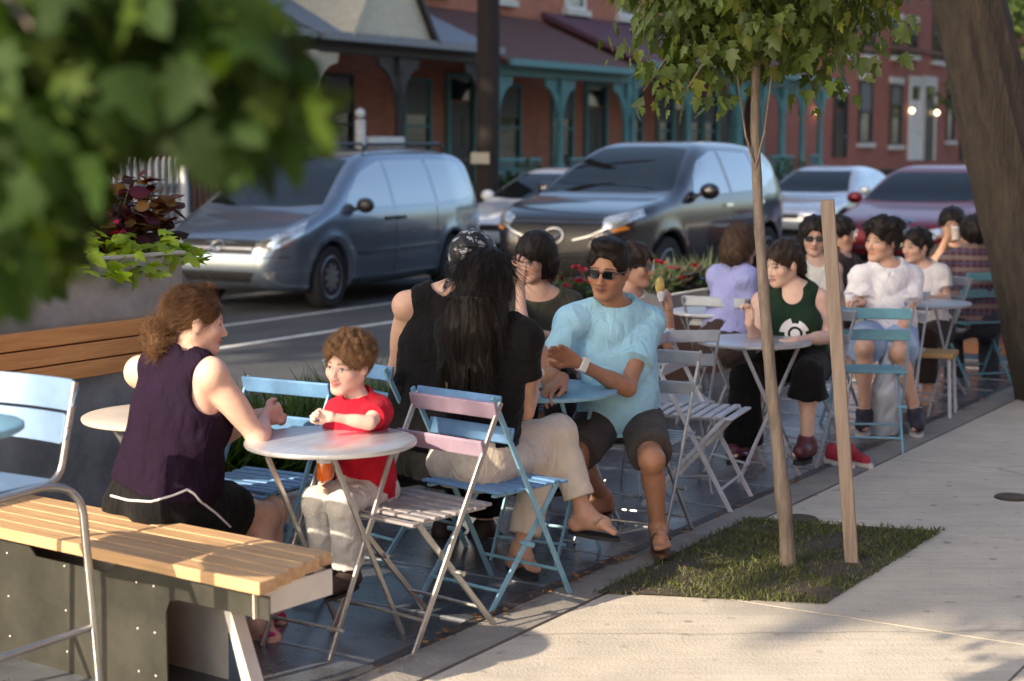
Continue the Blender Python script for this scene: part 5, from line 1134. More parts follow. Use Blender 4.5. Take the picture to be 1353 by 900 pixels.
# minivan
van = dict(mat=p_sie, parked=True, wr=.345, wheels=(1.56, -1.47), track=.84, spokes=9, mir=(1.02, 1.06),
  prof=[(2.40, .24), (2.53, .34), (2.55, .52), (2.50, .70), (2.40, .82), (2.05, .95), (1.62, 1.07), (1.10, 1.37), (.62, 1.62), (.2, 1.71), (-.7, 1.745), (-1.7, 1.72), (-2.25, 1.64), (-2.38, 1.40), (-2.50, 1.0), (-2.54, .6), (-2.48, .30), (-2.2, .22), (0, .20), (2.1, .20)],
  plan=[(2.6, .60), (2.48, .74), (2.25, .87), (1.85, .955), (1.2, .985), (0, .985), (-1.6, .97), (-2.2, .91), (-2.45, .84), (-2.6, .74)],
  sec=[(.1, .90), (.25, .94), (.5, .99), (.78, 1.0), (1.0, .985), (1.10, .955), (1.35, .87), (1.6, .76), (1.68, .69), (1.76, .55), (1.9, .40)],
  panels=[('windscreen', [(-.60, 1.60), (-.3, 1.635), (.3, 1.635), (.60, 1.60)], [(-.80, 1.13), (-.4, 1.10), (.4, 1.10), (.80, 1.13)], m_glass, 'f', dict(n=18, k=10)),
    ('side_window', [(.30, 1.575), (.88, 1.38), (1.26, 1.14)][::-1] if False else [(1.12, 1.22), (.75, 1.45), (.22, 1.585), (.12, 1.59)], [(1.22, 1.10), (.8, 1.085), (.3, 1.08), (.14, 1.08)], m_side, 's', dict(n=14, k=6)),
    ('side_window', [(.06, 1.595), (-.95, 1.60)], [(.08, 1.08), (-.98, 1.09)], m_side, 's', dict(n=12, k=6)),
    ('side_window', [(-1.05, 1.60), (-1.75, 1.585), (-1.95, 1.54)], [(-1.06, 1.09), (-1.85, 1.12), (-2.12, 1.15)], m_side, 's', dict(n=10, k=6)),
    ('rear_window', [(-.66, 1.58), (.66, 1.58)], [(-.78, 1.12), (.78, 1.12)], m_glass, 'r', dict(n=12, k=5)),
    ('grille', [(-.50, .745), (.50, .745)], [(-.47, .625), (.47, .625)], m_trim, 'f', dict(n=14, k=4)),
    ('grille_bar', [(-.52, .765), (0, .775), (.52, .765)], [(-.52, .742), (0, .752), (.52, .742)], m_chrome, 'f', dict(n=16, k=2, off=.01)),
    ('grille_bar', [(-.48, .69), (.48, .69)], [(-.48, .672), (.48, .672)], m_chrome, 'f', dict(n=14, k=2, off=.012)),
    ('lower_intake', [(-.52, .44), (.52, .44)], [(-.44, .33), (.44, .33)], m_trim, 'f', dict(n=14, k=4)),
    ('side_molding', [(1.05, .60), (-1.02, .62)], [(1.05, .57), (-1.02, .59)], m_chrome, 's', dict(n=14, k=2, off=.012)),
    ('sill', [(1.10, .30), (-1.02, .30)], [(1.10, .24), (-1.02, .24)], m_trim, 's', dict(n=10, k=2)),
    ('door_seam', [(.10, 1.06), (.12, .34)], [(.085, 1.06), (.105, .34)], m_trim, 's', dict(n=8, k=2, off=.0015)), ('door_seam', [(-1.0, 1.06), (-.96, .5)], [(-1.015, 1.06), (-.975, .5)], m_trim, 's', dict(n=8, k=2, off=.0015)),
    ('door_handle', [(.34, .965), (.16, .965)], [(.34, .925), (.16, .925)], m_trim, 's', dict(n=4, k=2, off=.03, thick=.03)), ('door_handle', [(.06, .965), (-.12, .965)], [(.06, .925), (-.12, .925)], m_trim, 's', dict(n=4, k=2, off=.03, thick=.03)),
    ('tail_light', [(-2.36, 1.12), (-2.47, 1.10)], [(-2.40, .80), (-2.50, .78)], m_redl, 's', dict(n=5, k=4))],
  mirror_f=[('bonnet_seam', [(.80, .99), (.84, 1.06)], [(.785, .99), (.825, 1.06)], m_trim, 'f', dict(n=5, k=2, off=.002)), ('bumper_seam', [(.52, .60), (.88, .60)], [(.52, .588), (.88, .588)], m_trim, 'f', dict(n=8, k=2, off=.002)), ('headlight', [(.50, .735), (.66, .80), (.80, .90), (.875, .965)], [(.50, .64), (.68, .66), (.82, .72), (.90, .84)], m_lampg, 'f', dict(n=10, k=5, off=.006)),
    ('fog_lamp', [(.60, .43), (.74, .45)], [(.60, .37), (.72, .37)], m_lampg, 'f', dict(n=4, k=3, off=.006))])
vp = PZ(443, 408, ZR)
yaw = STREET + math.pi                               # bonnet towards the camera end of the street
def carpos(px, py, x, y, rz, z=ZR):                  # put the car-local ground point (x, y) under a pixel
    p = PZ(px, py, z); c, s = math.cos(rz), math.sin(rz); return (p[0] - (c * x - s * y), p[1] - (s * x + c * y), z)
yv = yaw + R(4.5)
o, bv = car(van, carpos(441, 408, 1.56 * .94, .96, yv), yv, 'steel blue minivan with roof rails parked nearest the tall planter')
o.scale = (.94, 1.0, 1.055)
rail(o, [(.25, .60, 1.71), (.15, .60, 1.775), (-1.7, .60, 1.79), (-1.85, .60, 1.72)], m_trim)
def ring(bv, c, rx, rz, n=22, th=.012, cx=0):        # an oval emblem on the nose
    P = []
    for a in np.linspace(0, 2 * math.pi, n):
        hh = bv.ray_cast(Vector((3.5, c[0] + math.cos(a) * rx, c[1] + math.sin(a) * rz)), Vector((-1, 0, 0))); P.append(np.array(hh[0]) + [.016, 0, 0])
    return MB().tube(P, th, 6)
ring(bv, (0, .705), .085, .055).build('emblem', m_chrome, o); ring(bv, (0, .705), .035, .052, th=.008).build('emblem', m_chrome, o)
# crossover
cx = dict(mat=p_cx, wr=.355, wheels=(1.37, -1.33), track=.80, spokes=5, mir=(.62, 1.10), mirm=p_cx,
  prof=[(2.05, .28), (2.20, .36), (2.24, .62), (2.20, .84), (2.05, .96), (1.6, 1.05), (1.10, 1.12), (.62, 1.38), (.12, 1.60), (-.2, 1.665), (-.9, 1.67), (-1.7, 1.60), (-1.98, 1.45), (-2.18, 1.10), (-2.28, .85), (-2.24, .42), (-2.05, .26), (0, .22), (1.9, .24)],
  plan=[(2.3, .50), (2.18, .68), (2.0, .80), (1.65, .90), (1.1, .925), (0, .92), (-1.2, .925), (-1.8, .87), (-2.1, .78), (-2.35, .66)],
  sec=[(.1, .92), (.3, .95), (.55, .985), (.82, 1.0), (1.02, .985), (1.10, .955), (1.3, .87), (1.55, .74), (1.62, .68), (1.70, .52), (1.85, .4)],
  panels=[('windscreen', [(-.52, 1.575), (-.25, 1.60), (.25, 1.60), (.52, 1.575)], [(-.76, 1.165), (-.4, 1.14), (.4, 1.14), (.76, 1.165)], m_glass, 'f', dict(n=18, k=10)),
    ('side_window', [(.60, 1.30), (.35, 1.45), (-.05, 1.55), (-.22, 1.56)], [(.74, 1.12), (.4, 1.11), (.0, 1.11), (-.22, 1.115)], m_side, 's', dict(n=12, k=6)),
    ('side_window', [(-.30, 1.56), (-1.08, 1.535)], [(-.30, 1.115), (-1.14, 1.135)], m_side, 's', dict(n=10, k=6)),
    ('side_window', [(-1.17, 1.53), (-1.50, 1.47)], [(-1.22, 1.14), (-1.78, 1.28)], m_side, 's', dict(n=8, k=5)),
    ('rear_window', [(-.56, 1.50), (.56, 1.50)], [(-.68, 1.12), (.68, 1.12)], m_glass, 'r', dict(n=12, k=5)),
    ('grille', [(-.58, .90), (.58, .90)], [(-.36, .60), (0, .56), (.36, .60)], m_trim, 'f', dict(n=16, k=5)),
    ('lower_intake', [(-.55, .50), (.55, .50)], [(-.50, .36), (.50, .36)], m_trim, 'f', dict(n=12, k=3)),
    ('sill', [(1.0, .36), (-.95, .36)], [(1.0, .26), (-.95, .26)], m_trim, 's', dict(n=10, k=3, off=.012)),
    ('door_seam', [(-.26, 1.08), (-.22, .42)], [(-.275, 1.08), (-.235, .42)], m_trim, 's', dict(n=8, k=2, off=.0015)),
    ('door_handle', [(-.02, 1.0), (-.20, 1.0)], [(-.02, .97), (-.20, .97)], m_chrome, 's', dict(n=4, k=2, off=.03, thick=.03)), ('door_handle', [(-.92, 1.01), (-1.10, 1.01)], [(-.92, .98), (-1.10, .98)], m_chrome, 's', dict(n=4, k=2, off=.03, thick=.03)),
    ('tail_light', [(-2.02, 1.08), (-2.17, 1.06)], [(-2.10, .92), (-2.24, .9)], m_redl, 's', dict(n=5, k=3))],
  mirror_f=[('bumper_seam', [(.56, .78), (.86, .78)], [(.56, .768), (.86, .768)], m_trim, 'f', dict(n=8, k=2, off=.002)), ('headlight', [(.52, .91), (.66, .955), (.80, 1.0)], [(.55, .80), (.70, .83), (.84, .93)], m_lampg, 'f', dict(n=9, k=4, off=.006)),
    ('grille_wing', [(.22, .70), (.42, .745), (.60, .83)], [(.22, .690), (.42, .733), (.60, .815)], m_rim, 'f', dict(n=8, k=2, off=.016)),
    ('turn_signal', [(.62, .80), (.74, .84)], [(.64, .775), (.77, .81)], m_amber, 'f', dict(n=5, k=2, off=.01)),
    ('fog_lamp', [(.60, .50), (.70, .51)], [(.60, .43), (.70, .44)], m_lampg, 'f', dict(n=4, k=3, off=.006))])
ZC = ZR + .10
yc = yaw + R(1)
pc = PD(752, 300, 18.2)
o, bv = car(cx, (pc[0] + math.cos(yc) * -2.0, pc[1] + math.sin(yc) * -2.0, ZC), yc, 'large dark grey crossover car with a wide black grille')
o.scale = (1.05, 1.05, 1.09)
ring(bv, (0, .735), .11, .075, th=.008).build('emblem', m_rim, o)
b = MB(); 
for s in (1, -1): b.tube([np.array(bv.ray_cast(Vector((3.5, y * s, z)), Vector((-1, 0, 0)))[0]) + [.016, 0, 0] for y, z in ((0, .70), (.04, .725), (.085, .755))], .011, 6)
b.build('emblem', m_chrome, o)
# saloon cars
def saloon(m, L=4.6, W=.88, Hh=1.44, fl=.0, grille=None):
    f = L / 4.6; k = Hh / 1.44
    s = dict(mat=m, wr=.32, wheels=(1.40 * f, -1.30 * f), track=W - .12, spokes=8, mir=(.66 * f, .95 * k), mirm=m,
      prof=[(x * f, z * k) for x, z in [(2.12, .24), (2.27, .34), (2.30, .52), (2.24, .68), (2.0, .78), (1.4, .88), (.98, .94), (.55, 1.18), (.12, 1.37), (-.2, 1.43), (-.75, 1.43), (-1.15, 1.34), (-1.62, 1.04), (-2.05, 1.0), (-2.24, .95), (-2.30, .62), (-2.24, .32), (-2.0, .2), (0, .18), (1.9, .2)]],
      plan=[(2.35 * f, W * .56), (2.2 * f, W * .78), (1.95 * f, W * .90), (1.4 * f, W * .98), (0, W), (-1.3 * f, W * .985), (-1.9 * f, W * .92), (-2.35 * f, W * .72)],
      sec=[(.1, .92), (.3, .96), (.55, 1.0), (.78 * k, .99), (.92 * k, .95), (1.1 * k, .86), (1.32 * k, .73), (1.38 * k, .66), (1.46 * k, .5), (1.6, .4)],
      panels=[('windscreen', [(-W * .60, 1.335 * k), (W * .60, 1.335 * k)], [(-W * .83, .985 * k), (-W * .4, .965 * k), (W * .4, .965 * k), (W * .83, .985 * k)], m_glass, 'f', dict(n=16, k=8)),
        ('side_window', [(.50 * f, 1.12 * k), (.15 * f, 1.29 * k), (-.20 * f, 1.335 * k)], [(.66 * f, .955 * k), (.2 * f, .95 * k), (-.20 * f, .95 * k)], m_side, 's', dict(n=10, k=5)),
        ('side_window', [(-.28 * f, 1.335 * k), (-.80 * f, 1.32 * k), (-1.1 * f, 1.22 * k)], [(-.28 * f, .95 * k), (-.9 * f, .96 * k), (-1.35 * f, 1.02 * k)], m_side, 's', dict(n=10, k=5)),
        ('rear_window', [(-W * .6, 1.30 * k), (W * .6, 1.30 * k)], [(-W * .72, 1.06 * k), (W * .72, 1.06 * k)], m_glass, 'r', dict(n=12, k=5)),
        ('door_seam', [(-.24 * f, .93 * k), (-.22 * f, .34)], [(-.253 * f, .93 * k), (-.233 * f, .34)], m_trim, 's', dict(n=8, k=2, off=.0015)),
        ('door_handle', [(-.02, .82 * k), (-.18, .82 * k)], [(-.02, .79 * k), (-.18, .79 * k)], m_chrome, 's', dict(n=4, k=2, off=.025, thick=.03)),
        ('lower_intake', [(-.5, .36), (.5, .36)], [(-.46, .27), (.46, .27)], m_trim, 'f', dict(n=10, k=3)),
        ('tail_light', [(-2.12 * f, .92 * k), (-2.24 * f, .92 * k)], [(-2.15 * f, .72), (-2.26 * f, .72)], m_redl, 's', dict(n=5, k=3))],
      mirror_f=[('headlight', [(.40, .66), (.58, .69), (.76 * W / .88, .74)], [(.42, .56), (.6, .565), (.78 * W / .88, .62)], m_lampg, 'f', dict(n=9, k=4, off=.006))])
    s['panels'] += grille or [('grille', [(-.34, .62), (.34, .62)], [(-.34, .53), (.34, .53)], m_trim, 'f', dict(n=10, k=3))]
    return s
gr = [('grille_frame', [(-.30, .80), (.30, .80)], [(-.24, .48), (.24, .48)], m_chrome, 'f', dict(n=10, k=4, off=.010)), ('grille', [(-.26, .775), (.26, .775)], [(-.21, .50), (.21, .50)], m_trim, 'f', dict(n=10, k=4, off=.016))]
gr += [('grille_bar', [(-.25 + .006 * i, .755 - .045 * i), (.25 - .006 * i, .755 - .045 * i)], [(-.25 + .006 * i, .741 - .045 * i), (.25 - .006 * i, .741 - .045 * i)], m_chrome, 'f', dict(n=8, k=2, off=.024)) for i in range(6)]
gr += [('bumper_strip', [(-.80, .46), (.80, .46)], [(-.80, .435), (.80, .435)], m_chrome, 'f', dict(n=16, k=2, off=.012))]
yr = yaw + R(2); pr = PD(1176, 330, 21.8)
o, bv = car(saloon(p_red, 4.75, .93, 1.50, grille=gr), (pr[0] - math.cos(yr) * 2.2, pr[1] - math.sin(yr) * 2.2, ZR + .10), yr, 'maroon saloon car with an upright chrome grille')
o.scale = (1, 1, 1)
sp = saloon(p_white, 4.5, .87, 1.42); sp['parked'] = True
pw_ = PD(640, 300, 24.0); car(sp, (pw_[0] - math.cos(yaw) * 2.2, pw_[1] - math.sin(yaw) * 2.2, ZR + .12), yaw, 'white hatchback parked behind the blue minivan')
sp = saloon(p_silver, 4.5, .87, 1.42); sp['parked'] = True
pw_ = PD(1030, 300, 28.5); car(sp, (pw_[0] - math.cos(yaw) * 2.2, pw_[1] - math.sin(yaw) * 2.2, ZR + .10), yaw, 'silver hatchback between the grey crossover and the maroon saloon')
# ------------------------------------------------------------------ houses across the street
VP_, VW = -17.4, -19.9
def brick(nm, c1, c2, mortar=(.22, .19, .17)):
    m = bpy.data.materials.new(nm); nt, N, L, b = nodes(m); tc = N.new('ShaderNodeTexCoord'); mp = N.new('ShaderNodeMapping'); mp.inputs['Rotation'].default_value = (R(90), 0, 0)
    L.new(tc.outputs['Object'], mp.inputs[0]); t = N.new('ShaderNodeTexBrick'); t.inputs['Scale'].default_value = 1.0; t.inputs['Brick Width'].default_value = .21; t.inputs['Row Height'].default_value = .073; t.inputs['Mortar Size'].default_value = .006
    t.inputs['Color1'].default_value = (*c1, 1); t.inputs['Color2'].default_value = (*c2, 1); t.inputs['Mortar'].default_value = (*mortar, 1); L.new(mp.outputs[0], t.inputs['Vector'])
    n = N.new('ShaderNodeTexNoise'); n.inputs['Scale'].default_value = 1.1; n.inputs['Detail'].default_value = 6; L.new(tc.outputs['Object'], n.inputs['Vector'])
    mr = N.new('ShaderNodeMapRange'); mr.inputs[3].default_value = .7; mr.inputs[4].default_value = 1.25; L.new(n.outputs['Fac'], mr.inputs[0])
    v = N.new('ShaderNodeVectorMath'); v.operation = 'SCALE'; L.new(t.outputs['Color'], v.inputs[0]); L.new(mr.outputs[0], v.inputs['Scale']); L.new(v.outputs[0], b.inputs['Base Color']); b.inputs['Roughness'].default_value = .9
    bp = N.new('ShaderNodeBump'); bp.inputs['Strength'].default_value = .5; bp.inputs['Distance'].default_value = .01; L.new(t.outputs['Fac'], bp.inputs['Height']); bp.invert = True; L.new(bp.outputs[0], b.inputs['Normal']); return m
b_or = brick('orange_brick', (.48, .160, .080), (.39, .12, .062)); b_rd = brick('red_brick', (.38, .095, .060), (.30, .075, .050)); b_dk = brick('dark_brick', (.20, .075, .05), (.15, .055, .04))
r_blue = mat('grey_blue_roofing', (.16, .19, .235), .55, var=.2, vscale=3, stretch=(6, 1, 1)); r_red = mat('rust_red_roofing', (.085, .034, .030), .7, var=.25, vscale=3, stretch=(5, 1, 1)); r_mag = mat('plum_roofing', (.085, .032, .055), .6, var=.2); r_dark = mat('dark_roofing', (.05, .05, .055), .7, var=.2)
t_cream = mat('cream_timber', (.55, .50, .38), .6, var=.12); t_dark = mat('dark_timber', (.035, .032, .032), .6, var=.2); t_teal = mat('teal_timber', (.075, .215, .225), .55, var=.15); t_white = mat('white_timber', (.62, .62, .61), .55, var=.1); t_grey = mat('grey_timber', (.20, .215, .23), .6, var=.15)
m_win = mat('window_glass', (.02, .022, .025), .05, spec=.8, coat=.8); m_stone = mat('pale_stone', (.55, .52, .47), .8, var=.12); m_ddoor = mat('dark_door', (.022, .018, .017), .45); m_iron = mat('black_iron', (.015, .015, .016), .5); m_curtain = mat('window_blind', (.15, .155, .15), .8)
def window(o, x, z0, w, h, y=0.0, fm=t_white, sill=m_stone, lintel=m_stone, name='window', glass=m_win, blind=0.0):
    """y is the wall face (street side is -y)"""
    f = MB(); t = .07
    f.box((x - w / 2 + t / 2, y - .015, z0 + h / 2), (t, .11, h)); f.box((x + w / 2 - t / 2, y - .015, z0 + h / 2), (t, .11, h)); f.box((x, y - .015, z0 + t / 2), (w - 2 * t, .105, t)); f.box((x, y - .015, z0 + h - t / 2), (w - 2 * t, .105, t)); f.box((x, y - .012, z0 + h * .5), (w - 2 * t, .09, .05))
    q = f.build(name, fm, o); MB().box((x, y + .02, z0 + h / 2), (w - .02, .05, h - .02)).build('pane', glass, q)
    if blind: MB().box((x, y - .008, z0 + h - h * blind / 2 - t), (w - 2 * t - .01, .012, h * blind)).build('blind', m_curtain, q)
    if sill: MB().box((x, y - .06, z0 - .075), (w + .22, .20, .15), None, .01).build('sill', sill, q)
    if lintel: MB().box((x, y - .025, z0 + h + .11), (w + .22, .10, .22), None, .01).build('lintel', lintel, q)
def door(o, x, z0, w, h, y, m, fm, transom=True):
    f = MB(); t = .09
    f.box((x - w / 2 - t / 2, y - .03, z0 + h / 2), (t, .14, h)); f.box((x + w / 2 + t / 2, y - .03, z0 + h / 2), (t, .14, h)); f.box((x, y - .03, z0 + h + t / 2), (w + 2 * t, .14, t))
    q = f.build('door', fm, o); hd = h - (.5 if transom else 0); b = MB(); b.box((x, y + .0, z0 + hd / 2), (w, .06, hd))
    for sx in (-.22, .22):
        for zz in (.28, .68): b.box((x + sx * w, y - .035, z0 + hd * zz), (w * .32, .02, hd * .3), None, .008)
    b.build('leaf', m, q); MB().ball((x + w * .38, y - .06, z0 + hd * .45), .035, 10, 6).build('handle', m_chrome, q)
    if transom: MB().box((x, y, z0 + h - .24), (w, .05, .44)).build('pane', m_win, q)
def column(o, x, y, z0, z1, m, r=.085, bracket=.55):
    b = MB(); b.box((x, y, z0 + .10), (r * 3, r * 3, .20), None, .01); b.lathe((x, y, z0 + .2), [(r * 1.2, 0), (r * .8, .08), (r * 1.1, .5), (r * .85, .62), (r, .75), (r * .8, z1 - z0 - .95), (r * 1.15, z1 - z0 - .90), (r * 1.15, z1 - z0 - .5)], 16); b.box((x, y, z1 - .16), (r * 2.6, r * 2.6, .30), None, .01)
    q = b.build('column', m, o)
    for s in (-1, 1):                                 # scroll-sawn brackets
        P = [(x + s * r * .9, y - .03, z1 - 1.0)] + [(x + s * (r * .9 + bracket * (1 - math.cos(a)) ), y - .03, z1 - 1.0 + .82 * math.sin(a)) for a in np.linspace(.15, 1.5, 9)] + [(x + s * (r * .9 + bracket), y - .03, z1 - .02), (x + s * r * .9, y - .03, z1 - .02)]
        MB().prism(P, (0, .06, 0)).build('bracket', m, q)
def railing(o, x0, x1, y, z0, m, h=.85, dx=.13, name='railing'):
    b = MB(); b.box(((x0 + x1) / 2, y, z0 + h), (x1 - x0, .07, .06)); b.box(((x0 + x1) / 2, y, z0 + .12), (x1 - x0, .06, .05)); x = x0 + dx / 2
    while x < x1: b.box((x, y, z0 + h / 2 + .04), (.032, .032, h - .14)); x += dx
    b.build(name, m, o)
def house(u0, w, wallm, colm, roofm, label, doorx, winx, second=(), zf=.62, cols=(0.02, .5, .98), Hh=8.2, rail=True, gable=None, eave=3.55, gap=.14):
    o = thing('porch_house', UV(u0, VW, 0), STREET, label, 'house', 'terraced houses across the street'); dp = VW - VP_; yp = -abs(dp)
    MB().box((w / 2, 2.5, Hh / 2), (w - .01, 5.0, Hh)).build('wall', wallm, o)
    MB().box((w / 2, yp / 2 - .005, zf / 2 - .05), (w - .02, abs(yp) - .02, zf + .1)).build('porch_floor', t_grey, o)
    door(o, doorx * w, zf, .92, 2.55, 0, m_ddoor, colm)
    for x in winx: window(o, x * w, zf + .55, 1.0, 1.95, 0, colm, m_stone, None, blind=.35)
    for x, z, ww, hh in second: window(o, x * w, z, ww, hh, 0, t_white, m_stone, m_stone, blind=.5)
    for c in cols: column(o, c * w, yp + .12, zf, eave - .25, colm)
    MB().box((w / 2, yp + .12, eave - .125), (w - .02, .16, .24)).build('porch_beam', colm, o)
    b = MB(); P = [(-.0, yp - .35, eave), (-.0, .0, eave + 1.25), (.0, .0, eave + 1.13), (.0, yp - .35, eave - .10)]; b.prism([(p[0] + gap, p[1], p[2]) for p in P], (w - 2 * gap, 0, 0)); rf = b.build('porch_roof', roofm, o)
    MB().box((w / 2, yp - .385, eave - .02), (w - 2 * gap + .02, .07, .13)).build('gutter', colm if colm is not t_dark else t_grey, rf)
    if rail:
        railing(o, .15, doorx * w - .6, yp + .12, zf, colm); railing(o, doorx * w + .6, w - .15, yp + .12, zf, colm)
    for k in range(3): MB().box((doorx * w, yp - .18 - .28 * k, (zf - .18 * (k + 1)) / 2), (1.2, .30, zf - .18 * (k + 1))).build('step', m_stone, o)
    if gable:
        x0, x1, zt, mm = gable; xm = (x0 + x1) / 2
        q = MB().prism([(x0, yp - .30, eave + .06), (x1, yp - .30, eave + .06), (xm, yp - .30, zt)], (0, abs(yp), 0)).build('gable', mm, rf)
        b = MB(); b.prism([(x0 - .12, yp - .42, eave), (xm, yp - .42, zt + .12), (xm, yp - .42, zt + .02), (x0 - .02, yp - .42, eave)], (0, abs(yp) + .3, 0)); b.build('gable_slope', t_cream, q)
        b = MB(); b.prism([(x1 + .12, yp - .42, eave), (xm, yp - .42, zt + .12), (xm, yp - .42, zt + .02), (x1 + .02, yp - .42, eave)], (0, abs(yp) + .3, 0)); b.build('gable_slope', t_dark, q)
    MB().box((w / 2, 2.4, Hh + .06), (w + .0, 5.3, .12)).build('roof', r_dark, o); MB().box((w / 2, -.12, Hh - .18), (w - .01, .24, .3)).build('cornice', colm, o)
    return o
def uat(px, v): return toUV(PV(px, 150, v))[0]
ub0, ub1, uc1 = uat(400, VP_), uat(648, VP_), uat(838, VP_)
wB = ub1 - ub0; wC = uc1 - ub1
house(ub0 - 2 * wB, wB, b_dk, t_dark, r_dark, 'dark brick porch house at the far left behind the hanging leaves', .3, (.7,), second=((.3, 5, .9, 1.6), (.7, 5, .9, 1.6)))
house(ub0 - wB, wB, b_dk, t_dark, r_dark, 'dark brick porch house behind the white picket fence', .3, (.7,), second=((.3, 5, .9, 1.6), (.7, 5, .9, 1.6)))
oB = house(ub0, wB, b_or, t_dark, r_blue, 'brick porch house with a grey blue roof and a cream gable', .42, (.72, .2), second=((.3, 5.2, .9, 1.6), (.7, 5.2, .9, 1.6)), gable=(.9, 3.3, 5.3, t_cream))
# its corner column is cream
column(oB, .16, -abs(VW - VP_) + .0, .62, 3.30, t_cream, .10, .7)
house(ub1, wC, b_or, t_teal, r_red, 'brick porch house with teal columns and a rust red roof', .45, (.78, .18), second=((.28, 4.95, .95, 1.6), (.72, 4.95, .95, 1.6)), cols=(.06, .48, .97), eave=3.36)
house(uc1, wC, b_or, t_teal, r_mag, 'brick porch house with a plum roof behind the young tree crown', .45, (.78, .18), second=((.28, 4.95, .95, 1.6), (.72, 4.95, .95, 1.6)))
ud1 = uc1 + wC; ue0 = uat(1090, VP_)
wD = (ue0 - ud1) / 2
for i, lab in enumerate(('brick porch house behind the trunk of the young tree', 'last porch house before the flat brick row')):
    house(ud1 + i * wD, wD, b_rd, t_teal, r_red, lab, .5, (.8, .2), second=((.3, 5, .95, 1.6), (.7, 5, .95, 1.6)))
# flat fronted row houses: openings measured on the wall plane
def rowhouse(px0, px1, wins, doors, label, Hh=9.5, u0=None):
    u0 = uat(px0, VW + .4) if u0 is None else u0; u1 = uat(px1, VW + .4) if px1 else u0 + 5.6; w = u1 - u0; yf = 0
    o = thing('row_house', UV(u0, VW + .4, 0), STREET, label, 'house', 'terraced houses across the street')
    MB().box((w / 2, 2.7, Hh / 2), (w - .01, 5.4, Hh)).build('wall', b_rd, o)
    lx = lambda px: uat(px, VW + .4) - u0
    lz = lambda px, py: PV(px, py, VW + .4)[2]
    for (a, b_, yt, yb, bl) in wins: window(o, (lx(a) + lx(b_)) / 2, lz(a, yb), lx(b_) - lx(a), lz(a, yt) - lz(a, yb), 0, t_dark, m_stone, m_stone, blind=bl)
    for (a, b_, yt, yb, m, fm) in doors:
        door(o, (lx(a) + lx(b_)) / 2, max(.3, lz(a, yb)), lx(b_) - lx(a), lz(a, yt) - max(.3, lz(a, yb)), 0, m, fm); MB().box(((lx(a) + lx(b_)) / 2, -.03, lz(a, yt) + .22), (lx(b_) - lx(a) + .3, .11, .24), None, .01).build('lintel', m_stone, o)
    MB().box((w / 2, -.04, lz(px0, 95) + .9), (w - .02, .09, .16)).build('string_course', b_dk, o); MB().box((w / 2, -.2, Hh - .1), (w, .42, .35)).build('cornice', t_dark, o)
    railing(o, .1, w - .1, -1.6, .0, m_iron, 1.0, .14)
    return o, lx, lz
o1, lx, lz = rowhouse(1092, 1160, [(1134, 1151, 105, 189, .5), (1136, 1152, 20, 72, .4), (1108, 1124, 18, 70, .4)], [(1102, 1116, 125, 208, m_ddoor, t_dark)], 'flat red brick row house with white stone sills nearest the teal porch', u0=ue0 + .02)
o2, lx, lz = rowhouse(1160, 1240, [(1175, 1190, 110, 192, .3), (1175, 1188, 24, 74, .5), (1197, 1208, 28, 73, .3), (1229, 1243, 10, 80, .3)], [(1201, 1214, 113, 212, t_white, t_white), (1219, 1233, 113, 212, m_ddoor, t_white)], 'flat red brick row house with a white door and a dark door side by side')
o3, lx3, lz3 = rowhouse(1240, None, [(1250, 1260, 114, 186, .3)], [(1270, 1284, 113, 212, m_ddoor, t_dark)], 'flat red brick row house partly behind the thick trunk')
rowhouse(1300, None, [], [], 'last flat red brick row house behind the thick trunk') if False else None
u_ = uat(1240, VW + .4) + 5.6
for k in range(7):
    o4, a_, b_ = rowhouse(1240, None, [], [], 'flat red brick row house further along the street, behind the thick trunk', u0=u_); o4['group'] = 'far row houses behind the trunk'; u_ += 5.62
    for x in (1.0, 3.2): window(o4, x, 1.7, .95, 2.0, 0, t_dark, m_stone, m_stone, blind=.4); window(o4, x, 5.2, .95, 1.8, 0, t_dark, m_stone, m_stone, blind=.4)
    door(o4, 4.7, .5, .9, 2.6, 0, m_ddoor, t_dark)
m_bulb = emat('lamp_glow', (1, .78, .42), 3.5)
for px, py, lab in ((1205, 146, 'lit wall lamp beside the white door of the row house'), (1238, 149, 'lit wall lamp beside the dark door of the row house'), (1081, 147, 'lit wall lamp by the last porch house')):
    p = PV(px, py, VW + .53); o = thing('wall_lamp', p, STREET, lab, 'lamp', 'lit lamps on the house fronts'); MB().ball((0, 0, 0), .085, 14, 10).build('globe', m_bulb, o); MB().box((0, .07, .02), (.08, .12, .05)).build('bracket', m_iron, o); MB().box((0, 0, .12), (.12, .12, .03), None, .01).build('cap', m_iron, o)
# fence, gate and posts in front of the left houses
def fence(px0, px1, v, h, m, label, dx=.13, name='picket_fence'):
    u0, u1 = uat(px0, v), uat(px1, v); o = thing(name, UV(u0, v, -.01), STREET, label, 'fence'); w = u1 - u0
    MB().box((w / 2, 0, h * .25), (w, .04, .07)).build('rail', m, o); MB().box((w / 2, 0, h * .8), (w, .04, .07)).build('rail', m, o); b = MB(); x = .05
    while x < w: b.prism([(x - .03, -.045, 0), (x + .03, -.045, 0), (x + .03, -.045, h), (x, -.045, h + .06), (x - .03, -.045, h)], (0, .022, 0)); x += dx
    b.build('picket', m, o)
    for x in (0, w): MB().box((x, .03, h * .55), (.10, .10, h * 1.12), None, .01).build('post', m, o)
    return o
fence(60, 244, -15.6, 1.55, t_grey, 'tall grey picket fence behind the tall planter'); fence(-60, 55, -15.6, 1.5, t_grey, 'grey picket fence at the far left')
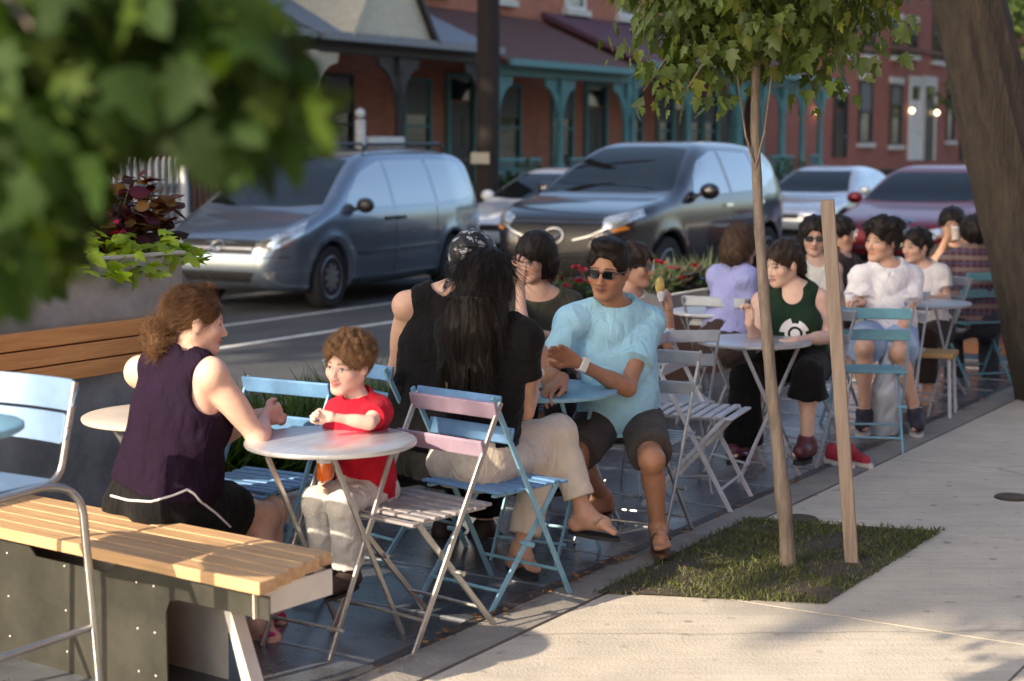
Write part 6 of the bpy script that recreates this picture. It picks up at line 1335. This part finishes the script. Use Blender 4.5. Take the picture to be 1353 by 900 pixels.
p = PV(243, 250, -15.4); o = thing('fence_post', (p[0], p[1], 0), STREET, 'pale round post at the end of the grey picket fence', 'post'); MB().tube([(0, 0, -.01), (0, 0, 1.95)], .05, 12).build('shaft', t_white, o); MB().ball((0, 0, 2.0), .07).build('finial', t_white, o)
ug0, ug1 = uat(316, -16.2), uat(402, -16.2); o = thing('white_gate', UV(ug0, -16.2, 0), STREET, 'ornate white iron gate with arched bars above the minivan roof', 'gate'); w = ug1 - ug0
z0 = PV(360, 205, -16.2)[2]; z1 = PV(360, 178, -16.2)[2]; b = MB()
for zz in (z0 - .5, z0, z1): b.tube([(0, 0, zz), (w, 0, zz)], .02, 8)
for i in range(13): b.tube([(w * i / 12, 0, .0), (w * i / 12, 0, z1)], .013, 6)
for i in range(4): b.tube([(w * (i + .5) / 4 + math.cos(a) * w / 8, 0, z1 + math.sin(a) * .32) for a in np.linspace(0, math.pi, 12)], .016, 6)
b.build('bars', t_white, o)
for x in (-.02, w + .02): MB().box((x, 0, (z1 + .4) / 2), (.09, .09, z1 + .4), None, .01).build('post', t_white, o); 
p = PV(476, 170, -16.6); o = thing('newel_post', (p[0], p[1], 0), STREET, 'pale newel post with a ball top above the minivan roof', 'post'); zt = PV(476, 150, -16.6)[2]
MB().box((0, 0, zt / 2 - .05), (.13, .13, zt - .1), None, .015).build('shaft', t_white, o); MB().ball((0, 0, zt), .085).build('finial', t_white, o)
a, b_ = PV(484, 195, -16.6), PV(527, 181, -16.6); o = thing('window_box', (a[0], a[1], 0), STREET, 'white box on legs beside the pale newel post', 'box'); w = uat(527, -16.6) - uat(484, -16.6); hz = b_[2] - a[2]
MB().box((w / 2, 0, a[2] + hz / 2), (w, .25, hz), None, .01).build('trough', t_white, o)
for x in (.06, w - .06): MB().box((x, 0, a[2] / 2), (.06, .06, a[2])).build('leg', t_white, o)
# utility pole
p = PV(643, 240, -14.55); o = thing('utility_pole', (p[0], p[1], -.01), 0, 'dark brown wooden utility pole on the far pavement', 'pole')
MB().tube([(.0, 0, 0), (.03, 0, 3), (.06, 0, 9.5)], [.19, .185, .15], 20).build('shaft', mat('tarred_wood', (.018, .012, .010), .85, var=.35, vscale=10, stretch=(6, 6, .5), bump=.5, bscale=14), o)
MB().box((.06, 0, 9.0), (2.2, .12, .12)).build('crossarm', t_dark, o); MB().box((-.1, -.22, 1.55), (.30, .03, .18)).build('notice', mat('faded_paper', (.4, .36, .28), .9), o)
# the houses on this side of the street, out of the picture but mirrored in the cars
o = thing('brick_building', UV(-8, 6.2, 0), STREET, 'brick terrace on the near side behind the pavement', 'house')
MB().box((14, -2.5 - 0, 4.2), (28, 5, 8.4)).build('wall', b_or, o) if False else MB().box((14, -3.0, 3.6), (28, 5, 7.2)).build('wall', b_or, o)
# ------------------------------------------------------------------ trees and plants
m_leaf = attr_mat('leaf', .42, transl=.46, var=.18, vscale=9, spec=.45)
m_leafd = attr_mat('street_leaf', .55, transl=.25, var=.2, vscale=3)
m_bark = mat('bark', (.045, .035, .026), .92, var=.45, vscale=6, stretch=(3, 3, .6), bump=.9, bscale=22, detail=9)
m_bark2 = mat('smooth_bark', (.185, .150, .122), .8, var=.35, vscale=14, stretch=(2, 2, .5), bump=.4, bscale=40)
def unitN(a): return a / (np.linalg.norm(a, axis=1)[:, None] + 1e-9)
def leafcol(n, base, r, yel=.25):
    c = np.array(base) * r.uniform(.6, 1.35, (n, 1)); y = (r.uniform(size=(n, 1)) < yel); return c * np.where(y, np.array([1.7, 1.35, .9]), 1.0)
def big_tree(name, p, zt, rc, zc0, zc1, n, ls, label, seed, lean=(0, 0), trunk_r=.28, group=None, mt=None, low=None):
    r = np.random.default_rng(seed); o = thing(name, p, 0, label, 'tree', group); h = zc1 - zc0
    P = [(lean[0] * t, lean[1] * t, zt * t - .05) for t in np.linspace(0, 1, 6)]; MB().tube(P, np.linspace(trunk_r * 1.25, trunk_r * .62, 6), 16).build('trunk', m_bark, o); top_ = np.array(P[-1])
    cc = np.array([lean[0] * 1.3, lean[1] * 1.3, (zc0 + zc1) / 2]); cl = []
    for i in range(16):
        d = unit(r.normal(size=3)); q = cc + d * np.array([rc, rc, h / 2]) * r.uniform(.45, .85); cl.append((q, r.uniform(.28, .45) * rc))
        if i < 9: m_ = (top_ + q) / 2 + r.normal(0, .25, 3); MB().tube(lerp_poly([top_ - [0, 0, r.uniform(0, zt * .15)], m_, q], 8), np.linspace(trunk_r * .42, .03, 8), 8).build('limb', m_bark, o)
    if low:
        for i in range(low[0]): aa = r.uniform(*low[1]); ll = low[2] + (low[3] - low[2]) * (i + .5) / low[0]; q3 = np.array([*(SD * aa + LT * ll - np.array(p[:2])), low[4] + .51 * (aa - low[1][0]) + r.uniform(-.1, .25)]); cl.append((q3, r.uniform(.95, 1.2)))  # added low clumps follow the sun's slope and set the shade edge
    k = r.integers(0, len(cl), n); C = np.array([c for c, _ in cl])[k]; RR = np.array([q for _, q in cl])[k]; d = unitN(r.normal(size=(n, 3))); Pp = C + d * (RR * r.uniform(.35, 1.05, n))[:, None] * [1, 1, .75]
    D = unitN(d * .5 + r.normal(0, .6, (n, 3)) + [0, 0, -.5]); Nn = unitN(r.normal(0, .6, (n, 3)) + [0, 0, 1]); V, F, Cc = leaves(Pp, D, Nn, r.uniform(.7, 1.3, n) * ls, LEAF, leafcol(n, (.050, .085, .022), r, .12))
    obj('crown', raw_mesh('crown', V, F, False, Cc), m_leafd, o); return o
SD = np.array([-.74, -.67]); LT = np.array([.67, -.74])
def sunpos(a, l): q = SD * a + LT * l; return (q[0], q[1], 0)
G_ = 'unseen trees added to shade the scene'  # out-of-view trees, placed and shaped to block the sun
ln = LT * 4.4 / 1.3; big_tree('shade_tree', sunpos(15.5, -9.2), 12.5, 4.6, 11.7, 21.5, 8000, .42, 'unseen tall shade tree up the pavement behind the viewer', 11, group=G_, lean=(ln[0], ln[1]), low=(15, (11, 12.6), -10, .6, 9.4))
big_tree('shade_tree', sunpos(16.5, -14), 12.5, 4.8, 12, 22, 5200, .42, 'unseen tall shade tree by the road behind the viewer', 12, group=G_)
big_tree('shade_tree', sunpos(17, 3.4), 12.5, 4.2, 12.6, 21, 4200, .42, 'unseen tall shade tree near the near side houses behind the viewer', 14, group=G_)
big_tree('shade_tree', sunpos(0, -17.5), 7, 5.6, 6, 20, 5200, .42, 'unseen tall shade tree on the far pavement left of the picture', 15, group=G_)
big_tree('shade_tree', sunpos(0, -23.8), 7, 5.2, 6, 20, 5000, .42, 'unseen tall shade tree beside the far houses left of the picture', 18, group=G_)
q = PV(1352, 200, -15.4); big_tree('pavement_tree', (q[0], q[1], 0), 4, 3.0, 2.2, 9, 2200, .3, 'green tree on the far pavement right of the thick trunk', 16)
# the thick leaning trunk at the right end of the deck
DT = 11.3; ed = [(540, 1345, 1456), (470, 1335, 1438), (400, 1322, 1420), (300, 1300, 1398), (150, 1266, 1362), (0, 1233, 1325), (-200, 1188, 1274)]
o = thing('thick_tree', (*PD(1400, 540, DT)[:2], 0), 0, 'thick leaning tree trunk at the far end of the deck', 'tree'); pts, rr = [], []
for y, a, b in ed: q = PD((a + b) / 2, y, DT); pts.append(q); rr.append(abs(PD(b, y, DT)[0] - PD(a, y, DT)[0]) / 2)
pts.insert(0, np.array([pts[0][0] + .03, DT, -.06])); rr.insert(0, rr[0] * 1.12); q = pts[-1]; pts.append(q + [-.45, 0, 2.2]); rr.append(rr[-1] * .8)
pp = lerp_poly(pts, 40); al = np.r_[0, np.cumsum(np.linalg.norm(np.diff(np.array(pts), axis=0), axis=1))]; rq = np.interp(np.linspace(0, al[-1], 40), al, rr)
tk = MB(); tk.tube(pp, rq, 40); V = np.array(tk.V); c_ = np.repeat(pp, 40, axis=0); ang = np.tile(np.arange(40), 40) * 2 * math.pi / 40; zz = np.repeat(np.arange(40), 40)
V = c_ + (V - c_) * (1 + .035 * np.sin(ang * 9 + zz * .25) + .03 * np.sin(ang * 17 - zz * .4 + 1) + .025 * np.sin(zz * .9 + ang * 3) + .02 * np.random.default_rng(4).normal(size=len(V)))[:, None]
tk.V = [tuple(v) for v in V]; tk.build('trunk', m_bark, o, True); tip = pp[-1]; r = np.random.default_rng(33); Pl = []
for i in range(11):
    e = tip + np.array([r.uniform(-3.2, 3.0), r.uniform(-2.5, 3.5), r.uniform(.2, 3.5)]); MB().tube(lerp_poly([tip - [0, 0, .3], (tip + e) / 2 + [0, 0, .3], e], 8), np.linspace(.11, .02, 8), 8).build('limb', m_bark, o, True); Pl.append(e)
n = 5200; k = r.integers(0, len(Pl), n); Pp = np.array(Pl)[k] + r.normal(0, .75, (n, 3)); Pp = Pp[Pp[:, 2] > 3.35]; n = len(Pp)
V, F, C = leaves(Pp, unitN(r.normal(0, .6, (n, 3)) + [0, 0, -.6]), unitN(r.normal(0, .6, (n, 3)) + [0, 0, 1]), r.uniform(.14, .26, n), LEAF, leafcol(n, (.05, .09, .022), r, .15)); obj('crown', raw_mesh('crown', V, F, False, C), m_leafd, o, True)
# young tree in the grass pit
pb = PZ(1042, 748); Ds = pb[1]; o = thing('young_tree', (pb[0], pb[1], 0), 0, 'slender young tree with drooping green leaves in the grass pit', 'tree')
tp = [pb - [0, 0, .03]] + [PD(x, y, Ds + .004 * i) for i, (x, y) in enumerate(((1039, 700), (1031, 620), (1020, 520), (1010, 400), (1002, 280), (997, 160), (1000, 60), (1008, -60), (1003, -200)))]
tt = lerp_poly(tp, 44); rad = np.interp(np.linspace(0, 1, 44), [0, .08, .12, .16, .5, .75, 1], [.034, .030, .036, .027, .021, .016, .006]); rad = rad * (1 + .06 * np.sin(np.arange(44) * 1.9))
MB().tube(tt, rad, 16).build('trunk', m_bark2, o, True)
r = np.random.default_rng(77); br = []; s_ = FPX / Ds
def twig(pts, r0, nm='branch'): q = lerp_poly(pts, 9); MB().tube(q, np.linspace(r0, .003, 9), 6).build(nm, m_bark2, o, True); return q
cc = PD(1008, -95, Ds)
for i in range(24):
    t0 = tt[r.integers(31, 42)]; a = r.uniform(0, 6.28); rr_ = r.uniform(.30, .62); e = np.array([cc[0] + math.cos(a) * rr_ * 1.0, cc[1] + math.sin(a) * rr_, cc[2] + r.uniform(-.62, .45)])
    e[2] = max(e[2], 1.92); m_ = (t0 + e) / 2 + [0, 0, .12]; br.append(twig([t0, m_, e], .009))
for px, py in ((832, 40), (850, 120), (1150, 20), (1190, -30), (1075, 120), (900, 130), (1120, 80), (860, 60), (960, 120)):
    e = PD(px, py, Ds + r.uniform(-.3, .3)); t0 = tt[r.integers(31, 38)]; br.append(twig([t0, (t0 + e) / 2 + [0, 0, .16], e], .008))
for a, b in (((985, 178), (974, 100)), ((1010, 175), (1020, 95))): twig([PD(998, 222, Ds), PD(*a, Ds), PD(*b, Ds)], .006)
B = np.concatenate([b[2:] for b in br]); n = 4000; base = B[r.integers(0, len(B), n)] + r.normal(0, .06, (n, 3)); sp = r.uniform(size=n) < .45
qa = r.uniform(0, 6.28, n); qe = unitN(r.normal(size=(n, 3))) * (r.uniform(.5, 1, n) ** .5)[:, None] * [.66, .62, .56] + cc; base[sp] = qe[sp]
keep = base[:, 2] > 1.86; base = base[keep]; n = len(base)
D = unitN(unitN(base - cc) * .5 + r.normal(0, .38, (n, 3)) + [0, 0, -.75]); Nn = unitN(unitN(base - cc) * .7 + r.normal(0, .45, (n, 3)) + [0, 0, .4])
V, F, C = leaves(base, D, Nn, r.uniform(.040, .088, n), LEAF * [.85, 1], leafcol(n, (.115, .165, .045), r, .2), bend=.3, fold=.3); obj('crown', raw_mesh('crown', V, F, False, C), m_leaf, o, True)
# stake beside it
a = PZ(1127, 744); b = PD(1093, 264, a[1] + .02); o = thing('wooden_stake', (a[0], a[1], 0), 0, 'weathered square wooden stake standing beside the young tree', 'stake')
MB().bar(a - [0, 0, .05], b, .055, .042, (.25, 1, 0), .004).build('post', m_stake, o, True)
# hanging leaves of the tree beside the viewer
o = thing('overhanging_tree', (-1.45, 2.6, 0), 0, 'leafy maple whose blurred leaves hang into the top left', 'tree'); r = np.random.default_rng(55)
MB().tube([(-1.45, 2.6, -.05), (-1.44, 2.6, 1.2), (-1.40, 2.55, 2.6), (-1.35, 2.5, 3.8)], [.085, .075, .06, .03], 16).build('trunk', m_bark2, o, True)
poly = [(-40, -60), (300, -60), (345, 10), (392, 70), (432, 160), (405, 195), (330, 235), (262, 225), (225, 165), (160, 195), (118, 250), (100, 310), (45, 385), (-40, 400)]
def inside(x, y, P):
    c = False; n = len(P)
    for i in range(n):
        (x1, y1), (x2, y2) = P[i], P[i - 1]
        if (y1 > y) != (y2 > y) and x < (x2 - x1) * (y - y1) / (y2 - y1) + x1: c = not c
    return c
Pp = []
while len(Pp) < 1150:
    x, y = r.uniform(-60, 440), r.uniform(-60, 400)
    if inside(x * 1.05, y, poly) and inside(x * 1.05, y + 34, poly): Pp.append(PD(x, y, r.uniform(1.8, 2.75)))
Pp = np.array(Pp); ex = np.c_[r.uniform(-2.2, -.9, 900), r.uniform(1.6, 3.0, 900), r.uniform(2.45, 3.3, 900)]; pr_ = 676 + FPX * ex[:, 0] / ex[:, 1]; py_ = YH + FPX * (CAMZ - ex[:, 2]) / ex[:, 1]; ex = ex[(pr_ < -60) | (py_ < -80)]  # ex: leaves out of view, put in to shade the hanging ones
for i in range(10):
    e = Pp[r.integers(0, 300)]; t0 = np.array([-1.39, 2.55, r.uniform(2.2, 3.2)]); MB().tube(lerp_poly([t0, (t0 + e) / 2 + [0, 0, .15], e], 9), np.linspace(.014, .003, 9), 6).build('branch', m_bark2, o, True)
Pp = np.vstack([Pp, ex]); n = len(Pp); D = unitN(r.normal(0, .45, (n, 3)) + [.35, 0, -.75]); Nn = unitN(r.normal(0, .55, (n, 3)) + [-.2, -.45, .6])
V, F, C = leaves(Pp, D, Nn, r.uniform(.05, .09, n), LEAF, leafcol(n, (.023, .050, .010), r, .34), bend=.3, fold=.25); obj('crown', raw_mesh('crown', V, F, False, C), attr_mat('hanging_leaf', .6, transl=.34, var=.2, vscale=9, spec=.15), o, True)
# trees at the far end of the street
for i, (u, v, h, rc) in enumerate(((95, -6, 13, 5.5), (88, 3, 12, 5), (112, -12, 14, 6), (78, 8, 11, 4.5), (120, 0, 15, 7))):
    big_tree('distant_tree', UV(u, v, 0), h * .4, rc, h * .25, h, 1500, .6, 'leafy tree at the far end of the street', 60 + i, group='trees at the far end of the street')
# ---- planter plants
def tuft(name, p, label, cat, shape, n, spread, size, cols, up=.6, seed=1, flower=None, stems=True, group=None, hang=0.0, ht=.2):
    r = np.random.default_rng(seed); o = thing(name, p, 0, label, cat, group); a = r.uniform(0, 6.28, n); q = np.sqrt(r.uniform(0, 1, n)) * spread; z = r.uniform(0, 1, n) ** .8 * ht * (1 - .5 * (q / spread) ** 2)
    P = np.c_[np.cos(a) * q, np.sin(a) * q * .6, z + .0 - hang * (q / spread) ** 2]; D = unitN(np.c_[np.cos(a), np.sin(a), np.full(n, up)] + r.normal(0, .45, (n, 3))); Nn = unitN(r.normal(0, .4, (n, 3)) + [0, -.3, 1]); cols = np.array(cols); C0 = cols[r.integers(0, len(cols), n)] * r.uniform(.65, 1.3, (n, 1))
    V, F, C = leaves(P, D, Nn, r.uniform(.7, 1.3, n) * size, shape, C0, bend=.35); obj('foliage', raw_mesh('foliage', V, F, False, C), m_leaf, o)
    if stems:
        b = MB(); 
        for i in range(min(n, 14)): b.tube([(0, 0, -.02), P[i] * [.5, .5, .6], P[i]], .003, 5)
        b.build('stem', mat('green_stem', (.07, .10, .03), .7), o)
    if flower:
        col, nf, fs, fz = flower; m = 9; a = r.uniform(0, 6.28, nf); q = np.sqrt(r.uniform(0, 1, nf)) * spread * .9; hd = np.c_[np.cos(a) * q, np.sin(a) * q * .6, r.uniform(.6, 1.1, nf) * fz]
        P = np.repeat(hd, m, 0); aa = np.tile(np.arange(m) * 2 * math.pi / m, nf) + r.uniform(0, .5, nf * m); D = np.c_[np.cos(aa), np.sin(aa), r.uniform(.1, .9, nf * m)]; V, F, C = leaves(P, D, np.tile([0, 0, 1.0], (nf * m, 1)) + r.normal(0, .2, (nf * m, 3)), r.uniform(.8, 1.2, nf * m) * fs, OVAL * [1.6, 1], np.array(col) * r.uniform(.6, 1.2, (nf * m, 1)))
        obj('blossom', raw_mesh('blossom', V, F, False, C), m_leaf, o)
    return o
ZS = ZP1 - .04; g1 = 'trailing lime vines in the tall planter'; g2 = 'coleus plants in the tall planter'
LIME = [(.36, .46, .035), (.28, .40, .03)]; COLE = [(.10, .012, .022), (.07, .015, .02), (.24, .12, .03), (.05, .02, .018), (.16, .05, .03)]
for i, (px, py, lab) in enumerate(((72, 322, 'lime green vine trailing over the left of the tall planter'), (128, 318, 'lime green vine in the middle of the tall planter'), (195, 310, 'lime green vine spilling over the right corner of the tall planter'))):
    p = PV(px, py, -5.22); p[2] = ZS; tuft('lime_vine', p, lab, 'plant', LEAF * [1.0, 1], 90, .26, .08, LIME, -.1, 100 + i, group=g1, hang=.05, ht=.16)
for i, (px, lab, ht) in enumerate(((98, 'dark coleus left of the red blossom in the tall planter', .30), (145, 'burgundy and yellow coleus at the back of the tall planter', .42), (188, 'bronze coleus at the right end of the tall planter', .40))):
    p = PV(px, 320, -5.38); p[2] = ZS; tuft('coleus', p, lab, 'plant', OVAL * [1.7, 1], 150, .15, .075, COLE, .2, 110 + i, group=g2, ht=ht)
p = PV(132, 300, -5.25); p[2] = ZS; tuft('begonia', p, 'crimson flowering begonia among the lime vines', 'plant', OVAL * [1.7, 1], 30, .10, .05, COLE, .4, 120, ((.40, .01, .05), 3, .045, .16), ht=.12)
zl = max(zl, .12); gg = 'grass clumps in the low planter'; GRN = [(.07, .13, .025), (.10, .16, .03), (.05, .09, .02)]
for i, px in enumerate((285, 318, 350, 384, 418, 452, 500)):
    p = PV(px, 600, -5.15 + .06 * (i % 3)); p[2] = zl - .04
    tuft('grass_clump', p, ('green grass clump in the low planter, %s' % ('left of the blue chair', 'under the steel table edge', 'behind the blue chair back, left half', 'behind the blue chair back, right half', 'behind the boy in red', 'between the boy and the bandana woman', 'behind the chair of the bandana woman')[i]), 'plant', BLADE * [.9, 1], 260, .20, .40, GRN, 2.2, 130 + i, stems=False, group=gg, ht=.10)
for i, (px, lab) in enumerate(((296, 'yellow flowers in the low planter at its left end'), (330, 'yellow flowers in the low planter under the table'), (368, 'yellow flowers in the low planter nearest the boy'))):
    p = PV(px, 610, -4.92); p[2] = zl - .04; tuft('yellow_flower', p, lab, 'flower', OVAL * [1.5, 1], 50, .12, .05, GRN, .5, 150 + i, ((.62, .46, .02), 12, .035, .12), group='yellow flowers in the low planter', ht=.10)
zs = zm - .04
for i, (px, ht, lab) in enumerate(((745, .20, 'red flowers beside the woman with the bob'), (776, .24, 'red flowers right behind the man in sunglasses'), (800, .18, 'red flowers behind the head of the man in sunglasses'), (893, .20, 'red flowers behind the raised bite of food'), (912, .16, 'low red flowers left of the lavender blouse'))):
    p = PV(px, 380, -5.25); p[2] = zs; tuft('red_flower', p, lab, 'flower', OVAL * [1.6, 1], 80, .17, .07, [(.03, .06, .02), (.05, .03, .03)], .5, 160 + i, ((.36, .012, .035), 7, .038, ht * 1.1), group='red flowers in the long planter', ht=ht)
for i, (px, lab) in enumerate(((835, 'grey green spiky grass behind the woman in glasses'), (866, 'grey green spiky grass in the long planter behind the food'), (905, 'grey green spiky grass left of the lavender blouse'), (930, 'grey green spiky grass touching the lavender blouse'), (720, 'grey green spiky grass behind the dark bob'))):
    p = PV(px, 380, -5.35); p[2] = zs; tuft('spiky_grass', p, lab, 'plant', BLADE * [.7, 1], 120, .13, .22, [(.12, .14, .09), (.09, .12, .06)], 2.4, 170 + i, stems=False, group='spiky grasses in the long planter', ht=.08)
for i, (px, lab) in enumerate(((915, 'low violet flowers in the long planter'),)):
    p = PV(px, 380, -5.18); p[2] = zs; tuft('violet_flower', p, lab, 'flower', OVAL * [1.5, 1], 60, .14, .05, GRN, .5, 180 + i, ((.10, .10, .34), 10, .03, .10), ht=.08)
# shrubs in front of the porches
for i, (px, py, v, rr_, lab, fl) in enumerate(((692, 215, -16.4, .75, 'green shrub right of the utility pole', None), (800, 205, -16.4, .8, 'shrub with pink blossom before the teal porch', ((.45, .16, .30), 26, .09, 1.3)), (1045, 215, -16.2, .9, 'dark shrub behind the trunk of the young tree', None))):
    p = PV(px, py, v); p[2] = .0; tuft('shrub', p, lab, 'shrub', OVAL * [1.6, 1], 900, rr_, .13, [(.06, .10, .03), (.04, .07, .02)], .5, 190 + i, fl, ht=1.45)
SUN_EL, SUN_E, SKY_S, EXPO = 27.0, 4.2, .145, 1.2
# ------------------------------------------------------------------ camera, sun, sky
cam = bpy.data.cameras.new('camera'); co = bpy.data.objects.new('camera', cam); COL.objects.link(co)
cam.sensor_width = 36; cam.lens = FPX / W0 * 36; co.location = (0, 0, CAMZ); co.rotation_euler = (math.pi / 2 - PITCH, 0, 0)
cam.clip_end = 2000; cam.clip_start = .05
cam.dof.use_dof = True; cam.dof.focus_distance = 6.75; cam.dof.aperture_fstop = 2.4; cam.dof.aperture_blades = 9
SC.camera = co
sd = Vector((-.74, -.67, 0)).normalized() * math.cos(R(SUN_EL)); sd.z = math.sin(R(SUN_EL))
sl = bpy.data.lights.new('sun', 'SUN'); sl.energy = SUN_E; sl.angle = R(.5); sl.color = (1.0, .83, .62)
so = bpy.data.objects.new('sun', sl); COL.objects.link(so); so.rotation_euler = sd.to_track_quat('Z', 'Y').to_euler()
w = bpy.data.worlds.new('World'); SC.world = w; w.use_nodes = True; nt = w.node_tree
sky = nt.nodes.new('ShaderNodeTexSky'); sky.sky_type = 'NISHITA'; sky.sun_disc = False
sky.sun_elevation = R(SUN_EL); sky.sun_rotation = math.atan2(sd.x, sd.y); sky.air_density = 1.0; sky.dust_density = 3.0; sky.ozone_density = .6
nt.links.new(sky.outputs[0], nt.nodes['Background'].inputs[0]); nt.nodes['Background'].inputs[1].default_value = SKY_S
SC.view_settings.view_transform = 'Standard'; SC.view_settings.look = 'None'; SC.view_settings.gamma = 1; SC.view_settings.exposure = EXPO
SC.view_settings.use_curve_mapping = False
SC.cycles.use_denoising = True
SC.cycles.max_bounces = 6; SC.cycles.transparent_max_bounces = 6
